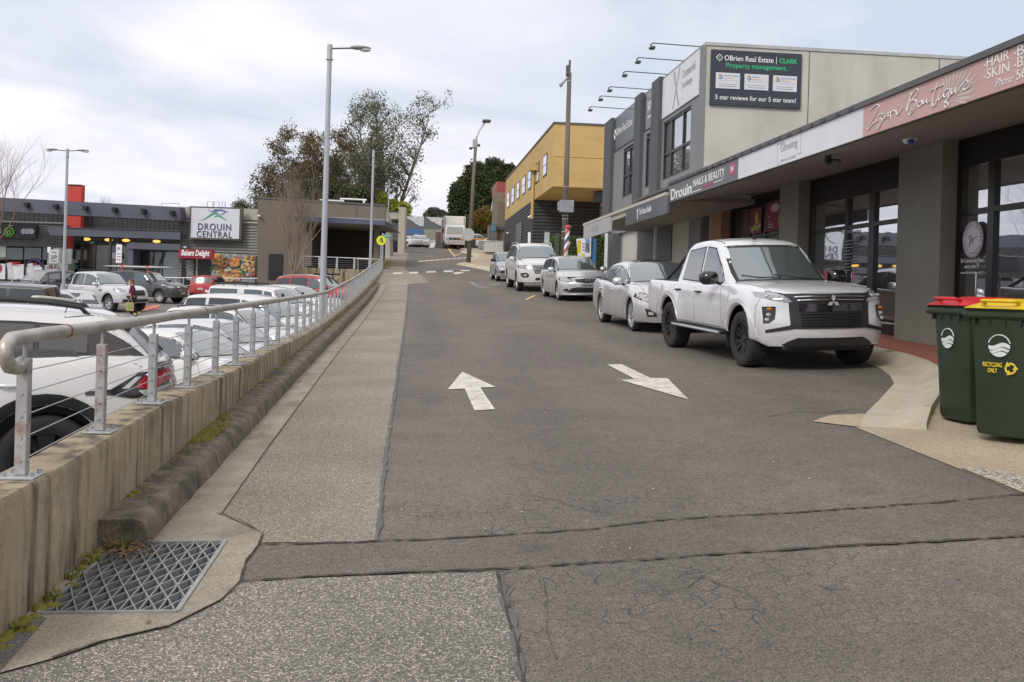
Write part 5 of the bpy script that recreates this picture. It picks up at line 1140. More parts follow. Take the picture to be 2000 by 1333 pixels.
for x in (624, 658, 692): X = cp(x, 520, 57.5)[0]; mb = MB(); mb.box(X-.06, 57.46, 1.06, X+.06, 57.54, 1.7); cb(mb, 'post', MAT['galv'], rw)
mb = MB(); X = cp(593, 505, 57.5)[0]; mb.box(X-.03, 57.47, 1.06, X+.03, 57.53, 2.2); cb(mb, 'tall_post', MAT['galv'], rw)
rr_ = thing('roof_guard', 'white guard rail on the roof of the brown building', 'railing', tuple(wv(-10, 66, 6)))
mb = MB(); p = cp(624, 391, 66); q = cp(672, 393.5, 66); s = cp(716, 391, 66); mb.tube([(p[0], 66, p[1]), (q[0], 66, q[1])], .06, 6); mb.tube([(cp(664, 388, 66)[0], 66, cp(664, 388.5, 66)[1]), (s[0], 66, s[1])], .06, 6)
for x, y in ((634, 386), (668, 388), (711, 391)): k = cp(x, y, 66); mb.box(k[0]-.06, 65.95, k[1]-1, k[0]+.06, 66.05, k[1])
cb(mb, 'rail', W_, rr_)

# cream building beyond, sheds at the top of the road
cr_ = thing('cream_building', 'cream building with a tall square column and open passage at the road side', 'building', (-4.5, 84, 3.4))
mb = MB(); mb.prism([cp(752, 404, 74), cp(758, 428, 74), cp(761, 470, 74), cp(763, 520, 74), cp(750, 560, 74), cp(744, 560, 74), cp(744, 404, 74)], 74, 76, 'Y'); cb(mb, 'end_wall', C_beige, cr_)
c1 = gp(786, 494.5); kc = c1[1]
mb = MB(); X = cp(784.6, 440, kc)[0]; mb.box(X-.28, kc, 1.0, X+.28, kc+1.4, cp(785, 405, kc)[1]); cb(mb, 'column', M_('cream_column', (.40, .36, .29), .8), cr_)
QB('band', C_beige, cr_, 757, 414, 783, 428.5, kc+.4, 2); QB('band_cap', R_cap, cr_, 757, 412.5, 783, 414, kc+.3, 2.2); QB('glass_front', GLD, cr_, 756, 428, 783, 500, kc+3, .3); QB('dark_jamb', R_cap, cr_, 778, 428, 783, 495, kc+.5, 1)
shed = thing('shed_building', 'grey sawtooth roofed shed with blue and cream walls across the top of the road', 'building', tuple(wv(-15, 190, 5)))
def c3p(pts): return [(700+x/6.667, 380+y/6.667) for x, y in pts]
mb = MB(); qp(mb, c3p([(440, 270), (580, 290), (810, 412), (850, 412), (851, 290), (1110, 430), (1110, 455), (440, 455)]), 190, .5); cb(mb, 'gable_wall', F_('shed_grey', (.1, .105, .11), .7), shed)
for pts in (((588, 288), (846, 288), (846, 404), (815, 408)), ((868, 292), (1142, 305), (1142, 432), (1110, 426))): mb = MB(); qp(mb, c3p(pts), 191, .3); cb(mb, 'roof', corrug('zinc_roof' , (.5, .51, .52), 1.2, 0, amp=.3), shed)
QB('blue_wall', M_('blue_wall', (.05, .12, .26), .6, var=.1, vs=.2), shed, 700+440/6.667, 446, 828.7, 500, 189.5, .5); QB('cream_wall', M_('cream_block', (.24, .225, .18), .8), shed, 828.7, 448, 870, 500, 189.4, .5)
QB('awning', R_cap, shed, 786, 457, 802, 459.5, 188.5, 1); QB('notice', F_('mauve_notice', (.3, .28, .35), .5), shed, 808, 457, 816, 466, 189.2, .2)

# ================================================================== POLES
def street_light(x, y, z0, z1, label, arm=1.1, dirs=((1, 0),), r0=.095, r1=.06, head=.55, name='street_light', mat=None):
    t = thing(name, label, 'street light', (x, y, z0)); H = z1-z0
    mb = MB(); mb.tube([(0, 0, 0), (0, 0, H-.35)], [r0, r1], 8); mb.tube([(0, 0, H-.38), (0, 0, H)], [r1*1.15, r1*1.15], 12); mb.tube([(0, 0, H-.40), (0, 0, H-.37)], [r1*1.6]*2, 12); mb.build('pole', mat or M_('galvanised_pole', (.4, .42, .45), .45, metal=.3, var=.06, vs=2), t)
    for dx, dy in dirs:
        M = Matrix.Rotation(math.atan2(dy, dx), 4, 'Z')
        mb = MB(); mb.tube([(0, 0, H-.1), (arm-.45, 0, H-.07)], .022, 8, M=M); mb.build('arm', R_cap, t)
        mb = MB(); mb.v = []; vs = []
        for i in range(9):
            u = i/8; w_ = .13*math.sin(PI*min(1, u*.9+.12))**.5; hh = .065*math.sin(PI*min(1, u*.85+.15))**.6
            for k in range(12): a = 2*PI*k/12; vs.append((arm-.5+u*head, w_*math.cos(a), H-.06+hh*math.sin(a)*(1 if math.sin(a) > 0 else .7)))
        mb.add(vs, [(i*12+k, i*12+(k+1) % 12, (i+1)*12+(k+1) % 12, (i+1)*12+k) for i in range(8) for k in range(12)]+[tuple(range(12))[::-1], tuple(96+k for k in range(12))], M); hd = mb.build('lamp_head', M_('lamp_grey', (.28, .29, .29), .5), t, smooth=True)
        mb = MB(); mb.ell((arm-.12, 0, H-.11), (.15, .09, .05), 14, 8, M=M); mb.build('lens', F_('lamp_lens', (.6, .62, .6), .2), hd, smooth=True)
    return t
p_ = at(640, 27, 560); t_ = -2.35
u_, v_ = ray(648, 92); ztop = 6.35
street_light(t_, 26.5, GC(-2.4, 26.5), ztop, 'tall grey street light standing behind the handrail among the white cars', arm=1.05, dirs=((CYW, -SYW),))
street_light(-2.35, 55, .6, 7.55, 'slim grey street light near the far end of the handrail', arm=1.1, dirs=((CYW, -SYW),), r0=.08)
pl = at(124, 47.5, 560); street_light(pl.x, pl.y, -1.7, cp(128, 291, 47.5)[1], 'twin headed street light rising from the parked cars before the shopping centre', arm=1.0, dirs=((CYW, -SYW), (-CYW, SYW)), r0=.09)
p3 = at(756, 95, 500); street_light(p3.x, p3.y, 3.5, cp(756, 352, 95)[1], 'distant small street light beyond the brown building', arm=1.0, dirs=((CYW, -SYW),), r0=.07)
# timber poles on the right
timber = M_('weathered_timber_pole', (.135, .117, .098), .9, var=.25, vs=4, stretch=(1, 1, .08), fine=.2, fs=30, bump=.4, bs=20)
pp_ = thing('power_pole', 'tall timber pole with grey cable box and cameras between the parked cars and the office', 'pole', (6.95, 45.8, .35))
H = rT(1117, 112, 6.95)[1]-.35
mb = MB(); mb.tube([(0, 0, 0), (0, 0, H-.6)], [.155, .1], 14); mb.build('pole', timber, pp_, smooth=True)
mb = MB(); mb.tube([(0, 0, H-.6), (0, 0, H)], [.05, .05], 8); mb.bbox(-.16, -.12, H-.75, .02, .12, H-.25, .02); mb.build('radio_unit', R_cap, pp_)
mb = MB(); mb.tube([(-.1, 0, H-.85), (-.35, -.1, H-1.15)], .05, 8); mb.ell((-.4, -.12, H-1.2), (.09, .09, .09)); mb.build('camera', M_('camera_grey', (.3, .3, .3), .5), pp_, smooth=True)
zb_ = rT(1117, 410, 6.95)[1]-.35; zt_ = rT(1117, 386, 6.95)[1]-.35
mb = MB(); mb.bbox(-.32, -.5, zb_, .32, -.18, zt_, .02); mb.bbox(-.36, -.15, zb_+.1, -.2, .15, zt_-.05, .02); mb.build('cable_box', M_('box_grey', (.3, .32, .34), .5, metal=.2), pp_)
mb = MB(); mb.tube([(.09, -.2, 0), (.09, -.21, zb_-1.7), (.22, -.25, zb_-1.35)], .045, 8); mb.build('conduit', MAT['galv'], pp_, smooth=True)
for z in (2.2, 2.5, zb_-.3, zb_-.15, zb_+1.2, H-1.0): mb = MB(); mb.tube([(0, 0, z), (0, 0, z+.04)], .155-.0055*z+.008, 14); mb.build('band', MAT['galv'], pp_)
b_ = gp(915, 513, G, .12); tp = at(931.5, b_[1]*1.0, 285)
lp = thing('street_light', 'leaning timber pole with street light and cameras on the street corner', 'street light', (b_[0], b_[1], G(*b_)+.1))
sc_ = (b_[1]); top = (cp(929, 285, sc_)[0], cp(929, 285, sc_)[1]); tw = wv(top[0], sc_, top[1]); base = Vector((b_[0], b_[1], G(*b_)+.1)); tv = Vector((tw.x, b_[1], tw.z))-base
mb = MB(); mb.tube([(0, 0, 0), tuple(tv)], [.16, .10], 12); mb.build('pole', timber, lp, smooth=True)
def lpp(px, py): q = cp(px, py, sc_); v = wv(q[0], sc_, q[1]); return Vector((v.x, b_[1], v.z))-base
mb = MB(); mb.tube([lpp(928.5, 284), lpp(931, 268), lpp(937, 254), lpp(947, 240)], .05, 8); mb.tube([lpp(931, 272), lpp(937, 254)], .025, 6); mb.build('arm', MAT['galv'], lp, smooth=True)
h = lpp(950, 236.5); mb = MB(); mb.bbox(h.x-.25, h.y-.3, h.z-.08, h.x+.3, h.y+.3, h.z+.08, .04); mb.build('lamp_head', R_cap, lp)
for (x, y) in ((919.5, 290), (935, 284)): h = lpp(x, y); mb = MB(); mb.tube([lpp(928, 287), h], .035, 6); mb.ell(tuple(h), (.12, .12, .1)); mb.build('camera', R_cap, lp, smooth=True)
h = lpp(928, 281); mb = MB(); mb.bbox(h.x-.16, h.y-.15, h.z-.3, h.x+.16, h.y+.15, h.z+.3, .03); mb.build('radio_unit', M_('box_pale', (.35, .36, .37), .5), lp)
h = lpp(917, 459); mb = MB(); mb.tube([(h.x-.1, -.22, h.z), (h.x-.1, -.26, h.z)], .42, 24); mb.build('sign_back', M_('sign_alloy', (.45, .45, .43), .4, metal=.3), lp)
h = lpp(919, 468); mb = MB(); mb.tube([(h.x-.7, -.2, h.z), (h.x+.9, -.2, h.z+.02)], .05, 6); mb.build('reflector', F_('amber', (.6, .25, .03), .5), lp)

# ================================================================== SIGNS
def post_sign(name, label, px, base_py, top_py, D, build, rad=.03, fn=None, z0=None):
    X, zt = cp(px, top_py, D); zb = z0 if z0 is not None else cp(px, base_py, D)[1]
    t = thing(name, label, 'sign', tuple(wv(X, D, zb)), -YAW)
    mb = MB(); mb.tube([(0, 0, 0), (0, 0, zt-zb)], rad, 8); mb.build('post', MAT['galv'], t); build(t, D/FPX, zt-zb); return t
def ped(t, k, h):
    mb = MB(); mb.tube([(.03, -.04, h-.27), (.03, -.06, h-.27)], .27, 28); mb.build('disc', F_('fluoro_yellow', (.62, .72, .02), .5), t)
    mb = MB()
    for P in ([(-.02, .15), (.04, .17), (.1, .02), (.06, .0)], [(-.1, -.02), (-.03, .15), (.02, .14), (-.05, -.03)], [(-.04, -.12), (.03, .02), (.07, .0), (.01, -.13)], [(.07, -.12), (.04, .02), (.09, .02), (.12, -.1)]): mb.prism([(x+.03, z+h-.27) for x, z in P], -.064, -.068, 'Y')
    mb.build('figure', BK, t)
post_sign('crossing_sign', 'round yellow pedestrian crossing sign at the far end of the handrail', 744, 530, 461, 56.8, ped, z0=.9)
def street_name(t, k, h):
    mb = MB(); mb.bbox(.02, -.02, h-.25, .52, .02, h-.05, .01); mb.build('blade', F_('street_green', (.02, .22, .18), .5), t)
    mb = MB(); mb.text('PRINCES', (.07, -.022, h-.2), (1, 0, 0), (0, 0, 1), .3, .1); mb.text('>', (.41, -.022, h-.21), (1, 0, 0), (0, 0, 1), .07, .12); mb.build('lettering', W_, t)
post_sign('street_name_sign', 'small green street name blade on a dark post beside the crossing sign', 748, 530, 456, 57.3, street_name, rad=.07, z0=.9)
def park(t, k, h):
    mb = MB(); mb.bbox(-.18, -.03, h-1.15, .18, 0, h, .01); f = mb.build('plate', W_, t)
    mb = MB(); mb.text('P', (-.08, -.034, h-.4), (1, 0, 0), (0, 0, 1), .15, .22, bold=.02); mb.build('letter_plate', F_('sign_blue', (.03, .12, .4), .5), t)
    mb = MB(); mb.box(-.12, -.034, h-.62, .12, -.031, h-.56); mb.box(-.12, -.034, h-.8, .12, -.031, h-.74); mb.box(-.12, -.034, h-.98, .12, -.031, h-.92); mb.build('print', RD, t)
post_sign('parking_sign', 'narrow white parking sign with blue letter before the centre entrance', 233, 560, 478, 62, park, z0=-1.1)
def twop(t, k, h):
    mb = MB(); mb.bbox(-.25, -.03, h-.72, .25, 0, h, .02); mb.build('plate', M_('plate_white', (.5, .52, .53), .5), t)
    mb = MB(); mb.text('2P', (-.17, -.034, h-.5), (1, 0, 0), (0, 0, 1), .33, .2, bold=.01); mb.box(-.15, -.034, h-.62, .15, -.031, h-.58); mb.box(-.12, -.034, h-.16, .12, -.031, h-.12); mb.build('lettering', BK, t)
post_sign('time_limit_sign', 'white two hour parking plate on a post beside the twin light pole', 106, 560, 488, 52, twop, z0=-1.3)
def slimp(t, k, h): mb = MB(); mb.bbox(-.08, -.03, h-.3, .1, 0, h, .01); mb.build('plate', W_, t); mb = MB(); mb.bbox(-.09, -.02, h-.65, .05, 0, h-.33, .01); mb.build('lower_plate', R_cap, t)
post_sign('bay_sign', 'slim white plate on a post next to the two hour parking sign', 96, 560, 483, 52.2, slimp, z0=-1.3)
def back(t, k, h): mb = MB(); mb.bbox(-.28, 0, h-.75, .28, .03, h, .05); mb.build('plate', M_('plate_back', (.27, .26, .25), .6), t)
post_sign('parking_plate', 'taupe back of a sign plate just past the twin light pole', 130, 560, 486, 49, back, z0=-1.4)
post_sign('parking_plate', 'taupe back of a sign plate behind the two hour parking plate', 113, 560, 484, 53.5, back, z0=-1.4)
for i, (px, y0, lb) in enumerate(((35, 516, 'leaning pale bay marker in front of the black pickup windscreen'), (76, 517, 'leaning pale bay marker beside the black pickup door'))):
    def mk(t, k, h): mb = MB(); mb.bbox(-.1, -.03, h-.5, .1, 0, h+.1, .01, Matrix.Rotation(.0, 4, 'Y')); mb.build('plate', M_('marker_pale', (.5, .5, .5), .5), t)
    o = post_sign('bay_marker', lb, px+4, 560, y0+2, 38, mk, z0=-1.7); o.rotation_euler = (0, -.18, -YAW); o['group'] = 'bay markers by the black pickup'

# ================================================================== RIGHT SIDE SMALL THINGS
hg = thing('hedge', 'clipped green hedge between the office and the yellow building', 'hedge', (9.5, 52, G(9, 52)))
rr = random.Random(8); mb = MB()
def leafbox(mb, x0, y0, z0, x1, y1, z1, n, sz, r):
    for i in range(n):
        f = r.random(); x, y, z = r.uniform(x0, x1), r.uniform(y0, y1), r.uniform(z0, z1)
        if f < .45: y = y0+abs(r.gauss(0, .05))
        elif f < .7: z = z1-abs(r.gauss(0, .04))
        elif f < .9: x = x0+abs(r.gauss(0, .05))
        d = Vector((r.uniform(-1, 1), r.uniform(-1, 1), r.uniform(-1, 1))).normalized(); e = d.cross(Vector((r.uniform(-1, 1), r.uniform(-1, 1), r.uniform(-1, 1)))).normalized(); s_ = sz*r.uniform(.6, 1.3); c = Vector((x, y, z))
        mb.add([c-d*s_, c+e*s_*.5, c+d*s_, c-e*s_*.5], [(0, 1, 2, 3)])
hz0 = G(9, 50)
leafbox(mb, 9.0, 50, hz0, 14, 52, zT(1130, 446, 9.0) if False else rS(1130, 446, 50)[1], 9000, .06, rr)
leafbox(mb, 7.6, 54, hz0, 10.5, 55.5, rS(1090, 461, 54)[1], 3500, .06, rr)
leafm = M_('hedge_leaf', (.06, .1, .022), .7, var=.4, vs=2.5, fine=.3, fs=12); mb.build('foliage', leafm, hg, world=True)
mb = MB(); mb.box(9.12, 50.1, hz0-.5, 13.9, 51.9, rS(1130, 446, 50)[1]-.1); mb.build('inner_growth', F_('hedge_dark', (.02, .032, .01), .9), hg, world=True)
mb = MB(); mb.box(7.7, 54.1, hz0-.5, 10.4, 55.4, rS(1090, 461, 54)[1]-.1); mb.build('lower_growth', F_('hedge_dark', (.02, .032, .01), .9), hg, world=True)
bpx = rS(1102, 500, 43)[0]; bp = thing('barber_pole', 'leaning barber pole striped red, white and blue beside the timber pole', 'pole', (bpx, 43, G(6.8, 43)+.12))
zt_ = rS(1104, 444, 43)[1]-bp.location.z
mp_ = F_('barber_white', (.7, .7, .7), .4)
for nm, ph, c in (('white_core', None, (.7, .7, .7)), ('red_stripe', 0, (.5, .03, .04)), ('blue_stripe', PI, (.04, .05, .22))):
    mb = MB()
    if ph is None: mb.tube([(0, 0, 0), (.12, 0, zt_)], .095, 14)
    else:
        vs = []; n = 90
        for i in range(n+1):
            z = zt_*i/n; a = ph+z*7.5; cx0 = .12*i/n
            for da in (-.75, -.3, .3, .75): vs.append((cx0+.1*math.cos(a+da), .1*math.sin(a+da), z))
        mb.add(vs, [(i*4+j, i*4+j+1, (i+1)*4+j+1, (i+1)*4+j) for i in range(n) for j in range(3)])
    mb.build(nm, F_('barber_'+nm, c, .4), bp, smooth=True)
mb = MB(); mb.ell((.13, 0, zt_), (.16, .16, .1)); mb.build('cap', F_('barber_cap', (.45, .05, .06), .4), bp, smooth=True)
ib = thing('info_board', 'tilted white real estate board with yellow strip near the timber pole', 'sign', (*[rS(1140, 500, 40)[0], 40], G(7, 40)+.1))
z0b = ib.location.z; P = [rS(1126, 467, 40), rS(1154.5, 463.5, 40), rS(1154, 502, 40), rS(1129, 501, 40)]
mb = MB(); mb.prism([(p[0]-ib.location.x, p[1]-z0b) for p in P], 0, .05, 'Y'); mb.build('panel', W_, ib)
def ibq(nm, x0, y0, x1, y1, mat, dd=.004): a = rS(x0, y0, 40); b = rS(x1, y1, 40); mb = MB(); mb.box(a[0]-ib.location.x, -dd, b[1]-z0b, b[0]-ib.location.x, -.001, a[1]-z0b); mb.build(nm, mat, ib)
ibq('yellow_strip', 1128, 470, 1134, 495, F_('board_yellow', (.7, .55, .02), .5)); ibq('yellow_label', 1136, 496, 1142.5, 500, bpy.data.materials['board_yellow']); ibq('photo_print', 1143.5, 466, 1151.5, 494, M_('photo_blur', (.16, .17, .22), .5, var=.6, vs=6)); ibq('photo_sky', 1143.5, 466, 1151.5, 475, F_('photo_sky', (.2, .32, .6), .5), .006)
for k in range(3): ibq('text_block', 1137, 475+k*6, 1142, 478.5+k*6, GY)
mb = MB(); mb.tube([(0, .1, 0), (0, .1, P[0][1]-z0b)], .05, 8); mb.build('post', MAT['galv'], ib)
bf = thing('banner_flag', 'narrow blue banner on a pole beside the real estate board', 'banner', (rS(1160, 500, 39)[0], 39, G(7.5, 39)+.1)); zz = rS(1160, 466, 39)[1]-bf.location.z
mb = MB(); mb.box(-.06, 0, .1, .09, .01, zz); mb.build('cloth', M_('banner_blue', (.05, .13, .3), .6, var=.3, vs=3), bf); mb = MB(); mb.tube([(-.1, 0, 0), (-.1, 0, zz+.1)], .02, 6); mb.build('pole', R_black, bf)
rl = thing('wall_lamp', 'red shaded wall lamp on a red bracket at the end of the office', 'lamp', (7.9, 42.2, 4.0)); a = rS(1181, 403, 42.2); b = rS(1189, 373, 42.2)
mb = MB(); mb.tube([(b[0], 42.2, 2.2), (b[0], 42.2, b[1]+.1), (a[0]+.1, 42.2, b[1]+.1), (a[0]+.1, 42.2, a[1]+.3)], .03, 8); mb.build('bracket', F_('lamp_red', (.35, .03, .03), .4), rl, world=True)
mb = MB(); mb.lathe([(.04, .4), (.1, .28), (.26, .08), (.27, .03)], 18, M=Matrix.Translation((a[0]+.1, 42.2, a[1]-.02))); mb.build('shade', F_('lamp_red', (.35, .03, .03), .4), rl, world=True, smooth=True)
mb = MB(); mb.ell((a[0]+.1, 42.2, a[1]+.03), (.14, .14, .1)); mb.build('bulb', M_('lit_bulb', (1, .95, .85), .5, emit=1.3), rl, world=True, smooth=True)
for i, (px, pt, s_, lb) in enumerate(((1034, 454, 56, 'slim white post against the black slats nearest the doorway'), (1068.5, 454, 50, 'wider white post at the corner of the hedge'), (1088.5, 458, 47, 'dark green post in front of the hedge'))):
    X, z = rS(px, pt, s_); po = thing('bollard_post', lb, 'post', (X, s_, G(7, s_))); mb = MB(); w_ = (.07, .12, .09)[i]; mb.bbox(-w_, -w_, 0, w_, w_, z-G(7, s_), .01); mb.build('shaft', (W_, M_('post_pale', (.4, .43, .42), .5), F_('post_green', (.05, .08, .05), .6))[i], po); mb = MB(); mb.bbox(-w_*1.2, -w_*1.2, z-G(7, s_), w_*1.2, w_*1.2, z-G(7, s_)+.04, .01); mb.build('cap', R_cap, po)

# wheelie bins
BG = M_('bin_green', (.022, .036, .02), .5, var=.12, vs=3, fine=.08, spec=.4)
def wheelie(label, loc, rz, lidc, text=True):
    t = thing('wheelie_bin', label, 'bin', loc, rz, 'wheelie bins on the driveway'); mb = MB()
    lv = [(0, .22, .25, .0), (.03, .235, .265, .0), (.5, .25, .29, -.005), (.86, .262, .32, -.01), (.93, .262, .325, -.01)]; vs = []; n = 24
    for z, hx, hy, oy in lv:
        for k in range(n):
            a = 2*PI*k/n; c, s = math.cos(a), math.sin(a); e = 5.0; q = (abs(c)**e+abs(s)**e)**(-1/e); vs.append((hx*c*q, hy*s*q+oy, z))
    mb.add(vs, [(i*n+k, i*n+(k+1) % n, (i+1)*n+(k+1) % n, (i+1)*n+k) for i in range(len(lv)-1) for k in range(n)]+[tuple(range(n))[::-1]]); mb.build('body', BG, t, ang=40)
    mb = MB(); mb.bbox(-.29, -.36, .905, .29, .36, .965, .02); mb.bbox(-.28, -.35, .965, .28, .35, .985, .01)
    for k in range(4): mb.box(-.2+k*.12, -.345, .86, -.19+k*.12, -.3, .905)
    mb.build('rim', BG, t)
    vs = []; G_ = 10
    for j in range(G_+1):
        for i in range(G_+1):
            u = -1+2*i/G_; v = -1+2*j/G_; z = .99+.055*(1-abs(u)**6)*(1-abs(v)**6)+.022*(1 if (abs(u) < .75 and -.4 < v < .8) else 0); vs.append((u*.27, v*.345-.01, z))
    mb = MB(); mb.add(vs, [(j*(G_+1)+i, j*(G_+1)+i+1, (j+1)*(G_+1)+i+1, (j+1)*(G_+1)+i) for j in range(G_) for i in range(G_)])
    m_ = len(vs); E_ = [i for i in range(G_+1)]+[(j*(G_+1)+G_) for j in range(1, G_+1)]+[(G_*(G_+1)+i) for i in range(G_-1, -1, -1)]+[(j*(G_+1)) for j in range(G_-1, 0, -1)]
    mb.add([vs[i] for i in E_]+[(vs[i][0], vs[i][1], .985) for i in E_], [(i, (i+1) % len(E_), len(E_)+(i+1) % len(E_), len(E_)+i) for i in range(len(E_))])
    ld = mb.build('lid', lidc, t, ang=35)
    mb = MB(); mb.tube([(-.13, -.30, 1.03), (-.13, -.36, 1.045), (-.1, -.385, 1.045), (.1, -.385, 1.045), (.13, -.36, 1.045), (.13, -.30, 1.03)], .014, 8); mb.build('lid_handle', lidc, ld, smooth=True)
    mb = MB(); mb.tube([(-.22, .33, .96), (-.22, .42, .98), (.22, .42, .98), (.22, .33, .96)], .018, 8); mb.build('handle', BG, t, smooth=True)
    for sx in (-1, 1):
        mb = MB(); mb.lathe([(.0, -.025), (.09, -.025), (.1, 0), (.09, .025), (0, .025)], 20, axis='X', M=Matrix.Translation((sx*.26, .26, .1))); mb.build('wheel', R_black, t, ang=40)
    fy = lambda z: -(.25+(z/.86)*.07)-.0+(-.01*z)-.004
    mb = MB(); cz = .70; R_ = .085; y_ = fy(cz)-.006
    for (a0, a1) in ((.25, 2.9),): mb.tube([(R_*math.cos(a0+(a1-a0)*i/16), y_, cz+R_*math.sin(a0+(a1-a0)*i/16)) for i in range(17)], .005, 5)
    def wave(z0, z1, ph):
        vs = []; n = 16
        for i in range(n+1):
            x = -R_*.98+2*R_*.98*i/n; lim = math.sqrt(max(0, R_*R_-x*x)); wv_ = .014*math.sin(x/R_*3+ph)
            a = max(-lim, min(lim, z0+wv_)); b = max(-lim, min(lim, z1+wv_)); vs += [(x, y_, cz+a), (x, y_, cz+b)]
        mb.add(vs, [(2*i, 2*i+1, 2*i+3, 2*i+2) for i in range(n)])
    wave(-.02, .012, .5); wave(-.05, -.026, .8); wave(-.1, -.056, 1.0)
    mb.build('council_logo', F_('logo_pale', (.6, .64, .62), .5), t)
    if text:
        mb = MB(); y_ = fy(.52)-.008; mb.text('RECYCLING', (-.13, y_, .535), (1, 0, 0), (0, 0, 1), .15, .035, bold=.02); mb.text('ONLY', (-.09, y_, .49), (1, 0, 0), (0, 0, 1), .075, .035, bold=.02)
        for k in range(3):
            a = PI/2+k*2*PI/3; c = Vector((.085, y_, .53)); R2 = .038
            p = [c+Vector((R2*math.cos(a+q), 0, R2*math.sin(a+q))) for q in (-.85, -.4, 0, .4)]; mb.tube(p, .009, 5)
            e = c+Vector((R2*math.cos(a+.85), 0, R2*math.sin(a+.85))); d = (e-p[-1]).normalized(); n_ = Vector((-d.z, 0, d.x)); mb.add([p[-1]+n_*.022, p[-1]-n_*.022, p[-1]+d*.035], [(0, 1, 2)])
        mb.build('recycling_mark', F_('mark_yellow', (.7, .5, .03), .5), t)
    return t
RL = M_('lid_red', (.55, .022, .035), .4, var=.05, spec=.4); YLd = M_('lid_yellow', (.68, .46, .01), .4, var=.05, spec=.4)
bz = .02
b1 = wheelie('dark green wheelie bin with a red lid on the driveway', (*at(1918, 9.1).xy, G(5.1, 8.6)+.06), math.radians(-84), RL, False); b1.scale = (1.05, 1.05, 1.05)
b2 = wheelie('dark green wheelie bin with a yellow lid and recycling mark', (*at(1994, 8.25).xy, G(5.3, 8.0)+.06), math.radians(-58), YLd, True); b2.scale = (1.05, 1.05, 1.05)

# far bins, cabinets
def farbox(name, label, cat, x0, y0, x1, y1, mat, lidm=None, depth=1.2, s=None, grp=None):
    b = gp(x0, y1, G, .1) if s is None else None; s = b[1] if s is None else s
    a = rS(x0, y0, s); c = rS(x1, y1, s); t = thing(name, label, cat, ((a[0]+c[0])/2, s, c[1]), group=grp)
    w_ = (c[0]-a[0])/2; h = a[1]-c[1]; mb = MB(); mb.bbox(-w_, 0, 0, w_, depth, h*.93, .03); mb.build('body', mat, t); mb = MB(); mb.bbox(-w_*1.03, -.04, h*.93, w_*1.03, depth+.04, h, .02); mb.build('lid', lidm or mat, t); return t
farbox('storage_cabinet', 'white steel cabinet standing against the black slatted wall', 'cabinet', 949, 470, 983, 494, M_('cabinet_white', (.5, .5, .46), .6), s=84, depth=2.5)
farbox('skip_bin', 'grey metal waste skip beside the white cabinet', 'bin', 936.5, 471, 949, 487, M_('skip_grey', (.25, .27, .27), .6), s=92, depth=1.6)
farbox('wheelie_bin', 'small dark wheelie bin with orange lid behind the leaning pole', 'bin', 909, 466, 914.5, 484, F_('far_bin', (.02, .03, .02), .6), F_('orange_lid', (.6, .2, .02), .5), s=104, grp='distant wheelie bins')
farbox('wheelie_bin', 'dark wheelie bin with orange lid between the leaning pole and white car', 'bin', 921, 466, 929, 482.5, F_('far_bin', (.02, .03, .02), .6), F_('orange_lid', (.6, .2, .02), .5), s=103, grp='distant wheelie bins')
farbox('planter_box', 'square black planter box beside the cream column', 'planter', 766.5, 485.5, 775, 495, R_black, s=85.5)
fv = thing('fence', 'timber fence along the back of the parking area beyond the truck', 'fence', (6, 118, 5)); mb = MB(); mb.box(2.5, 118, 4.6, 12, 118.1, rS(920, 456, 118)[1]); mb.build('boards', M_('fence_timber', (.2, .17, .14), .9, var=.2, vs=2, stretch=(3, 1, .2)), fv, world=True)
bu = thing('waste_stack', 'stacked blue and grey crates beside the brown building', 'crates', (7.6, 92, 4.6)); mb = MB(); a = rS(960.5, 435, 92); b = rS(971, 470, 92)
mb.bbox(a[0], 92, b[1], b[0], 93.4, a[1]-.9, .05); mb.build('grey_crate', M_('crate_grey', (.12, .13, .14), .7), bu, world=True); mb = MB(); mb.bbox(a[0]+.05, 92.1, a[1]-.88, b[0]-.1, 93.2, a[1], .05); mb.build('blue_crate', M_('crate_blue', (.08, .17, .25), .6), bu, world=True)
for i, (px, lb) in enumerate(((955.5, 'first grey timber post from the leaning pole'), (1016, 'post')) [:1]): X, z = rS(px, 441, 90); po = thing('timber_post', 'rough grey timber post beside the stacked crates', 'post', (X, 90, 3.4)); mb = MB(); mb.tube([(0, 0, 0), (.02, 0, z-3.4)], [.2, .17], 10); mb.build('shaft', timber, po, smooth=True); mb = MB(); mb.tube([(.02, 0, z-3.4), (.02, 0, z-3.35)], .19, 10); mb.build('cap', R_cap, po)
# trolley bay rail in the car park
tb = thing('trolley_bay', 'cream painted pipe rails of a trolley bay beside the white car roof', 'rail', tuple(wv(-8, 18, -2.2)))
Dk = 17.5; mb = MB(); mb.tube([(*[cp(56, 625, Dk)[0], Dk], cp(56, 625, Dk)[1]-.8), (cp(56, 600, Dk)[0], Dk, cp(56, 600, Dk)[1]), (cp(58, 588, Dk)[0], Dk, cp(58, 588, Dk)[1]), (cp(66, 583, Dk)[0], Dk, cp(66, 583, Dk)[1]), (cp(79, 583, Dk)[0], Dk, cp(79, 583, Dk)[1]), (cp(140, 591, Dk+1.3)[0], Dk+1.3, cp(140, 589, Dk+1.3)[1]), (cp(148, 594, Dk+1.3)[0], Dk+1.3, cp(148, 594, Dk+1.3)[1]), (cp(151, 602, Dk+1.3)[0], Dk+1.3, cp(151, 602, Dk+1.3)[1]-.9)], .05, 12)
cb(mb, 'top_rail', M_('cream_paint_pipe', (.5, .48, .42), .5, var=.1, vs=4, stain=.4, stainc=(.25, .15, .07), sscale=5), tb, smooth=True)
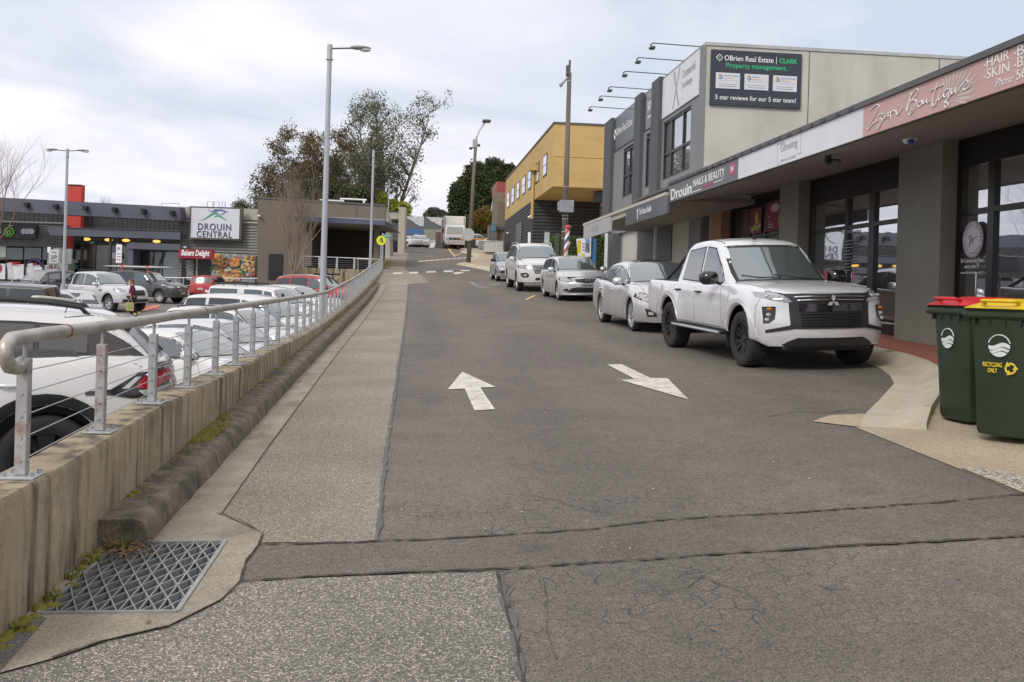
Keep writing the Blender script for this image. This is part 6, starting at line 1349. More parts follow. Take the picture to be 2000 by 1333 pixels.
mb = MB(); X, z = cp(73, 583, Dk); mb.tube([(X, Dk, z), (X, Dk, z-1.2)], .045, 10); cb(mb, 'upright', bpy.data.materials['cream_paint_pipe'], tb)
kb = MB(); a = cp(262, 590, 57); b = cp(321, 596, 57); kb.bbox(a[0], 54, GC(-14, 56)-.1, b[0], 54.5, GC(-14, 56)+.15, .03); tag(cb(kb, 'kerb', MAT['kerb'], None), kind='structure')
mark('red_marking', [[(264, 600), (309, 596), (312, 604), (268, 611)]], MAT['paint_r'], fn=GC, dz=.01)
mark('parking_line', [[(262, 613), (311, 596.5), (313, 597.5), (264, 616)]], MAT['paint_y'], fn=GC, dz=.014)
mark('parking_line', [[(262, 585.5), (292, 583), (293, 584.2), (263, 587)]], MAT['paint_y'], fn=GC, dz=.012)
mark('parking_line', [[(-2.6, s), (-7.4, s), (-7.4, s+.1), (-2.6, s+.1)] for s in [6+2.7*k for k in range(14)]], MAT['paint'], fn=GC, dz=.01, px=False, step=.5)

# ================================================================== TREES
def leafmat(name, c1, c2, rough=.6):
    m, nt, b = newmat(name); N = nt.nodes.new; Lk = nt.links.new
    tc = N('ShaderNodeTexCoord'); no = N('ShaderNodeTexNoise'); no.inputs['Scale'].default_value = .55; no.inputs['Detail'].default_value = 4; Lk(tc.outputs['Object'], no.inputs['Vector'])
    wn = N('ShaderNodeTexWhiteNoise'); g = N('ShaderNodeNewGeometry'); vm = N('ShaderNodeVectorMath'); vm.operation = 'SNAP'; vm.inputs[1].default_value = (.25, .25, .25); Lk(g.outputs['Position'], vm.inputs[0]); Lk(vm.outputs[0], wn.inputs['Vector'])
    mu = N('ShaderNodeMath'); mu.operation = 'MULTIPLY_ADD'; mu.inputs[1].default_value = .45; Lk(wn.outputs['Value'], mu.inputs[0])
    r = N('ShaderNodeMapRange'); r.inputs['From Min'].default_value = .35; r.inputs['From Max'].default_value = .65; r.inputs['To Max'].default_value = .6; Lk(no.outputs['Fac'], r.inputs['Value']); Lk(r.outputs[0], mu.inputs[2])
    mx = N('ShaderNodeMixRGB'); Lk(mu.outputs[0], mx.inputs[0]); mx.inputs[1].default_value = (*c1, 1); mx.inputs[2].default_value = (*c2, 1); Lk(mx.outputs[0], b.inputs['Base Color']); b.inputs['Roughness'].default_value = rough
    b.inputs['Specular IOR Level'].default_value = .3
    return m
bark_g = M_('gum_bark', (.2, .165, .13), .85, var=.25, vs=1.5, stretch=(1, 1, .3)); bark_b = M_('bare_bark', (.21, .165, .135), .85, var=.2, vs=2); bark_d = M_('dark_bark', (.06, .045, .035), .9, var=.2, vs=2)
def leaves(mb, c, rad, n, sz, r, droop=0.0, flat=1.0):
    for i in range(n):
        d = Vector((r.gauss(0, 1), r.gauss(0, 1), r.gauss(0, 1)*flat)); d = d.normalized()*rad*r.random()**.45; p = c+d
        a = Vector((r.uniform(-1, 1), r.uniform(-1, 1), r.uniform(-1, 1)-droop)).normalized(); e = a.cross(Vector((r.uniform(-1, 1), r.uniform(-1, 1), r.uniform(-1, 1)))).normalized(); s = sz*r.uniform(.5, 1.4)
        mb.add([p-a*s, p+e*s*.38, p+a*s, p-e*s*.38], [(0, 1, 2, 3)])
def limb(mb, p, d, L_, r0, r, bend=.15, k=5, n=5, taper=.6, up=.1):
    pts = [p.copy()]; R = [r0]
    for i in range(k):
        d = (d+Vector((r.uniform(-1, 1), r.uniform(-1, 1), r.uniform(-.5, 1)*.6+up))*bend).normalized(); p = p+d*(L_/k); pts.append(p.copy()); R.append(r0*(1-(1-taper)*(i+1)/k))
    mb.tube(pts, R, n, caps=False); return pts, d, R[-1]
def gum(name, label, X, D, z0, H_, wd, seed, stems, m1, dens=1.0, leaf=.28, clump=(1.0, 2.0), low=.25, kind='gum tree', lean=0, group=None):
    r = random.Random(seed); H = H_*.9; base = wv(X, D, z0); t = thing(name, label, 'tree', tuple(base), group=group)
    tr = MB(); cr = MB(); tips = []
    for s in range(stems):
        a = 2*PI*s/stems+r.uniform(-.4, .4); sp = wd/H*.55*(r.uniform(.5, 1) if stems > 1 else .1)
        d = Vector((math.cos(a)*sp+lean, math.sin(a)*sp, 1)).normalized(); hh = H*r.uniform(.78, .95) if s else H*.93
        pts, dd, rr_ = limb(tr, Vector((0, 0, 0)), d, hh, .028*H*(.9 if stems == 1 else .6), r, .05, 9, 7, .15, .1)
        for i in range(2, len(pts)):
            f = i/len(pts)
            if f < low: continue
            for q in range(4 if f > .4 else 3):
                a2 = r.uniform(0, 2*PI); el = r.uniform(.35, 1.1); d2 = Vector((math.cos(a2), math.sin(a2), el)).normalized()
                L2 = wd*.36*r.uniform(.45, .95)*(1.15-.45*f)
                p2, d3, r3 = limb(tr, pts[i], d2, L2, .009*H*(1.2-f), r, .22, 5, 4, .35, .15)
                for j in (2, 3, 4, 5):
                    a3 = r.uniform(0, 2*PI); d4 = (d3+Vector((math.cos(a3), math.sin(a3), r.uniform(-.1, .8)))*.8).normalized()
                    p4, _, _ = limb(tr, p2[min(j, len(p2)-1)], d4, L2*.35*r.uniform(.6, 1.2), .0035*H*(1.2-f), r, .25, 3, 3, .3)
                    tips.append(p4[-1])
        tips.append(pts[-1])
    for p in tips:
        if r.random() < .12: continue
        R_ = r.uniform(*clump); leaves(cr, p, R_, int(60*dens*R_), leaf, r, .7, .75)
    tr.build('trunk', bark_g, t, fixn=False); cr.build('crown', m1, t, fixn=False); return t
def pxb(px, py, D): return cp(px, py, D)
L_gum = leafmat('gum_leaf', (.055, .065, .038), (.16, .165, .09)); L_br = leafmat('bronze_leaf', (.06, .052, .026), (.19, .14, .07)); L_pine = leafmat('pine_leaf', (.018, .03, .012), (.065, .085, .028)); L_yel = leafmat('lime_leaf', (.16, .19, .03), (.4, .42, .06)); L_au = leafmat('autumn_leaf', (.10, .09, .03), (.26, .17, .03)); L_g = leafmat('mid_leaf', (.03, .05, .015), (.1, .13, .035))
def place(px, top, D, z0): X, zt = cp(px, top, D); return X, zt-z0
X, H = place(758, 150, 105, 3.5); gum('gum_tree', 'tallest thin crowned gum tree behind the brown building', X, 105, 3.5, H, 10.5, 11, 4, L_gum, .8, .13, (.5, 1.1), .3)
X, H = place(705, 256, 100, 3.3); gum('gum_tree', 'medium open gum tree beside the tallest gum, over the roof rails', X, 100, 3.3, H, 6.5, 15, 3, L_gum, .8, .12, (.45, 1.0), .3)
X, H = place(598, 214, 92, 2.8); gum('gum_tree', 'bronze leaved gum tree with a dense rounded crown behind the bare tree', X, 92, 2.8, H, 6.6, 23, 4, L_br, .85, .13, (.45, .95), .25)
X, H = place(545, 310, 92, 2.8); gum('gum_tree', 'low bronze gum tree at the brown building corner', X, 92, 2.8, H, 5.5, 27, 3, L_br, .8, .13, (.45, .9), .25)
X, H = place(492, 375, 90, 2.8); gum('gum_tree', 'small gum tree peeping over the shopping centre roof beside the brown wall', X, 90, 2.8, H, 3.0, 29, 2, L_gum, 1.0, .12, (.4, .8), .5)
X, H = place(682, 290, 96, 3.0); gum('gum_tree', 'dark green gum tree between the bronze and open gums', X, 96, 3.0, H, 4.6, 33, 3, L_gum, .9, .12, (.5, 1.0), .2)
def mass(name, label, blobs, D, m1, n, sz, z0, seed, group=None, cat='tree'):
    """a dense crown: leaf clumps over overlapping ellipsoids traced at their distance"""
    r = random.Random(seed); cx = sum(b[0] for b in blobs)/len(blobs); X0 = cp(cx, 450, D)[0]; base = wv(X0, D, z0); t = thing(name, label, cat, tuple(base), group=group)
    mb = MB(); tr = MB(); k = D/FPX; tot = sum(b[2]*b[3] for b in blobs)
    for (px, py, rx, ry) in blobs:
        X, z = cp(px, py, D); c = wv(X, D+r.uniform(-2, 2), z)-base; R_ = Vector((rx*k, rx*k*.9, ry*k))
        tr.tube([(0, 0, 0), tuple(c*.6+Vector((0, 0, -.5))), tuple(c)], [.3, .2, .08], 6)
        for i in range(int(n*rx*ry/tot)):
            d = Vector((r.gauss(0, 1), r.gauss(0, 1), r.gauss(0, 1))).normalized(); q = r.uniform(.72, 1.06)*(1+.14*math.sin(d.x*7+seed)*math.sin(d.z*8+d.y*5)); p = c+Vector((d.x*R_.x, d.y*R_.y, d.z*R_.z))*q
            leaves(mb, p, .45, 4, sz, r, .2)
        mb.mi = 0
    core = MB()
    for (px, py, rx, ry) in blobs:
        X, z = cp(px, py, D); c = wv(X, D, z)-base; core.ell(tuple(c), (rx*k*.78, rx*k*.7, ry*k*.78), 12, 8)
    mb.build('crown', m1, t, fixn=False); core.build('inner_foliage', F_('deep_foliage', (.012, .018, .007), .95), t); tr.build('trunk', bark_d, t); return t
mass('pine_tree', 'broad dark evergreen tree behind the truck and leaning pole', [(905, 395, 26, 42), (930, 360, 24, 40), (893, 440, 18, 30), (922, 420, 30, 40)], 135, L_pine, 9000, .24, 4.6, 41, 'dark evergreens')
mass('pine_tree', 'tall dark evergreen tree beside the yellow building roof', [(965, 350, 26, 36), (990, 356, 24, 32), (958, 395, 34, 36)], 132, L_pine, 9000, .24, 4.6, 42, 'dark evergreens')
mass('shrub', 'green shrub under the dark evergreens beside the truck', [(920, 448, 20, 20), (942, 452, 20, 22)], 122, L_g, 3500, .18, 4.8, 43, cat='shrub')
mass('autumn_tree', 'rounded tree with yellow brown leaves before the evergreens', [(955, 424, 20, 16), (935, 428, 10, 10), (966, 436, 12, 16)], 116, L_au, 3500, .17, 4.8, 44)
mass('far_tree', 'small distant trees above the sawtooth shed roof', [(848, 417, 14, 9), (862, 421, 12, 7), (836, 420, 8, 6), (872, 424, 9, 6)], 260, leafmat('far_leaf', (.06, .065, .05), (.13, .13, .1)), 1500, .35, 5, 45)
mass('far_tree', 'hazy distant trees behind the sheds beside the truck', [(800, 428, 10, 5), (880, 445, 14, 18)], 255, bpy.data.materials['far_leaf'], 1200, .35, 5, 46)
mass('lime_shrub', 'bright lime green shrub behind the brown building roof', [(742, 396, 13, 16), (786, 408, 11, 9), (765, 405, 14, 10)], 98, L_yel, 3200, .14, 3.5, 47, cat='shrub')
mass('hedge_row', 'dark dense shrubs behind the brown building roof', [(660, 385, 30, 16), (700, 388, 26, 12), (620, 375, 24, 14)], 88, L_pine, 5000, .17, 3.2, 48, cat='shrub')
mass('roadside_shrub', 'tall green oleander over the black fence beside the yellow building', [(1010, 340, 9, 6)], 140, L_pine, 300, .2, 5, 49, cat='shrub') if False else None
# bare trees
def bare(name, label, X, D, z0, H, spread, seed, stems, depth, r0, twig=.5, up=.25, mat=bark_b):
    r = random.Random(seed); base = wv(X, D, z0); t = thing(name, label, 'tree', tuple(base)); tr = MB(); cr = MB()
    def grow(p, d, L_, rad, lv):
        mb = tr if lv < 2 else cr
        pts, dd, re = limb(mb, p, d, L_, rad, r, .10+.03*lv, 4, 6 if lv < 2 else 3, .62, up)
        if lv >= depth: return
        for q in range(3 if lv < 3 else 2+(r.random() < .6)):
            a = r.uniform(0, 2*PI); o = Vector((math.cos(a), math.sin(a), .25)); i = r.choice((2, 3, 4)); grow(pts[i], (dd+o*spread*r.uniform(.4, 1)).normalized(), L_*r.uniform(.58, .8), re*.62*r.uniform(.8, 1.1), lv+1)
        grow(pts[-1], dd, L_*.72, re*.8, lv+1)
    for s in range(stems):
        a = 2*PI*s/stems+.3; grow(Vector((0, 0, 0)), Vector((math.cos(a)*.28, math.sin(a)*.28, 1)).normalized(), H*.3, r0, 0)
    tr.build('trunk', mat, t, fixn=False); cr.build('crown', mat, t, fixn=False); return t
b0 = cp(574, 535, 56.5); H = cp(574, 300, 56.5)[1]-b0[1]+.4
bare('bare_tree', 'leafless multi stemmed tree before the brown rendered wall', b0[0], 56.5, b0[1]-.4, H, .42, 5, 4, 5, .10, up=.2)
bare('bare_tree', 'leafless tree with reddish twigs at the supermarket end', cp(-45, 500, 58)[0], 58, -1.4, 11.5, .75, 6, 3, 5, .13, up=.12, mat=M_('reddish_twigs', (.2, .12, .09), .85))
bare('bare_tree', 'far leafless tree behind the red tower', cp(205, 400, 120)[0], 120, 1.5, 10.5, .7, 7, 3, 4, .16, up=.1)
bare('bare_tree', 'second far leafless tree behind the shopping centre roof', cp(262, 400, 122)[0], 122, 1.5, 9.8, .7, 8, 3, 4, .15, up=.1)
# weeds at the end of the wall
wp = thing('shrub', 'scruffy dry shrub at the far end of the retaining wall', 'shrub', (-1.9, 59, 1.2)); r = random.Random(6); mb = MB()
for i in range(160): a = r.uniform(0, 2*PI); l = r.uniform(.2, 1.0); s = Vector((r.uniform(-.3, .2), r.uniform(-1, 2.5), -.1)); mb.tube([s, s+Vector((math.cos(a)*l*.4, math.sin(a)*l*.4, l*.5)), s+Vector((math.cos(a)*l*.7, math.sin(a)*l*.7, l*.8))], [.012, .008, .003], 3)
leaves(mb, Vector((-.1, .4, .15)), .7, 500, .06, r); mb.build('foliage', leafmat('dry_leaf', (.12, .11, .05), (.26, .2, .09)), wp, fixn=False)

# ================================================================== VEHICLES
def paintm(name, col, metal=0.0, rough=.32):
    m, nt, b = newmat(name); N = nt.nodes.new; Lk = nt.links.new
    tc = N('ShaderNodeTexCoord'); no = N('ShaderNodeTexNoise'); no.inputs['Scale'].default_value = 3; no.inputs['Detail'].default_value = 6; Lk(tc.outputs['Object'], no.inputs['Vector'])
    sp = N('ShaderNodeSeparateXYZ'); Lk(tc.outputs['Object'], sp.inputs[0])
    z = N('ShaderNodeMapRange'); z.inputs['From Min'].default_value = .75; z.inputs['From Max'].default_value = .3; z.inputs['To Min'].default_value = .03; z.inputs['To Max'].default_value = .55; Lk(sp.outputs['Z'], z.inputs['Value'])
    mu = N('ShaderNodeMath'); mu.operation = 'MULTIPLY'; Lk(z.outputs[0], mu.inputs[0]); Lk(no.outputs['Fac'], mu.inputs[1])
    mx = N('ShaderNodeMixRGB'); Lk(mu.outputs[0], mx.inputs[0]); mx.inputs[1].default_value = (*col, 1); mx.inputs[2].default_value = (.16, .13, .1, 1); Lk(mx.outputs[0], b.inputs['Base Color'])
    b.inputs['Metallic'].default_value = metal; b.inputs['Roughness'].default_value = rough; b.inputs['Coat Weight'].default_value = .8; b.inputs['Coat Roughness'].default_value = .04
    bp = N('ShaderNodeBump'); bp.inputs['Strength'].default_value = .02; n2 = N('ShaderNodeTexNoise'); n2.inputs['Scale'].default_value = 5; Lk(tc.outputs['Object'], n2.inputs['Vector']); Lk(n2.outputs['Fac'], bp.inputs['Height']); Lk(bp.outputs[0], b.inputs['Normal'])
    return m
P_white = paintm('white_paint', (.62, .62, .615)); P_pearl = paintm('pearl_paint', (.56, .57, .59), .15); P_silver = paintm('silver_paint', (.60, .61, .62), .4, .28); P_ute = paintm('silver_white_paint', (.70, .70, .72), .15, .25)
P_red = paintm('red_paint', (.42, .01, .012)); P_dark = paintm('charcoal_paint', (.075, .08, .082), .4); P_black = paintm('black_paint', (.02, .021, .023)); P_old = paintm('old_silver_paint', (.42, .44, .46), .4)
C_glass = mirror_glass('car_glass', .17, col=(.02, .028, .027)); C_screen = mirror_glass('windscreen_glass', .22, col=(.07, .09, .085)); C_priv = mirror_glass('privacy_glass', .09, col=(.008, .009, .01))
K_trim = F_('black_plastic', (.018, .018, .019), .5); K_gloss = F_('gloss_black', (.01, .01, .011), .12, coat=.6); K_chrome = F_('chrome', (.75, .76, .78), .12, 1.0); K_alloy = M_('alloy', (.55, .56, .58), .3, metal=.8, var=.05); K_balloy = M_('black_alloy', (.03, .03, .032), .35, metal=.5, var=.1)
K_tyre = M_('tyre_rubber', (.022, .021, .021), .85, var=.15, vs=6, fine=.15, fs=40); K_lamp = mirror_glass('headlamp_glass', .28, col=(.16, .17, .18)); K_lampd = F_('lamp_recess', (.06, .06, .065), .2, .4); K_tail = F_('tail_lamp', (.38, .01, .015), .15, coat=.8); K_amber = F_('amber_lamp', (.55, .2, .03), .2); K_clear = F_('clear_lamp', (.5, .5, .5), .15, .3)
K_plate = F_('plate_white', (.6, .6, .58), .5); K_seam = F_('panel_gap', (.03, .03, .032), .7); K_disc = F_('brake_dark', (.04, .038, .036), .6, .5)

def shell(sp):
    """lower body of a car lofted along its length, with wheel arches, and the cabin above it"""
    W = pchip(sp['W']); T = pchip(sp['T']); S = pchip(sp['S']); B = lin(sp['B']); xf, xr, R = sp['xf'], sp['xr'], sp['r']; ra = sp.get('ra', R+.065); fl = sp.get('flare', .02)
    x0, x1 = sp['W'][0][0], sp['W'][-1][0]
    xs = set([x0+(x1-x0)*i/56 for i in range(57)])
    for xc in (xf, xr):
        for i in range(21): xs.add(xc+ra*math.cos(PI*i/20))
        xs.add(xc+ra*1.001); xs.add(xc-ra*1.001); xs.add(xc+ra*1.15); xs.add(xc-ra*1.15)
    for e in (.01, .03, .06, .1, .16): xs.add(x0+e); xs.add(x1-e)
    xs = sorted(x for x in xs if x0-1e-6 <= x <= x1+1e-6); xs = [x for i, x in enumerate(xs) if i == 0 or x-xs[i-1] > .0015]
    fp_ = pchip(sp['fprof']) if 'fprof' in sp else (lambda z: 0); rp_ = pchip(sp['rprof']) if 'rprof' in sp else (lambda z: 0)
    bf, br = sp.get('bowf', .16), sp.get('bowr', .1)
    def deform(x, y, z):
        wf = sst(x1-.9, x1, x); wr = 1-sst(x0, x0+.8, x); w = W(x)
        q = min(1.2, abs(y)/max(w, .1))
        return (x+wf*(fp_(z)-bf*q**2.3)+wr*(-rp_(z)+br*q**2.3), y, z)
    def sec(x):
        w, t, s, b = W(x), T(x), S(x), B(x); arch = 0
        for xc in (xf, xr):
            d = abs(x-xc)
            if d < ra: b = max(b, R+math.sqrt(max(0, ra*ra-d*d)))
            arch = max(arch, 1-sst(ra*.8, ra*1.5, d))
        s = max(s, b+.06); t = max(t, s+.004); h = s-b; f = fl*arch
        c = [(w-.04+f, b), (w-.012+f, b+.03*min(1, h/.3)), (w+f, b+.22*h), (w+f*.8, b+.48*h), (w-.006+f*.3, b+.72*h), (w-.02, b+.88*h), (w-.055, s), (w-.14, s+(t-s)*.62), (w*.55, t-.006), (0, t)]
        n = len(c); out = []
        for i in range(n-1):
            p0, p1, p2, p3 = c[max(0, i-1)], c[i], c[i+1], c[min(n-1, i+2)]
            for q in range(3):
                u = q/3; out.append(tuple(.5*((2*p1[j])+(-p0[j]+p2[j])*u+(2*p0[j]-5*p1[j]+4*p2[j]-p3[j])*u*u+(-p0[j]+3*p1[j]-3*p2[j]+p3[j])*u**3) for j in (0, 1)))
        out.append(c[-1]); return out
    vs = []; fs = []; secs = [sec(x) for x in xs]; m = len(secs[0]); full = 2*m-1
    for x, sc_ in zip(xs, secs):
        row = [(y, z) for y, z in sc_]+[(-y, z) for y, z in sc_[-2::-1]]; vs += [deform(x, y, z) for y, z in row]
    for i in range(len(xs)-1):
        for j in range(full-1): fs.append((i*full+j, i*full+j+1, (i+1)*full+j+1, (i+1)*full+j))
    for end in (0, len(xs)-1):            # nose and tail faces, a grid so that they bow
        sc_ = secs[end]; x = xs[end]; K = 10; prev = None
        for j in range(m):
            y, z = sc_[j]; row = []
            for k in range(K+1):
                if k == 0: row.append(end*full+j)
                elif k == K: row.append(end*full+full-1-j)
                else: vs.append(deform(x, y*(1-2*k/K), z)); row.append(len(vs)-1)
            if prev:
                for k in range(K): fs.append((prev[k], prev[k+1], row[k+1], row[k]) if end == 0 else (prev[k], row[k], row[k+1], prev[k+1]))
            prev = row
    mb = MB(); mb.add(vs, fs)
    g = sp.get('gh')
    gb = MB()
    if g:
        zr = pchip(g['roof']); gx0, gx1 = g['roof'][0][0], g['roof'][-1][0]; Wb, Wt, zm = g['Wb'], g['Wt'], max(p[1] for p in g['roof']); beltf = lambda x: S(x)-.05
        N_ = 44; gx = [gx0+(gx1-gx0)*(.5-.5*math.cos(PI*i/N_)) for i in range(N_+1)]; bw, brr = g.get('bow', .12), g.get('bowr', .08); cr_ = g.get('crown', .03); rows = []
        for x in gx:
            zt = zr(x); zb = min(beltf(x), zt-.01); pinch = g.get('pinch', lin([(0, 1), (1, 1)]))((x-gx0)/(gx1-gx0))
            hw = lambda z: (Wb-(Wb-Wt)*max(0, (z-1.0*beltf(0))/(zm-beltf(0))))*pinch
            h = zt-zb; rr = min(g.get('round', .1), h*.7)
            c = [(hw(zb), zb), (hw(zb+(h-rr)*.33), zb+(h-rr)*.33), (hw(zb+(h-rr)*.67), zb+(h-rr)*.67), (hw(zt-rr)-.002, zt-rr), (hw(zt)-.022*rr/.1, zt-rr*.38), (hw(zt)-.085*min(1, rr/.08), zt-rr*.05), (hw(zt)*.5, zt+cr_*.7*min(1, h/.3)), (0, zt+cr_*min(1, h/.3))]
            n = len(c); o = []
            for i in range(n-1):
                p0, p1, p2, p3 = c[max(0, i-1)], c[i], c[i+1], c[min(n-1, i+2)]
                for q in range(3):
                    u = q/3; o.append(tuple(.5*((2*p1[j])+(-p0[j]+p2[j])*u+(2*p0[j]-5*p1[j]+4*p2[j]-p3[j])*u*u+(-p0[j]+3*p1[j]-3*p2[j]+p3[j])*u**3) for j in (0, 1)))
            o.append(c[-1]); rows.append([(y, z) for y, z in o]+[(-y, z) for y, z in o[-2::-1]])
        F = len(rows[0]); vv = []
        for x, row in zip(gx, rows):
            wf = sst(gx0+.55*(gx1-gx0), gx1, x); wr = 1-sst(gx0, gx0+.35*(gx1-gx0), x)
            for y, z in row: q = min(1.1, abs(y)/Wb); vv.append((x-wf*bw*q*q+wr*brr*q*q, y, z))
        gf = [(i*F+j, i*F+j+1, (i+1)*F+j+1, (i+1)*F+j) for i in range(len(gx)-1) for j in range(F-1)]+[tuple(range(F)), tuple((len(gx)-1)*F+k for k in range(F))[::-1]]
        mb.add(vv, gf)
    return mb
class Car:
    def __init__(s, name, label, cat, sp, paint, group=None):
        s.t = thing(name, label, cat, (0, 0, 0), 0, group); s.sp = sp
        mb = shell(sp); s.body = mb.build('body', paint, s.t, ang=38); me = s.body.data
        me.calc_loop_triangles(); s.bvh = BVHTree.FromPolygons([v.co for v in me.vertices], [tuple(p.vertices) for p in me.polygons])
        x0, x1 = sp['W'][0][0], sp['W'][-1][0]; wm = max(w for _, w in sp['W']); zb = sp.get('ub', .24)
        u = MB(); u.box(x0+.22, -(wm-.27), zb, x1-.25, wm-.27, sp['S'][len(sp['S'])//2][1]-.12); u.box(x0+.5, -.35, zb-.03, x1-.6, .35, zb+.1); s.under = u.build('underbody', K_trim, s.t)
        s.paint = paint
    def hit(s, view, a, b, off):
        if view == 'S': o, d = Vector((a, 3, b)), Vector((0, -1, 0))
        elif view == 's': o, d = Vector((a, -3, b)), Vector((0, 1, 0))
        elif view == 'F': o, d = Vector((6, a, b)), Vector((-1, 0, 0))
        elif view == 'R': o, d = Vector((-6, a, b)), Vector((1, 0, 0))
        else: o, d = Vector((a, b, 4)), Vector((0, 0, -1))
        h = s.bvh.ray_cast(o, d)
        if h[0] is None:
            n = s.bvh.find_nearest(o+d*(3-.9 if view in 'Ss' else (3.5 if view in 'FR' else 2.6))); return n[0]-d*off
        return h[0]-d*off
    def patch(s, name, outline, view, mat, off=.004, step=.09, th=.012, mirror=False, parent=None, label=None):
        """a panel that follows the body: outline projected on the shell along one axis"""
        res = []
        for sgn in ((1, -1) if mirror else (1,)):
            P = outline; vw = view
            if sgn < 0: P = [(a, b) for a, b in outline] if view == 'S' else ([(-a, b) for a, b in outline] if view in 'FR' else [(a, -b) for a, b in outline]); vw = 's' if view == 'S' else view
            V, Fc = cdt(P, step); vs = [s.hit(vw, a, b, off) for a, b in V]; mb = MB(); mb.add(vs, Fc)
            n = len(P); ring = []
            for i in range(n):
                a, b = P[i], P[(i+1) % n]; k = max(1, int(math.hypot(b[0]-a[0], b[1]-a[1])/step))
                for q in range(k): ring.append((a[0]+(b[0]-a[0])*q/k, a[1]+(b[1]-a[1])*q/k))
            m = len(ring); rv = [s.hit(vw, a, b, off) for a, b in ring]+[s.hit(vw, a, b, off-th) for a, b in ring]; mb.add(rv, [(i, (i+1) % m, m+(i+1) % m, m+i) for i in range(m)])
            o = mb.build(name, mat, parent or s.t, ang=40)
            ax = {'S': (0, 1, 0), 's': (0, -1, 0), 'F': (1, 0, 0), 'R': (-1, 0, 0), 'T': (0, 0, 1)}[vw]
            nn = sum((p.normal*p.area for p in list(o.data.polygons)[:len(Fc)]), Vector())
            if nn.dot(Vector(ax)) < 0: o.data.flip_normals()
            if label: o['label'] = label
            res.append(o)
        return res
    def line(s, pts, view, wd=.007, mirror=False, off=.0022, mb=None, step=.05):
        own = mb is None; mb = mb or MB()
        for sgn in ((1, -1) if mirror else (1,)):
            vw = view if sgn > 0 else ('s' if view == 'S' else view); Q = []
            for a, b in zip(pts, pts[1:]):
                k = max(1, int(math.hypot(b[0]-a[0], b[1]-a[1])/step))
                for q in range(k): Q.append((a[0]+(b[0]-a[0])*q/k, a[1]+(b[1]-a[1])*q/k))
            Q.append(pts[-1]); vs = []
            for i, p in enumerate(Q):
                a = Q[max(0, i-1)]; b = Q[min(len(Q)-1, i+1)]; L_ = math.hypot(b[0]-a[0], b[1]-a[1]) or 1; nx, ny = -(b[1]-a[1])/L_*wd/2, (b[0]-a[0])/L_*wd/2
                for g in (1, -1):
                    u, v = p[0]+nx*g, p[1]+ny*g
                    if sgn < 0 and view in 'FR': u = -u
                    if sgn < 0 and view == 'T': v = -v
                    vs.append(s.hit(vw, u, v, off))
            mb.add(vs, [(2*i, 2*i+1, 2*i+3, 2*i+2) for i in range(len(Q)-1)])
        return mb
    def seams(s, lists, mat=None):
        mb = MB()
        for pts, vw, mir in lists: s.line(pts, vw, mirror=mir, mb=mb)
        mb.build('panel_gap', mat or K_seam, s.t, fixn=False)
def make_wheel(R, wd, rimR, style, rimmat):
    """tyre mesh with the rim as its own mesh; axis along y, outer face at +y"""
    h = wd/2; ty = MB(); ty.lathe([(rimR-.01, h*.75), (rimR+.012, h*.95), (R-.035, h), (R-.012, h*.9), (R, h*.62), (R, -h*.62), (R-.012, -h*.9), (R-.035, -h), (rimR, -h*.9)], 36, axis='Y')
    rm = MB(); rm.lathe([(rimR+.008, h*.93), (rimR-.012, h*.9), (rimR-.022, h*.5), (rimR-.03, -h*.6)], 36, axis='Y')
    n, w0, w1, tw = style['n'], style['w0'], style['w1'], style.get('pair', 0)
    for k in range(n):
        a = 2*PI*k/n+PI/2
        for q in ((-tw, tw) if tw else (0,)):
            M = Matrix.Rotation(-a, 4, 'Y'); a0, a1 = q*.35, q
            y0, y1 = h*.55, h*.82; r0, r1 = .045, rimR-.008
            vs = [(r0, y0, a0*.1-w0), (r0, y0, a0*.1+w0), (r1, y1, a1*.12+w1), (r1, y1, a1*.12-w1), (r0, y0-.045, a0*.1-w0*1.3), (r0, y0-.045, a0*.1+w0*1.3), (r1, y1-.05, a1*.12+w1*1.3), (r1, y1-.05, a1*.12-w1*1.3)]
            rm.add(vs, [(0, 1, 2, 3), (0, 3, 7, 4), (1, 5, 6, 2), (4, 7, 6, 5)], M)
    rm.lathe([(0, h*.66), (.035, h*.66), (.06, h*.52), (.065, h*.3)], 20, axis='Y')
    dk = MB(); dk.lathe([(0, h*.12), (rimR-.03, h*.12)], 28, axis='Y'); dk.lathe([(.05, h*.2), (rimR*.68, h*.2), (rimR*.68, h*.12)], 28, axis='Y')
    return ty, rm, dk, rimmat
def add_wheels(car, R, wd, rimR, style, rimmat, inset=.02, zoff=0):
    ty, rm, dk, rmat = make_wheel(R, wd, rimR, style, rimmat); W = pchip(car.sp['W']); base = None
    for xc in (car.sp['xf'], car.sp['xr']):
        for sg in (1, -1):
            y = sg*(W(xc)-wd/2-inset)
            if base is None:
                o = ty.build('wheel', K_tyre, car.t, ang=50); r_ = rm.build('rim', rmat, o, ang=35); d = dk.build('brake_disc', K_disc, o, ang=35); base = (o, r_, d)
            else:
                o = base[0].copy(); C.objects.link(o); o.parent = car.t
                for q in base[1:]: c = q.copy(); C.objects.link(c); c.parent = o
            o.location = (xc, y, R+zoff); o.rotation_euler = (0, 0, 0 if sg > 0 else PI)
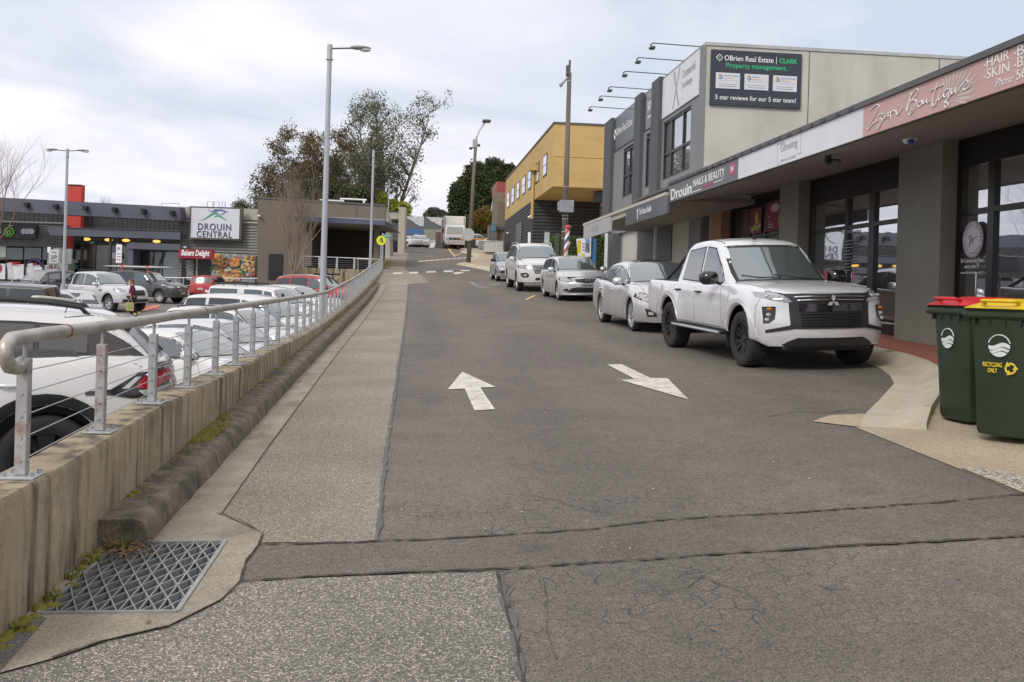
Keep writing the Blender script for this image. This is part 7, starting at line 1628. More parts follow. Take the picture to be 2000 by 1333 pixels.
def mirrors(car, x, y, z, mat, sc_=1.0, arm=K_trim):
    for sg in (1, -1):
        mb = MB(); vs = []; n = 12
        for i, (dx, s_) in enumerate(((-.055, .80), (-.05, .95), (-.02, 1.0), (.03, .95), (.07, .7), (.09, .3))):
            for k in range(n):
                a = 2*PI*k/n; c, q = math.cos(a), math.sin(a); e = (abs(c)**3.2+abs(q)**3.2)**(-1/3.2); vs.append(((dx)*sc_, sg*(.12+.115*c*e*s_)*sc_, (.085*q*e*s_+.04)*sc_))
        mb.add(vs, [(i*n+k, i*n+(k+1) % n, (i+1)*n+(k+1) % n, (i+1)*n+k) for i in range(5) for k in range(n)]+[tuple(range(n))[::-1], tuple(5*n+k for k in range(n))], Matrix.Translation((x, sg*y, z))); o = mb.build('mirror', mat, car.t, ang=45)
        mb = MB(); mb.tube([(x, sg*(y-.05), z-.05), (x, sg*(y+.06*sc_), z-.01)], .022, 8); mb.build('mirror_arm', arm, o)
def handles(car, xs, z, mat, L_=.17):
    for x, zz in [(x, z if not isinstance(z, (list, tuple)) else z[i]) for i, x in enumerate(xs)]:
        for sg, vw in ((1, 'S'), (-1, 's')):
            a = car.hit(vw, x, zz, .03); mb = MB(); mb.tube([car.hit(vw, x-L_/2, zz-.005, -.005), car.hit(vw, x-L_/2+.03, zz, .03), a, car.hit(vw, x+L_/2-.03, zz+.004, .03), car.hit(vw, x+L_/2, zz+.002, -.005)], .014, 8); mb.build('door_handle', mat, car.t, smooth=True)
def plate(car, view, x0, z0, text='1BX 2DM', w_=.37, h=.13, mat=None, y=0):
    sg = 1 if view == 'F' else -1; p = car.hit(view, y, z0+h/2, .02); X = p.x+sg*.008; mb = MB(); mb.bbox(min(X, X-.012*sg), y-w_/2, z0, max(X, X-.012*sg), y+w_/2, z0+h, .004); o = mb.build('number_plate', mat or K_plate, car.t)
    mb = MB(); mb.text(text, (X+.002*sg, y-sg*w_*.42, z0+h*.25), (0, sg, 0), (0, 0, 1), w_*.84, h*.52); mb.build('plate_text', F_('plate_navy', (.04, .05, .12), .5), o)
def wiper(car, pts):
    mb = MB(); mb.tube([car.hit('T', a, b, .015) for a, b in pts], .008, 6); mb.build('wiper', K_trim, car.t)
def sidewin(car, wins, mat=C_glass, trim=K_trim, grow=.022):
    def off_(P, d):
        n = len(P); A = sum(P[i][0]*P[(i+1) % n][1]-P[(i+1) % n][0]*P[i][1] for i in range(n)); sg = 1 if A > 0 else -1; Q = []
        for i in range(n):
            a, b, c = P[i-1], P[i], P[(i+1) % n]
            n1 = Vector((b[1]-a[1], a[0]-b[0])).normalized()*sg; n2 = Vector((c[1]-b[1], b[0]-c[0])).normalized()*sg; m = (n1+n2); m = m/max(.5, m.length_squared/2); Q.append((b[0]+m.x*d, b[1]+m.y*d))
        return Q
    for i, P in enumerate(wins):
        mt = mat[i] if isinstance(mat, (list, tuple)) else mat
        for sg in (0, 1):
            pass
        tr = car.patch('window_frame', off_(P, grow), 'S', trim, off=.0025, mirror=True)
        gl = car.patch('side_window', P, 'S', mt, off=.006, mirror=False, parent=tr[0]); gm = car.patch('side_window', P, 's', mt, off=.006, parent=tr[1])
def done(car, x, y, z, rot, pitch=0.0):
    car.t.location = (x, y, z); car.t.rotation_euler = (0, pitch, rot); return car.t
def ghead(a, b): return math.atan2(b, a)
def arc(xc, zc, r, a0, a1, n=16): return [(xc+r*math.cos(a0+(a1-a0)*i/n), zc+r*math.sin(a0+(a1-a0)*i/n)) for i in range(n+1)]
def arch_trim(car, mat, wd=.06):
    sp = car.sp; ra = sp.get('ra', sp['r']+.065)
    for xc in (sp['xf'], sp['xr']):
        P = arc(xc, sp['r'], ra+.004, .05, PI-.05)+arc(xc, sp['r'], ra+wd, PI-.12, .12); car.patch('arch_trim', P, 'S', mat, off=.012, th=.03, mirror=True, step=.07)
def antenna(car, x, z): mb = MB(); mb.prism([(x-.1, z-.01), (x+.07, z-.01), (x-.06, z+.07)], -.015, .015, 'Y'); mb.build('antenna_fin', car.paint, car.t)
def rails(car, x0, x1, y, z, mat, h=.05, sag=.02):
    for sg in (1, -1): mb = MB(); zf = lambda x: z-.06*((x-(x0+x1)/2)/((x1-x0)/2))**4-sag*abs((x-(x0+x1)/2)/((x1-x0)/2))**2; P = [(x0, sg*(y+.01), zf(x0)-.05)]+[(x0+.12+(x1-x0-.24)*i/8, sg*y, zf(x0+.12+(x1-x0-.24)*i/8)+h) for i in range(9)]+[(x1, sg*(y+.01), zf(x1)-.05)]; mb.tube(P, .018, 8); mb.build('roof_rail', mat, car.t, smooth=True)
ALLOY10 = dict(n=10, w0=.014, w1=.018); ALLOY5 = dict(n=5, w0=.03, w1=.045); PAIR5 = dict(n=5, w0=.016, w1=.022, pair=.45); PAIR6 = dict(n=6, w0=.018, w1=.026, pair=.4); STEEL = dict(n=14, w0=.018, w1=.02)

# ------------------------------------------------------------------ the large ute
sp = dict(W=[(-2.62, .80), (-2.5, .87), (-2.1, .895), (-1.2, .905), (.5, .905), (1.6, .905), (2.2, .90), (2.45, .875), (2.58, .845), (2.62, .825)],
 T=[(-2.62, 1.11), (-1.2, 1.12), (.6, 1.15), (1.12, 1.175), (1.6, 1.165), (2.2, 1.115), (2.42, 1.075), (2.55, 1.035), (2.62, .99)],
 S=[(-2.62, 1.10), (-1.2, 1.10), (.5, 1.09), (1.2, 1.10), (1.9, 1.075), (2.3, 1.04), (2.5, 1.0), (2.62, .96)],
 B=[(-2.62, .56), (-1.9, .50), (-.7, .46), (1.2, .46), (2.3, .40), (2.62, .34)], xf=1.75, xr=-1.25, r=.385, ra=.47, flare=.035, bowf=.24, bowr=.04, ub=.36,
 fprof=[(.3, -.02), (.5, .03), (.62, .035), (.8, .01), (.96, .0), (1.05, -.03)],
 gh=dict(roof=[(-1.16, 1.10), (-1.02, 1.50), (-.93, 1.70), (-.75, 1.745), (-.2, 1.775), (.25, 1.74), (.42, 1.69), (.8, 1.44), (1.28, 1.14)], Wb=.815, Wt=.635, bow=.22, bowr=.03, round=.11))
u = Car('ute', 'silver white dual cab ute with black grille, parked nose to the driveway kerb', 'ute', sp, P_ute)
G_ = u
u.patch('grille_surround', [(-.62, 1.03), (-.62, .985), (-.56, .94), (-.55, .62), (-.83, .555), (-.83, .515), (-.50, .575), (.50, .575), (.83, .515), (.83, .555), (.55, .62), (.56, .94), (.62, .985), (.62, 1.03)], 'F', K_trim, off=.012, step=.08)
u.patch('grille_panel', [(-.44, .90), (-.44, .80), (.44, .80), (.44, .90)], 'F', K_gloss, off=.022)
mg = [u.patch('grille_mesh', [(-.43, .785), (-.41, .60), (.41, .60), (.43, .785)], 'F', F_('mesh_black', (.008, .008, .008), .8), off=.016)][0]
mb = MB()
for k in range(5): z = .625+k*.036; mb.tube([u.hit('F', y/10*.41, z, .024) for y in range(-10, 11)], .005, 5)
mb.build('grille_bar', K_trim, u.t, fixn=False)
for z, w0 in ((1.0, .5), (.955, .47)):
    mb = MB(); mb.tube([u.hit('F', y/12*w0, z-.012*abs(y/12)**2, .022) for y in range(-12, 13)], .011, 6); mb.build('chrome_bar', K_chrome, u.t, smooth=True)
hl = u.patch('headlight', [(.865, 1.05), (.76, 1.045), (.62, 1.02), (.52, .925), (.58, .92), (.78, .955), (.865, .975)], 'F', K_lamp, off=.012, step=.03, mirror=True)
for h_, sg in zip(hl, (1, -1)):
    mb = MB(); 
    for y in (.66, .78): mb.ell(tuple(u.hit('F', sg*y, .995, .016)), (.012, .038, .022), 12, 8)
    mb.build('lens', K_clear, h_, smooth=True)
    P = [(sg*.895, 1.062), (sg*.76, 1.057), (sg*.6, 1.028)]; mb = MB(); mb.tube([u.hit('F', a, b, .016) for a, b in P], .006, 5); mb.build('lamp_brow', K_gloss, h_)
fo = u.patch('fog_cluster', [(.845, .86), (.71, .865), (.715, .78), (.73, .70), (.80, .645), (.845, .635)], 'F', K_gloss, off=.010, step=.03, mirror=True)
for f_, sg in zip(fo, (1, -1)):
    mb = MB()
    for z in (.755, .69): mb.ell(tuple(u.hit('F', sg*(.79+(.755-z)*.3), z, .012)), (.012, .04, .026), 12, 8)
    mb.build('fog_lens', K_clear, f_, smooth=True); mb = MB(); mb.ell(tuple(u.hit('F', sg*.775, .83, .012)), (.01, .05, .02), 12, 8); mb.build('indicator', K_amber, f_, smooth=True)
u.patch('bumper_intake', [(-.56, .41), (-.46, .455), (.46, .455), (.56, .41), (.64, .36), (.60, .33), (-.60, .33), (-.64, .36)], 'F', K_trim, off=.01, step=.08)
mb = MB(); mb.bbox(2.0, -.62, .27, 2.5, .62, .40, .03); mb.build('skid_plate', K_trim, u.t)
mb = MB(); X = u.hit('F', 0, .93, .03).x
for k in range(3):
    a = PI/2+k*2*PI/3; c = (.045*math.cos(a), .045*math.sin(a)); d = (math.cos(a), math.sin(a)); n_ = (-d[1], d[0]); P = [(c[0]-d[0]*.043, c[1]-d[1]*.043), (c[0]+n_[0]*.026, c[1]+n_[1]*.026), (c[0]+d[0]*.045, c[1]+d[1]*.045), (c[0]-n_[0]*.026, c[1]-n_[1]*.026)]
    mb.prism([(y, z+.925) for y, z in P], X, X+.014, 'X')
mb.build('emblem', F_('emblem_white', (.8, .8, .82), .2, .6), u.t)
mb = MB(); mb.prism([(-.12, .875), (0, 1.02), (.12, .875)], X-.02, X-.001, 'X'); mb.build('emblem_backing', K_gloss, u.t)
sidewin(u, [[(-.86, 1.16), (-.80, 1.60), (-.14, 1.655), (-.12, 1.14)], [(-.02, 1.14), (-.04, 1.655), (.28, 1.63), (.66, 1.36), (.88, 1.16), (.70, 1.13)]], grow=.02)
u.patch('windscreen_surround', [(1.27, .0), (1.24, .35), (1.13, .69), (.90, .69), (.62, .655), (.42, .60), (.47, .3), (.485, 0), (.47, -.3), (.42, -.60), (.62, -.655), (.90, -.69), (1.13, -.69), (1.24, -.35)], 'T', K_trim, off=.002)
u.patch('windscreen', [(1.22, .0), (1.19, .35), (1.09, .64), (.80, .625), (.50, .57), (.54, .3), (.555, 0), (.54, -.3), (.50, -.57), (.80, -.625), (1.09, -.64), (1.19, -.35)], 'T', C_screen, off=.007)
wiper(u, [(1.18, .5), (1.2, .2), (1.14, -.12)]); wiper(u, [(1.2, -.05), (1.16, -.35), (1.03, -.58)])
u.seams([([(-.99, 1.1), (-1.0, .8), (-.86, .48)], 'S', True), ([(-.07, 1.12), (-.05, .8), (-.06, .48)], 'S', True), ([(.93, 1.12), (1.02, 1.0), (1.06, .75), (1.05, .48)], 'S', True), ([(-.86, .5), (1.05, .5)], 'S', True), ([(1.30, .75), (1.9, .74), (2.3, .70), (2.46, .6), (2.5, .3), (2.51, 0), (2.5, -.3), (2.46, -.6), (2.3, -.70), (1.9, -.74), (1.30, -.75)], 'T', False), ([(.85, 1.065), (.6, 1.035)], 'F', True), ([(2.28, .98), (2.2, .84), (2.22, .5)], 'S', True), ([(-1.12, 1.1), (-1.1, .75)], 'S', True)])
u.line
mb = MB()
for y in (.33, -.33): u.line([(1.4, y), (2.3, y*1.05)], 'T', wd=.03, mb=mb, off=.006)
mb.build('bonnet_crease', P_ute, u.t, fixn=False)
mirrors(u, .86, .86, 1.16, K_gloss, 1.25); handles(u, [-.78, .12], [.985, .98], K_trim, .19)
arch_trim(u, P_ute, .035)
for sg in (1, -1):
    mb = MB(); mb.bbox(-.82, min(sg*.80, sg*.99), .40, 1.15, max(sg*.80, sg*.99), .455, .015); mb.build('side_step', K_trim, u.t); mb = MB(); mb.tube([(-.85, sg*.985, .43), (1.18, sg*.985, .43)], .02, 8); mb.build('step_edge', K_alloy, u.t)
    mb = MB(); mb.tube([(-1.25, sg*.70, 1.1), (-1.12, sg*.66, 1.32), (-1.05, sg*.62, 1.52), (-1.08, sg*.6, 1.56)], .035, 8); mb.tube([(-1.9, sg*.74, 1.1), (-1.5, sg*.69, 1.3), (-1.08, sg*.61, 1.56)], .03, 8); mb.build('sports_bar', K_trim, u.t, smooth=True)
    mb = MB(); mb.box(2.0-.86+.0, min(sg*.62, sg*.86), .22, 1.16, max(sg*.62, sg*.86), .52); mb.build('mud_flap', K_trim, u.t); mb = MB(); mb.box(-1.76, min(sg*.62, sg*.86), .22, -1.74, max(sg*.62, sg*.86), .52); mb.build('mud_flap', K_trim, u.t)
mb = MB(); mb.tube([(-1.08, -.6, 1.56), (-1.08, .6, 1.56)], .035, 8); mb.build('sports_bar', K_trim, u.t)
u.patch('tray_cover', [(-2.5, -.74), (-2.5, .74), (-1.3, .76), (-1.3, -.76)], 'T', K_trim, off=.01)
u.patch('tail_light', [(-2.62, 1.02), (-2.50, 1.02), (-2.53, .70), (-2.62, .70)], 'S', K_tail, off=.01, mirror=True, step=.06)
mb = MB(); mb.tube([(.38, -.1, 1.77), (.38, -.1, 1.80)], .03, 10); mb.tube([(.38, -.1, 1.8), (.22, -.11, 1.98)], .004, 5); mb.build('aerial', K_trim, u.t)
u.patch('roof_strip', [(-.8, .545), (.35, .55), (.35, .565), (-.8, .56)], 'T', K_trim, off=.004, mirror=True)
add_wheels(u, .385, .265, .235, PAIR6, K_balloy, inset=.0)
hx, hy = (6.26+4.63)/2-.02, 13.42; dirx, diry = .075, -1.0; n_ = math.hypot(dirx, diry); dirx /= n_; diry /= n_
def park_at(car, fx, fy, dx, dy, fn=G, wb=None, zadd=0.0):
    """stand a car with its front axle centre at (fx, fy), heading (dx, dy), pitched to the slope"""
    n = math.hypot(dx, dy); dx /= n; dy /= n; sp = car.sp; wb = sp['xf']-sp['xr']; rx, ry = fx-dx*wb, fy-dy*wb
    zf, zr = fn(fx, fy), fn(rx, ry); lx, ly = -dy*.75, dx*.75; zl = (fn(fx+lx, fy+ly)+fn(rx+lx, ry+ly))/2; zr2 = (fn(fx-lx, fy-ly)+fn(rx-lx, ry-ly))/2
    f = Vector((dx, dy, (zf-zr)/wb)).normalized(); l = Vector((-dy, dx, (zl-zr2)/1.5)).normalized(); up = f.cross(l).normalized(); l = up.cross(f)
    M = Matrix((f, l, up)).transposed().to_4x4(); o = Vector((fx, fy, zf+zadd))-f*sp['xf']; M.translation = o; car.t.matrix_world = M
park_at(u, hx, hy, .075, -1)

# ------------------------------------------------------------------ generic cars
def mkspec(L=4.6, W=.9, H=1.45, wb=2.7, fo=.9, r=.32, belt=.92, rise=.05, cowl=(.95, 1.0), wst=(.15, 1.38), rt=(-1.3, 1.38), rb=(-1.95, 1.02), hz=.80, dz=.98, sill=.24, Wt=None, Wb=None, peak=-.4, nose=.2, **k):
    x1 = L/2; x0 = -x1; xf = x1-fo; xr = xf-wb; Wt = Wt or W-.27; Wb = Wb or W-.075
    T_ = [(x0, dz-.12), (x0+.06, dz-.02), (x0+.16, dz)]+([(rb[0], max(dz, rb[1]))] if rb[0] > x0+.35 else [])+[(-.2, belt+.06), (cowl[0], cowl[1]), ((cowl[0]+x1)/2, (cowl[1]+hz)/2+.045), (x1-.35, hz+.01), (x1-.14, hz-.06), (x1-.04, hz-.13), (x1, hz-nose)]
    S_ = [(x0, dz-.18), (x0+.16, dz-.06), (xr, belt+rise), (0, belt), (cowl[0], belt-.0), ((cowl[0]+x1)/2, (belt+hz)/2-.01), (x1-.3, hz-.07), (x1-.08, hz-.16), (x1, hz-nose-.05)]
    sp = dict(W=[(x0, W-.12), (x0+.12, W-.05), (xr, W-.01), (0, W), (xf-.2, W-.005), (x1-.35, W-.04), (x1-.1, W-.10), (x1, W-.15)], T=T_, S=S_, B=[(x0, sill+.12), (xr-.45, sill+.02), (xr, sill), (xf, sill), (xf+.45, sill-.02), (x1, sill-.0)], xf=xf, xr=xr, r=r, ra=r+.05+k.get('gap', .0), flare=k.get('flare', .02), bowf=k.get('bowf', .24), bowr=k.get('bowr', .12), ub=sill-.03,
      fprof=[(.2, .0), (.4, .05), (.55, .05), (hz-.1, -.0), (hz, -.02)], rprof=[(.3, .02), (.5, .06), (.75, .03), (1.0, -.02)],
      gh=dict(roof=[(rb[0]-.03, rb[1]-.06), (rb[0]+(rt[0]-rb[0])*.5, rb[1]+(rt[1]-rb[1])*.60), (rt[0], rt[1]), (peak, H-.03), (wst[0]-.25, wst[1]+.5*(H-.03-wst[1])), (wst[0], wst[1]), (wst[0]+(cowl[0]-wst[0])*.5, wst[1]+(cowl[1]-wst[1])*.46), (cowl[0]+.06, cowl[1]-.05)], Wb=Wb, Wt=Wt, bow=.2, bowr=k.get('gbr', .1), round=k.get('round', .1)))
    return sp
def auto(name, label, cat, paint, T, group=None, wins=None, xr_glass=None, glass=C_glass, rear='R', style=ALLOY5, rimmat=K_alloy, tw=.2, rim=.21, head=None, tail=None, detail=True, dpillar=None, mirrorm=None, frontbits=True, rearbits=True, wt=.10, seams=True):
    sp = mkspec(**T); c = Car(name, label, cat, sp, paint, group); zr = pchip(sp['gh']['roof']); S = pchip(sp['S']); x1 = T['L']/2; x0 = -x1; belt = T['belt']; W = T['W']; cowl, wst, rt, rb, H, hz, dz = T['cowl'], T['wst'], T['rt'], T['rb'], T['H'], T['hz'], T['dz']
    bot = lambda x: S(x)+.035+.0*x
    def glassy(xa, xb):
        n = 9; X = [xa+(xb-xa)*i/n for i in range(n+1)]; top = [(x, zr(x)-wt) for x in X if zr(x)-wt > bot(x)+.012]; b_ = [(x, bot(x)) for x in X]
        bb = [p for p in b_ if zr(p[0])-wt > p[1]+.012]
        xe = [x/100 for x in range(int(xa*100), int(xb*100)+1)]; ok = [x for x in xe if zr(x)-wt > bot(x)+.012]
        if ok and ok[-1] < xb-.03: bb = [p for p in bb if p[0] < ok[-1]-.02]+[(ok[-1]+.02, bot(ok[-1]))]
        if ok and ok[0] > xa+.03: bb = [(ok[0]-.02, bot(ok[0]))]+[p for p in bb if p[0] > ok[0]+.02]
        return bb+top[::-1]
    wins = wins or [(-1.35, -.42), (-.34, 1.2)]
    sidewin(c, [glassy(a, b) for a, b in wins], mat=glass, grow=.016)
    Wt, Wb = sp['gh']['Wt'], sp['gh']['Wb']; a, b = wst[0]-.02, cowl[0]-.05; bw = .2
    hw = lambda x: (Wt-.045)+(Wb-.10-(Wt-.045))*((x-wst[0])/(cowl[0]-wst[0]))
    def scr(g): 
        P = []
        for i in range(7): y = (Wb-.12+g)*(1-2*i/6); P.append((b+g-bw*.95*(y/Wb)**2, y))
        for i in range(7): y = -(Wt-.055+g)*(1-2*i/6); P.append((a-g-.06*(y/Wb)**2, y))
        return P
    c.patch('windscreen_surround', scr(.028), 'T', K_trim, off=.002); c.patch('windscreen', scr(0), 'T', C_screen, off=.007)
    if rearbits:
        if rear == 'R':
            z0, z1 = rb[1]+.03, rt[1]-.07; P = [(-(Wb-.16), z0), (Wb-.16, z0), (Wt-.08, z1), (-(Wt-.08), z1)]; c.patch('rear_window', P, 'R', C_priv if glass is not C_glass else C_glass, off=.008)
        else:
            a2, b2 = rb[0]+.05, rt[0]+.02; P = [(a2, Wb-.16), (b2, Wt-.06), (b2, -(Wt-.06)), (a2, -(Wb-.16)), (a2-.04, 0)]; c.patch('rear_window', P, 'T', C_glass, off=.008)
    if frontbits:
        hp = head or [(W-.03, hz-.02), (W-.28, hz-.06), (W-.40, hz-.14), (W-.22, hz-.18), (W-.04, hz-.14)]; hc = (sum(p[0] for p in hp)/len(hp), sum(p[1] for p in hp)/len(hp)); c.patch('headlight_surround', [(hc[0]+(p[0]-hc[0])*1.07, hc[1]+(p[1]-hc[1])*1.16) for p in hp], 'F', K_trim, off=.006, step=.06, mirror=True)
        c.patch('headlight', head or [(W-.03, hz-.02), (W-.28, hz-.06), (W-.40, hz-.14), (W-.22, hz-.18), (W-.04, hz-.14)], 'F', K_lamp, off=.010, step=.06, mirror=True)
    if rearbits:
        c.patch('tail_light', tail or [(W-.04, dz-.03), (W-.20, dz-.05), (W-.24, dz-.2), (W-.04, dz-.22)], 'R', K_tail, off=.010, step=.06, mirror=True); plate(c, 'R', 0, dz-.42)
    if seams:
        xm = -.38; sm = [([(xm, belt), (xm+.02, .6), (xm+.02, sp['ub']+.07)], 'S', True), ([(cowl[0]-.12, belt-.02), (cowl[0]-.02, .72), (cowl[0]-.04, sp['ub']+.07)], 'S', True), ([(sp['xr']+.28, belt+.03), (sp['xr']+.38, .78), (sp['xr']+.52, sp['ub']+.08)], 'S', True)]
        if frontbits: sm.append(([(cowl[0]+.1, W-.15), (x1-.5, W-.2), (x1-.24, W-.3), (x1-.16, 0), (x1-.24, -(W-.3)), (x1-.5, -(W-.2)), (cowl[0]+.1, -(W-.15))], 'T', False))
        c.seams(sm)
    mirrors(c, cowl[0]-.25, W-.06, belt+.06, mirrorm or paint, 1.0); handles(c, [-1.1 if T['wb'] > 2.5 else -1.0, -.16], belt-.10, paint)
    add_wheels(c, T['r'], tw, rim, style, rimmat)
    return c
# silver sedan behind the ute
TM = dict(L=4.75, W=.9, H=1.44, wb=2.725, fo=.95, r=.325, belt=.90, rise=.06, cowl=(.98, .985), wst=(.12, 1.36), rt=(-1.12, 1.355), rb=(-1.98, 1.03), hz=.80, dz=1.02, peak=-.35, sill=.22, gap=-.005, bowf=.32, Wt=.60)
m_ = auto('sedan', 'silver sedan with large swept headlights parked behind the ute', 'car', P_silver, TM, wins=[(-1.72, -1.42), (-1.36, -.42), (-.33, 1.2)], rear='T', style=dict(n=10, w0=.012, w1=.02), rim=.235, head=[(.86, .80), (.70, .78), (.54, .70), (.46, .62), (.60, .60), (.78, .645), (.87, .71)], tw=.21)
m_.patch('fog_intake', [(.76, .50), (.60, .46), (.55, .34), (.72, .33)], 'F', K_trim, off=.008, mirror=True, step=.04)
for f_ in m_.patch('fog_light', [(.71, .43), (.63, .42), (.62, .37), (.70, .37)], 'F', K_clear, off=.014, mirror=True, step=.04): pass
m_.patch('grille', [(-.36, .64), (.36, .64), (.28, .52), (-.28, .52)], 'F', K_trim, off=.01); m_.patch('lower_intake', [(-.48, .40), (.48, .40), (.42, .27), (-.42, .27)], 'F', K_trim, off=.01)
m_.patch('sunroof', [(.0, .4), (.0, -.4), (-.55, -.42), (-.55, .42)], 'T', K_gloss, off=.004); plate(m_, 'F', 0, .42, '1KD 4TQ')
for sg in (.7, .82): 
    for q in (1, -1): mb = MB(); mb.ell(tuple(m_.hit('F', q*sg, .72, .006)), (.02, .045, .035), 12, 8); mb.build('lamp_lens', K_clear, m_.t, smooth=True)
park_at(m_, 5.32, 20.0, .04, -1)
# silver wagon
TF = dict(L=4.36, W=.848, H=1.475, wb=2.6, fo=.84, r=.31, belt=.92, rise=.04, cowl=(.98, 1.0), wst=(.20, 1.40), rt=(-1.75, 1.37), rb=(-2.05, 1.0), hz=.82, dz=.98, peak=-.5, sill=.2, Wt=.60, bowf=.26)
f_ = auto('station_wagon', 'silver station wagon with black grille and number plate', 'car', P_silver, TF, wins=[(-1.85, -1.3), (-1.22, -.40), (-.31, 1.2)], style=ALLOY10, rim=.215, head=[(.80, .80), (.60, .77), (.44, .71), (.46, .66), (.64, .645), (.81, .69)])
f_.patch('grille', [(-.43, .735), (0, .745), (.43, .735), (.34, .64), (0, .60), (-.34, .64)], 'F', K_trim, off=.01); f_.patch('lower_intake', [(-.50, .44), (-.3, .47), (.3, .47), (.50, .44), (.62, .30), (-.62, .30)], 'F', K_trim, off=.01)
f_.patch('fog_light', [(.70, .42), (.60, .42), (.58, .35), (.66, .32), (.73, .36)], 'F', K_lampd, off=.012, mirror=True, step=.05)
mb = MB(); mb.tube([f_.hit('F', y/10*.43, .745-.02*abs(y/10), .014) for y in range(-10, 11)], .008, 5); mb.build('chrome_strip', K_chrome, f_.t, smooth=True)
mb = MB(); mb.tube([f_.hit('F', y/10*.78, .235, .02) for y in range(-10, 11)], .025, 6); mb.build('front_lip', P_silver, f_.t, smooth=True); plate(f_, 'F', 0, .45, '1YS 2JB', mat=F_('plate_grey', (.25, .26, .28), .5))
park_at(f_, 5.62, 32.9, .05, -1)
# large white SUV
TH = dict(L=4.85, W=.965, H=1.88, wb=2.8, fo=.95, r=.39, belt=1.17, rise=.03, cowl=(1.12, 1.25), wst=(.50, 1.72), rt=(-1.95, 1.74), rb=(-2.3, 1.25), hz=1.16, dz=1.22, peak=-.5, sill=.38, Wt=.70, nose=.24, round=.12)
h_ = auto('suv', 'large white four wheel drive with chrome slatted grille parked on the slope', 'car', P_white, TH, wins=[(-2.05, -1.3), (-1.22, -.36), (-.27, 1.35)], glass=[C_priv, C_priv, C_glass], style=PAIR5, rim=.25, tw=.25, head=[(.92, 1.03), (.70, 1.04), (.50, .97), (.52, .91), (.72, .90), (.92, .93)])
h_.patch('grille', [(-.46, 1.06), (.46, 1.06), (.34, .72), (-.34, .72)], 'F', K_trim, off=.008)
for k in range(6): z = .76+k*.055; mb = MB(); w_ = .33+.022*k; mb.tube([h_.hit('F', y/8*w_, z, .018) for y in range(-8, 9)], .013, 5); mb.build('grille_slat', K_chrome, h_.t, smooth=True)
for o in h_.patch('fog_surround', [(.86, .74), (.66, .76), (.56, .68), (.60, .58), (.78, .56), (.87, .62)], 'F', K_trim, off=.010, mirror=True, step=.06): pass
h_.patch('fog_light', [(.76, .70), (.66, .69), (.66, .62), (.76, .62)], 'F', K_clear, off=.018, mirror=True, step=.04); h_.patch('lower_intake', [(-.3, .56), (.3, .56), (.36, .46), (-.36, .46)], 'F', K_trim, off=.01)
rails(h_, -1.8, .45, .66, 1.83, K_alloy, .07); park_at(h_, 5.03, 39.3, .04, -1)
TO = dict(L=4.0, W=.8, H=1.42, wb=2.4, fo=.8, r=.29, belt=.90, rise=.0, cowl=(.9, .95), wst=(.25, 1.36), rt=(-1.6, 1.33), rb=(-1.9, .95), hz=.82, dz=.92, peak=-.4, sill=.24, Wt=.62, bowf=.1, nose=.16)
o_c = auto('hatchback', 'old silver hatchback mostly hidden behind the large white four wheel drive', 'car', P_old, TO, wins=[(-1.75, -1.2), (-1.12, -.4), (-.3, 1.0)], style=STEEL, mirrorm=K_trim, head=[(.76, .74), (.46, .74), (.46, .62), (.76, .62)])
o_c.patch('bumper_strip', [(-.78, .52), (.78, .52), (.78, .40), (-.78, .40)], 'F', K_trim, off=.02); park_at(o_c, 4.75, 48.0, .02, -1)

# ------------------------------------------------------------------ left car park
def stand(car, px, D, ang, fn=GC, ref='front', zadd=0):
    """stand a car so that its reference point (front bumper or tail) is seen at a pixel column at depth D; ang = heading in degrees from +X"""
    p = wv(ray(px, 560)[0]*D, D); dx, dy = math.cos(math.radians(ang)), math.sin(math.radians(ang)); x1 = -car.sp['W'][0][0]
    k = (x1-car.sp['xf']) if ref == 'front' else -(x1+car.sp['xf'])
    park_at(car, p.x-dx*k, p.y-dy*k, dx, dy, fn, zadd=zadd)
# near white SUV, tail towards the wall
TK = dict(L=4.66, W=.932, H=1.58, wb=2.755, fo=.93, r=.37, belt=1.07, rise=.11, cowl=(1.15, 1.15), wst=(.45, 1.47), rt=(-1.72, 1.51), rb=(-2.20, 1.20), hz=1.0, dz=1.17, peak=-.4, sill=.3, Wt=.66, nose=.2, gap=.03, flare=.03, gbr=.16, bowr=.2)
k_ = auto('suv', 'white SUV right behind the handrail with its red and black tail lamp showing', 'car', P_white, TK, wins=[(-1.62, -1.28), (-1.24, -.36), (-.28, 1.3)], glass=[C_priv, C_priv, C_glass], style=dict(n=5, w0=.03, w1=.07), rimmat=K_balloy, rim=.245, tw=.24, rearbits=False, wt=.115, seams=False)
k_.patch('rear_pillar', [(-2.04, 1.19), (-1.64, 1.195), (-1.60, 1.395), (-1.74, 1.385), (-1.88, 1.31)], 'S', K_gloss, off=.008, mirror=True, step=.07)
k_.patch('window_band', [(-1.66, 1.19), (-.4, 1.135), (.9, 1.11), (1.15, 1.14), (.5, 1.41), (-.3, 1.46), (-1.2, 1.445), (-1.62, 1.40)], 'S', K_gloss, off=.0018, mirror=True)
k_.patch('rear_window', [(-.68, 1.205), (.68, 1.205), (.60, 1.44), (-.60, 1.44)], 'R', C_priv, off=.010); k_.patch('rear_window_surround', [(-.76, 1.185), (.76, 1.185), (.68, 1.47), (-.68, 1.47)], 'R', K_gloss, off=.004)
mb = MB(); mb.prism([(-1.62, 1.53), (-1.97, 1.47), (-2.0, 1.45), (-1.92, 1.43), (-1.62, 1.47)], -.60, .60, 'Y'); sp_ = mb.build('spoiler', P_white, k_.t); mb = MB(); mb.prism([(-1.95, 1.43), (-1.75, 1.45), (-1.78, 1.38), (-1.9, 1.38)], -.56, .56, 'Y'); mb.build('spoiler_underside', K_gloss, sp_)
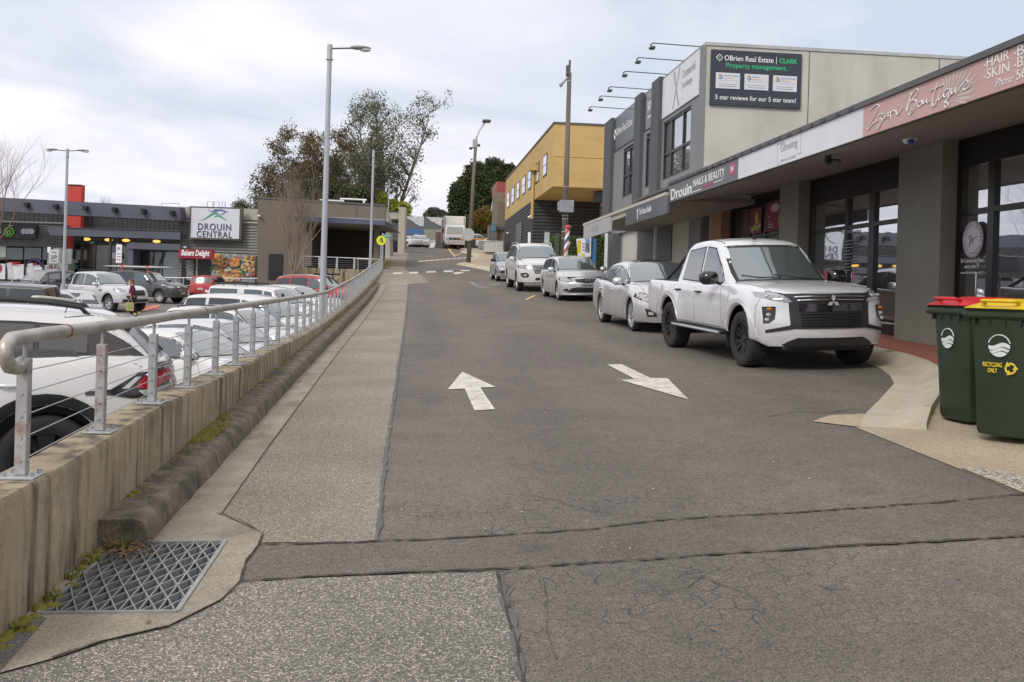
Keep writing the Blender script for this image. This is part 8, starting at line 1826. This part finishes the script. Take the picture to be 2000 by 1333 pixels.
for sg in (1, -1):
    vw = 'S' if sg > 0 else 's'
    a = k_.patch('tail_light_surround', [(-1.62, .925), (-1.80, .935), (-2.0, 1.06), (-2.24, 1.10), (-2.32, 1.10), (-2.32, .93), (-2.22, .86), (-1.95, .865), (-1.78, .895), (-1.62, .895)], vw, K_gloss, off=.008, step=.05)
    b = k_.patch('tail_light', [(-1.98, .945), (-2.04, 1.04), (-2.24, 1.08), (-2.30, 1.08), (-2.30, .99), (-2.2, .975), (-2.14, .935)], vw, K_tail, off=.016, step=.05, parent=a[0]); k_.patch('clear_strip', [(-2.0, .925), (-2.27, .955), (-2.24, .895), (-2.04, .89)], vw, K_clear, off=.016, step=.05, parent=a[0])
    k_.patch('tail_lens_line', [(-1.88, .94), (-1.98, 1.03), (-2.02, 1.03), (-1.93, .94)], vw, K_clear, off=.014, step=.05, parent=a[0])
k_.patch('tail_light_band', [(-.92, 1.10), (.92, 1.10), (.92, 1.13), (-.92, 1.13)], 'R', K_gloss, off=.010); arch_trim(k_, K_trim, .09)
k_.patch('sill_cladding', [(-1.0, .31), (-1.0, .42), (.95, .42), (.95, .31)], 'S', K_trim, off=.012, mirror=True); k_.patch('bumper_cladding', [(-.8, .34), (.8, .34), (.86, .55), (-.86, .55)], 'R', K_trim, off=.012); plate(k_, 'R', 0, .62, '1XC 7QD')
P_ = k_.hit('R', 0, .98, .005); mb = MB(); mb.text('KIA', (P_.x, .26, .90), (0, -1, 0), (0, 0, 1), .52, .09, bold=-.005)
mb.v = [tuple(Vector((k_.hit('R', v[1], v[2], .004).x, v[1], v[2]))) for v in mb.v]; mb.build('badge', F_('badge_grey', (.25, .25, .26), .3, .6), k_.t)
fl_ = [(-1.42+.20*math.copysign(abs(math.cos(a))**.7, math.cos(a))+.03*math.sin(a), .90+.10*math.copysign(abs(math.sin(a))**.6, math.sin(a))) for a in [i*2*PI/20 for i in range(21)]]
k_.seams([(fl_, 's', False), ([(-.80, 1.10), (-.84, .85), (-.62, .36)], 'S', True), ([(-.32, 1.06), (-.3, .36)], 'S', True), ([(-2.0, .86), (-2.02, .6), (-1.9, .42)], 'S', True), ([(.9, 1.02), (1.0, .7), (.95, .4)], 'S', True), ([(-1.70, -.62), (-1.45, -.66), (-1.45, .66), (-1.70, .62)], 'T', False)])
rails(k_, -1.68, .5, .60, 1.56, K_trim, .05); antenna(k_, -1.55, 1.625)
mb = MB(); P0 = [k_.hit('R', y, z, .02) for y, z in ((.05, 1.2), (.0, 1.24), (-.3, 1.28))]; mb.tube(P0, .01, 6); mb.build('wiper', K_trim, k_.t)
stand(k_, 350, 8.7, 196, ref='tail')

# shared shapes, each car its own colour and place
TS = dict(L=4.6, W=.89, H=1.45, wb=2.7, fo=.92, r=.32, belt=.93, rise=.06, cowl=(1.0, 1.0), wst=(.18, 1.37), rt=(-1.15, 1.37), rb=(-1.9, 1.06), hz=.82, dz=1.03, peak=-.4, sill=.22, Wt=.61)
THB = dict(L=4.3, W=.89, H=1.48, wb=2.63, fo=.88, r=.32, belt=.95, rise=.08, cowl=(1.0, 1.02), wst=(.2, 1.39), rt=(-1.5, 1.37), rb=(-1.98, 1.08), hz=.84, dz=1.05, peak=-.4, sill=.24, Wt=.62)
TSU = dict(L=4.55, W=.92, H=1.66, wb=2.67, fo=.9, r=.35, belt=1.06, rise=.08, cowl=(1.1, 1.14), wst=(.4, 1.52), rt=(-1.75, 1.54), rb=(-2.12, 1.18), hz=1.0, dz=1.15, peak=-.4, sill=.3, Wt=.66)
TMP = dict(L=4.95, W=.95, H=1.76, wb=2.95, fo=.95, r=.34, belt=1.08, rise=.03, cowl=(1.35, 1.15), wst=(.65, 1.60), rt=(-2.1, 1.66), rb=(-2.36, 1.12), hz=.98, dz=1.1, peak=-.4, sill=.28, Wt=.72)
TPR = dict(L=4.85, W=.94, H=1.84, wb=2.79, fo=.9, r=.39, belt=1.15, rise=.02, cowl=(1.1, 1.23), wst=(.45, 1.68), rt=(-2.0, 1.72), rb=(-2.3, 1.18), hz=1.12, dz=1.15, peak=-.6, sill=.38, Wt=.70)
TSW = dict(L=3.75, W=.845, H=1.5, wb=2.4, fo=.75, r=.30, belt=.96, rise=.02, cowl=(.95, 1.04), wst=(.35, 1.42), rt=(-1.55, 1.42), rb=(-1.74, 1.02), hz=.86, dz=1.0, peak=-.4, sill=.24, Wt=.66)
LH = 0   # heading of the cars nosed in to the wall
c = auto('sedan', 'white sedan beside the near white SUV, windows seen through the handrail', 'car', P_white, TS, wins=[(-1.55, -.42), (-.33, 1.2)], rear='T', style=PAIR5); stand(c, 585, 17, -28)
c = auto('hatchback', 'white hatchback with black C-pillar second along the handrail row', 'car', P_pearl, THB, wins=[(-1.7, -1.3), (-1.25, -.4), (-.32, 1.2)], style=ALLOY5, mirrorm=P_white); stand(c, 605, 21, -28)
c = auto('suv', 'white SUV with dark glass and roof rails third along the handrail row', 'car', P_white, TSU, wins=[(-1.9, -1.3), (-1.25, -.4), (-.32, 1.25)], glass=[C_priv, C_priv, C_glass], style=PAIR5); rails(c, -1.6, .4, .6, 1.6, K_trim); stand(c, 618, 24.8, -28)
c = auto('van', 'white people mover with long dark side windows in the handrail row', 'car', P_white, TMP, wins=[(-2.2, -1.35), (-1.2, -.1), (.0, 1.5)], glass=[C_priv, C_priv, C_glass], style=ALLOY10); antenna(c, -1.9, 1.76); stand(c, 640, 29.5, -28)
# white ute with canopy and rack
TU = dict(L=5.2, W=.92, H=1.80, wb=3.1, fo=.9, r=.38, belt=1.13, rise=.0, cowl=(1.2, 1.2), wst=(.6, 1.68), rt=(-2.2, 1.76), rb=(-2.42, 1.12), hz=1.1, dz=1.12, peak=-.2, sill=.4, Wt=.69)
def uterack(c, z, xs, m=K_trim, y=.62):
    for sg in (1, -1): mb = MB(); mb.tube([(xs[0], sg*y, z), (xs[-1], sg*y, z)], .02, 6); mb.build('rack_side', m, c.t)
    for x in xs: mb = MB(); mb.tube([(x, -y, z), (x, y, z)], .018, 6); mb.tube([(x, -y, z), (x, -y, z-.08)], .015, 6); mb.tube([(x, y, z), (x, y, z-.08)], .015, 6); mb.build('rack_bar', m, c.t)
c = auto('ute', 'white ute with tray canopy and black roof rack behind the people mover', 'ute', P_white, TU, wins=[(-2.1, -.95), (-.62, .12), (.22, 1.3)], glass=C_glass, style=STEEL); uterack(c, 1.86, [-2.1, -1.6, -1.1, -.6])
for sg in (1, -1): mb = MB(); mb.lathe([(.02, 0), (.05, .04), (.05, .12), (.02, .14)], 10, M=Matrix.Translation((.9, sg*.6, 1.45))); mb.build('snorkel_cap', K_trim, c.t)
stand(c, 655, 34.5, -28)
c = auto('suv', 'white SUV half hidden between the canopy ute and the red wagon', 'car', P_pearl, TSU, wins=[(-1.9, -1.3), (-1.25, -.4), (-.32, 1.25)]); stand(c, 675, 40, -26)
c = auto('suv', 'red four wheel drive wagon with roof rack under the concrete planter wall', 'car', P_red, TPR, wins=[(-2.05, -1.3), (-1.2, -.3), (-.2, 1.3)], glass=[C_priv, C_priv, C_glass], style=ALLOY5); rails(c, -1.8, .4, .62, 1.79, K_alloy); mb = MB(); mb.bbox(-.5, .2, 1.84, .9, .5, 1.93, .03); mb.build('awning_roll', K_trim, c.t); stand(c, 712, 49.5, -22)
c = auto('ute', 'small pale ute roof showing above the canopy ute', 'ute', P_silver, TU, wins=[(-.62, .12), (.22, 1.3)], style=STEEL); stand(c, 556, 54, 60, ref='tail')
c = auto('hatchback', 'red hatchback seen from behind near the walkway railing', 'car', P_red, TSW, wins=[(-1.6, -1.2), (-1.1, -.35), (-.27, 1.1)], style=ALLOY5, tail=[(.82, .98), (.66, .97), (.62, .72), (.80, .70)]); mb = MB(); mb.ell(tuple(c.hit('R', 0, .93, .01)), (.01, .05, .04), 10, 6); mb.build('badge', K_chrome, c.t)
c.seams([([(-.70, .60), (.70, .60)], 'R', False), ([(-.62, 1.0), (.62, 1.0)], 'R', False)]); stand(c, 392, 62.5, 82, ref='tail')
# dark four wheel drive carrying a board on the roof
c = auto('suv', 'charcoal four wheel drive carrying a long board strapped on its roof rack', 'car', P_dark, TPR, wins=[(-2.1, -1.35), (-1.25, -.35), (-.25, 1.3)], glass=[C_priv, C_priv, C_glass], style=PAIR6, rim=.235, tw=.26, head=[(.90, 1.03), (.66, 1.02), (.56, .92), (.76, .90), (.90, .94)])
c.patch('grille', [(-.42, 1.0), (.42, 1.0), (.34, .74), (-.34, .74)], 'F', K_chrome, off=.01); plate(c, 'F', 0, .55); uterack(c, 1.93, [-1.9, -1.1, -.3, .5]); c.patch('side_moulding', [(-1.0, .62), (1.0, .62), (1.0, .67), (-1.0, .67)], 'S', K_trim, off=.01, mirror=True)
stand(c, 357, 57, -22); suvM = c.t.matrix_world.copy()
kb_ = thing('surfboard', 'long pale board strapped on the charcoal four wheel drive roof', 'board', tuple((suvM @ Vector((-.6, 0, 2.0)))), -YAW-.25)
mb = MB(); vs = []; n = 12
for i in range(21):
    u = -1+2*i/20; w_ = .30*(1-abs(u)**2.6)+.004; th = .07*(1-abs(u)**3)+.004
    for k in range(n): a = 2*PI*k/n; vs.append((u*2.35, w_*math.cos(a), th*math.sin(a)+.04*u*u))
mb.add(vs, [(i*n+k, i*n+(k+1) % n, (i+1)*n+(k+1) % n, (i+1)*n+k) for i in range(20) for k in range(n)]); mb.build('board', M_('board_pale', (.42, .43, .42), .5), kb_, smooth=True)
for x in (-.9, .8):
    mb = MB(); mb.tube([(x, .31, -.1), (x, .31, .06), (x, 0, .09), (x, -.31, .06), (x+.25, -.5, -.45)], .03, 5); mb.build('strap', F_('orange_strap', (.75, .1, .02), .5), kb_)
# silver ute facing right
TR = dict(L=5.36, W=.93, H=1.83, wb=3.22, fo=.9, r=.40, belt=1.16, rise=.0, cowl=(1.15, 1.24), wst=(.55, 1.70), rt=(-1.0, 1.76), rb=(-1.25, 1.14), hz=1.14, dz=1.13, peak=-.2, sill=.45, Wt=.68, gap=.02, flare=.04)
def rangerish(label, paint, style=PAIR6, rm=K_alloy):
    c = auto('ute', label, 'ute', paint, TR, wins=[(-.95, -.2), (-.1, 1.3)], style=style, rimmat=rm, rim=.25, tw=.26); arch_trim(c, K_trim if rm is K_balloy else paint, .04)
    mb = MB(); mb.tube([(-1.3, -.68, 1.14), (-1.28, -.62, 1.62), (-1.28, .62, 1.62), (-1.3, .68, 1.14)], .04, 8); mb.tube([(-1.28, .62, 1.62), (-2.0, .72, 1.14)], .035, 8); mb.tube([(-1.28, -.62, 1.62), (-2.0, -.72, 1.14)], .035, 8); mb.build('sports_bar', K_trim, c.t, smooth=True)
    c.patch('grille', [(-.45, 1.04), (.45, 1.04), (.42, .78), (-.42, .78)], 'F', K_trim, off=.012); c.patch('lower_bumper', [(-.7, .62), (.7, .62), (.74, .48), (-.74, .48)], 'F', K_trim, off=.012); return c
c = rangerish('pearl white ute with roof bars facing the shopper', P_pearl); uterack(c, 1.88, [-.8, .1]); c.patch('fender_vent', [(1.10, 1.02), (1.32, 1.03), (1.30, .95), (1.16, .95)], 'S', K_gloss, off=.012, mirror=True); stand(c, 270, 46.5, -36)
c = rangerish('black pickup facing the car park near the poster wall', P_black, rm=K_balloy); stand(c, -8, 46, 235)
c = auto('van', 'long charcoal van roof behind the trolley bay', 'van', P_dark, dict(TMP, H=1.95, belt=1.12, wst=(.9, 1.78), rt=(-2.25, 1.88), rb=(-2.42, 1.15)), wins=[(-2.25, -1.35), (-1.2, .1), (.2, 1.6)], glass=C_priv); stand(c, 121, 29, 182, ref='tail')
TE = dict(TSU, rt=(-1.5, 1.58), rb=(-2.1, 1.15))
c = auto('suv', 'silver crossover with a raked tail and red wrap lamp behind the charcoal van', 'car', P_silver, TE, wins=[(-1.8, -1.3), (-1.2, -.4), (-.3, 1.2)], glass=C_priv, tail=[(.88, 1.17), (.70, 1.17), (.30, 1.06), (.66, 1.05), (.88, .98)]); stand(c, 176, 33, 205, ref='tail')
c = auto('station_wagon', 'silver wagon tail between the crossover and the pearl ute', 'car', P_silver, TF, wins=[(-1.85, -1.3), (-1.22, -.40), (-.31, 1.2)], tail=[(.80, 1.0), (.66, 1.0), (.66, .82), (.80, .80)]); stand(c, 199, 37, 215, ref='tail')
c = auto('hatchback', 'white hatchback roof low down beside the trolley bay', 'car', P_white, THB, wins=[(-1.7, -1.3), (-1.25, -.4), (-.32, 1.2)], glass=C_priv); stand(c, 132, 24, 190, ref='tail')
c = auto('hatchback', 'second white hatchback roof nearest the SUV roof rails', 'car', P_white, THB, wins=[(-1.7, -1.3), (-1.25, -.4), (-.32, 1.2)], glass=C_priv); stand(c, 70, 20, 192, ref='tail')
c = auto('sedan', 'small white car nose at the edge behind the charcoal van', 'car', P_white, TS, wins=[(-1.55, -.42), (-.33, 1.2)], rear='T'); stand(c, 18, 33, -30)

# ------------------------------------------------------------------ far up the road
def far(car, px, py, dx, dy): x, y = gp(px, py); park_at(car, x, y, dx, dy)
c = auto('suv', 'white SUV parked nose on before the blue shed wall', 'car', P_white, TPR, wins=[(-2.05, -1.3), (-1.2, -.3), (-.2, 1.3)]); c.patch('grille', [(-.5, 1.0), (.5, 1.0), (.45, .8), (-.45, .8)], 'F', K_trim, off=.01); park_at(c, *wv(ray(823.5, 478)[0]*128, 128).xy, .1, -1)
c = auto('sedan', 'distant white sedan tail beside the white SUV', 'car', P_white, TS, wins=[(-1.55, -.42), (-.33, 1.2)], rear='T'); park_at(c, *wv(ray(804, 478)[0]*126, 126).xy, -.5, 1)
c = auto('sedan', 'distant white car half hidden by the cream column', 'car', P_pearl, TS, wins=[(-1.55, -.42), (-.33, 1.2)], rear='T'); park_at(c, *wv(ray(789, 480)[0]*124, 124).xy, -.5, 1)
c = auto('suv', 'silver SUV parked before the truck at the road crest', 'car', P_silver, TPR, wins=[(-2.05, -1.3), (-1.2, -.3), (-.2, 1.3)]); c.patch('grille', [(-.5, 1.0), (.5, 1.0), (.45, .8), (-.45, .8)], 'F', K_trim, off=.01); park_at(c, *wv(ray(862, 478)[0]*132, 132).xy, 0, -1)
c = auto('hatchback', 'little white hatchback beside the silver SUV at the road crest', 'car', P_white, TSW, wins=[(-1.6, -1.2), (-1.1, -.35), (-.27, 1.1)]); park_at(c, *wv(ray(851, 478)[0]*136, 136).xy, .1, -1)
c = auto('suv', 'white SUV tail parked behind the leaning pole', 'car', P_white, TSU, wins=[(-1.9, -1.3), (-1.25, -.4), (-.32, 1.25)], glass=C_priv, tail=[(.88, 1.1), (.62, 1.08), (.62, .98), (.88, .95)]); park_at(c, *wv(ray(948, 478)[0]*112, 112).xy, .85, .5, fn=lambda x, y: G(x, y)+.1)
# truck
tk = thing('truck', 'white box truck with bull bar coming down the road', 'truck', (0, 0, 0))
mb = MB(); mb.bbox(-6.2, -1.22, 1.0, .4, 1.22, 3.75, .08); bx_ = mb.build('cargo_box', M_('box_white', (.56, .54, .5), .5, var=.06), tk)
mb = MB(); mb.bbox(-6.1, 1.2, 1.2, -.2, 1.26, 3.6, .02); mb.build('red_curtain', M_('red_curtain', (.28, .04, .05), .6), bx_); mb = MB(); mb.bbox(-6.1, -1.26, 1.2, -.2, -1.2, 3.6, .02); mb.build('red_curtain', bpy.data.materials['red_curtain'], bx_)
cab = MB(); prof = [(.45, .75), (2.3, .75), (2.36, 1.35), (2.28, 1.62), (1.95, 2.5), (1.7, 2.72), (.45, 2.78)]
vs = []; n = len(prof)
for y, s in ((-1.1, .96), (-1.02, 1), (1.02, 1), (1.1, .96)): vs += [(x if x < 1 else x*(1 if abs(y) < 1.05 else .97), y*(1 if z < 1.8 else .94), z) for x, z in prof]
cab.add(vs, [(i*n+j, i*n+(j+1) % n, (i+1)*n+(j+1) % n, (i+1)*n+j) for i in range(3) for j in range(n)]+[tuple(range(n))[::-1], tuple(3*n+j for j in range(n))]); cab.build('cab', P_white, tk, ang=35)
mb = MB(); mb.prism([(.5, 2.95), (.5, 3.7), (1.0, 3.55), (1.4, 3.0), (1.5, 2.75)], -.95, .95, 'Y'); mb.build('wind_deflector', bpy.data.materials['box_white'], tk)
mb = MB(); mb.text('ISUZU', (1.06, -.33, 3.25), (0, 1, 0), (0, 0, 1), .66, .22, bold=.03); mb.v = [(1.31-(v[2]-3.0)*.72+.03, v[1], v[2]) for v in mb.v]; mb.build('lettering', F_('sign_maroon', (.2, .03, .05), .5), tk)
mb = MB(); mb.add([(2.30, -.92, 1.66), (2.30, .92, 1.66), (2.0, .84, 2.44), (2.0, -.84, 2.44)], [(0, 1, 2, 3)]); mb.v = [(x+.015, y, z) for x, y, z in mb.v]; mb.build('windscreen', C_screen, tk)
mb = MB(); mb.box(2.32, -.6, 1.05, 2.38, .6, 1.3); mb.build('grille', K_trim, tk); 
for sg in (1, -1):
    mb = MB(); mb.box(2.3, min(sg*.66, sg*.98), 1.0, 2.385, max(sg*.66, sg*.98), 1.25); mb.build('headlight', K_lamp, tk)
    mb = MB(); mb.tube([(1.9, sg*1.08, 2.3), (2.1, sg*1.3, 2.3), (2.1, sg*1.3, 1.7)], .02, 6); mb.bbox(2.06, sg*1.3-.1, 1.75, 2.14, sg*1.3+.1, 2.2, .02); mb.build('mirror', K_trim, tk)
    for x in (1.5, -4.2): mb = MB(); mb.lathe([(0, -.14), (.42, -.14), (.46, -.08), (.46, .08), (.42, .14), (0, .14)], 24, axis='Y', M=Matrix.Translation((x, sg*.92, .46))); w_ = mb.build('wheel', K_tyre, tk, ang=40); mb = MB(); mb.lathe([(0, .02), (.24, .145), (.24, .1)], 18, axis='Y', M=Matrix.Translation((x, sg*.92, .46)) @ Matrix.Rotation(0 if sg > 0 else PI, 4, 'Z')); mb.build('rim', K_alloy, w_)
mb = MB(); mb.bbox(2.3, -1.08, .5, 2.55, 1.08, .8, .03); mb.build('bumper', M_('bumper_beige', (.4, .36, .33), .5), tk); mb = MB()
for y in (-.7, -.25, .25, .7): mb.tube([(2.5, y, .6), (2.58, y, 1.0), (2.5, y, 1.5)], .03, 6)
for z in (.95, 1.25, 1.48): mb.tube([(2.52, -.9, z-.05), (2.56, -.7, z), (2.56, .7, z), (2.52, .9, z-.05)], .03, 6)
mb.build('bull_bar', K_alloy, tk); mb = MB(); mb.box(-6, -.5, .5, 2.2, .5, 1.0); mb.build('chassis', K_trim, tk)
q = gp(886, 487.0); tk.location = (q[0]+.1, q[1]+2.4, G(*q)-.02); tk.rotation_euler = (0, 0, math.radians(-90))
rd_ = thing('motorcycle', 'small white scooter parked beside the silver SUV at the crest', 'scooter', (*wv(ray(850, 478)[0]*120, 120).xy, 5.1), -PI/2) if False else None

# ------------------------------------------------------------------ the shopper
pb = wv(ray(258, 600)[0]*43.5, 43.5); pz = GC(pb.x, pb.y)
ps = thing('person', 'shopper in a maroon top and dark trousers carrying a tan shopping bag', 'person', (pb.x, pb.y, pz), PI+.25)
def skin(name, pts, edges, rad, mat, sub=2, parent=None):
    me = bpy.data.meshes.new(name); me.from_pydata(pts, edges, []); o = bpy.data.objects.new(name, me); C.objects.link(o); o.parent = parent or ps
    md = o.modifiers.new('skin', 'SKIN'); 
    for i, v in enumerate(me.skin_vertices[0].data if me.skin_vertices else []): v.radius = (rad[i], rad[i]); v.use_root = (i == 0)
    md2 = o.modifiers.new('sub', 'SUBSURF'); md2.levels = sub; md2.render_levels = sub; md.use_smooth_shade = True; me.materials.append(mat); return o
def skinm(name, pts, edges, rad, mat, parent=None):
    b = bmesh.new(); L_ = b.verts.layers.skin.verify(); V = [b.verts.new(p) for p in pts]
    for i, v in enumerate(V): v[L_].radius = (rad[i][0], rad[i][1]) if isinstance(rad[i], tuple) else (rad[i], rad[i]); v[L_].use_root = (i == 0)
    for a, c_ in edges: b.edges.new((V[a], V[c_]))
    me = bpy.data.meshes.new(name); b.to_mesh(me); b.free(); me.materials.append(mat); o = bpy.data.objects.new(name, me); C.objects.link(o); o.parent = parent or ps
    md = o.modifiers.new('skin', 'SKIN'); md.use_smooth_shade = True; m2 = o.modifiers.new('sub', 'SUBSURF'); m2.levels = 2; m2.render_levels = 2; return o
SK = F_('skin_tone', (.48, .28, .2), .6); H_ = 1.64
P = [(0, 0, .92), (0, 0, 1.12), (.01, 0, 1.30), (.02, 0, 1.42), (.05, 0, 1.47), (.01, .17, 1.36), (-.04, .21, 1.12), (.05, .20, .90), (.06, .2, .82), (.01, -.17, 1.36), (-.02, -.22, 1.12), (.08, -.22, .92), (.10, -.22, .84), (.05, .08, .86), (.12, .08, .5), (-.02, .08, .12), (.10, .09, .04), (-.03, -.08, .86), (-.02, -.08, .48), (-.24, -.08, .16), (-.14, -.09, .05), (.06, 0, 1.53)]
E_ = [(0, 1), (1, 2), (2, 3), (3, 4), (4, 21), (2, 5), (5, 6), (6, 7), (7, 8), (2, 9), (9, 10), (10, 11), (11, 12), (0, 13), (13, 14), (14, 15), (15, 16), (0, 17), (17, 18), (18, 19), (19, 20)]
R_ = [(.13, .15), (.12, .14), (.12, .16), .07, .05, .06, .048, .036, .035, .06, .048, .036, .035, .10, .068, .045, .04, .10, .068, .045, .04, .05]
skinm('body', P, E_, R_, SK)
P2 = [(0, 0, .90), (0, 0, 1.12), (.01, 0, 1.30), (.02, 0, 1.40), (.01, .17, 1.36), (-.04, .21, 1.12), (.04, .20, .93), (.01, -.17, 1.36), (-.02, -.22, 1.12), (.07, -.22, .95)]
skinm('jumper', P2, [(0, 1), (1, 2), (2, 3), (2, 4), (4, 5), (5, 6), (2, 7), (7, 8), (8, 9)], [(.17, .19), (.155, .175), (.15, .19), .085, .078, .064, .052, .078, .064, .052], M_('maroon_wool', (.09, .012, .04), .9, var=.2, vs=8))
P3 = [(0, 0, .92), (.05, .08, .84), (.12, .08, .5), (-.02, .08, .13), (-.03, -.08, .84), (-.02, -.08, .48), (-.22, -.08, .18)]
skinm('trousers', P3, [(0, 1), (1, 2), (2, 3), (0, 4), (4, 5), (5, 6)], [(.15, .17), .115, .085, .065, .115, .085, .065], F_('dark_trousers', (.02, .02, .025), .9))
for a, b in (((-.04, .08, .05), (.16, .08, .035)), ((-.26, -.08, .12), (-.10, -.08, .04))): skinm('shoe', [a, ((a[0]+b[0])/2, a[1], (a[2]+b[2])/2), b], [(0, 1), (1, 2)], [.05, .05, .04], F_('grey_shoe', (.15, .15, .15), .7))
mb = MB(); mb.ell((.08, 0, 1.555), (.095, .075, .115), 18, 14); mb.ell((.165, 0, 1.545), (.02, .014, .022), 8, 6)
for sg in (1, -1): mb.ell((.07, sg*.075, 1.55), (.02, .012, .03), 8, 6)
mb.build('head', SK, ps, smooth=True)
mb = MB(); mb.ell((.055, 0, 1.60), (.10, .088, .085), 16, 10); mb.ell((.0, 0, 1.54), (.05, .075, .09), 12, 8); mb.build('hair', F_('auburn_hair', (.16, .07, .03), .8), ps, smooth=True)
for sg in (1, -1): mb = MB(); mb.ell((.163, sg*.032, 1.565), (.008, .012, .007), 8, 6); mb.build('eye', K_trim, ps, smooth=True)
mb = MB(); mb.box(.160, -.022, 1.497, .168, .022, 1.505); mb.build('mouth', F_('lip', (.35, .1, .09), .6), ps)
for y, x in ((.2, .06), (-.22, .10)):
    for k in range(5):
        yy = y+(k-2)*.014; z0 = .80 if y > 0 else .82; L2 = (.05, .065, .07, .065, .045)[k]; skinm('finger', [(x, yy, z0), (x+.012, yy, z0-L2*.6), (x+.03, yy, z0-L2)], [(0, 1), (1, 2)], [.009, .008, .007], SK)
bg_ = thing('shopping_bag', 'tan shopping bag with green emblem held by the shopper', 'bag', (pb.x-.02, pb.y-.24, pz), PI+.25)
mb = MB(); mb.bbox(-.16, -.07, .28, .16, .07, .66, .02); mb.build('bag', M_('jute', (.42, .34, .17), .9), bg_)
mb = MB(); mb.tube([(-.09, -.05, .65), (-.05, -.03, .82), (.05, -.03, .82), (.09, -.05, .65)], .01, 6); mb.tube([(-.09, .05, .65), (-.05, .03, .82), (.05, .03, .82), (.09, .05, .65)], .01, 6); mb.build('bag_handle', F_('pale_strap', (.5, .45, .3), .8), bg_)
for sg in (-1, 1): mb = MB(); mb.tube([(.08*math.cos(a), sg*.073, .47+.08*math.sin(a)) for a in [i*PI/8 for i in range(17)]], .012, 5); mb.build('emblem', F_('apple_green', (.16, .5, .04), .5), bg_)
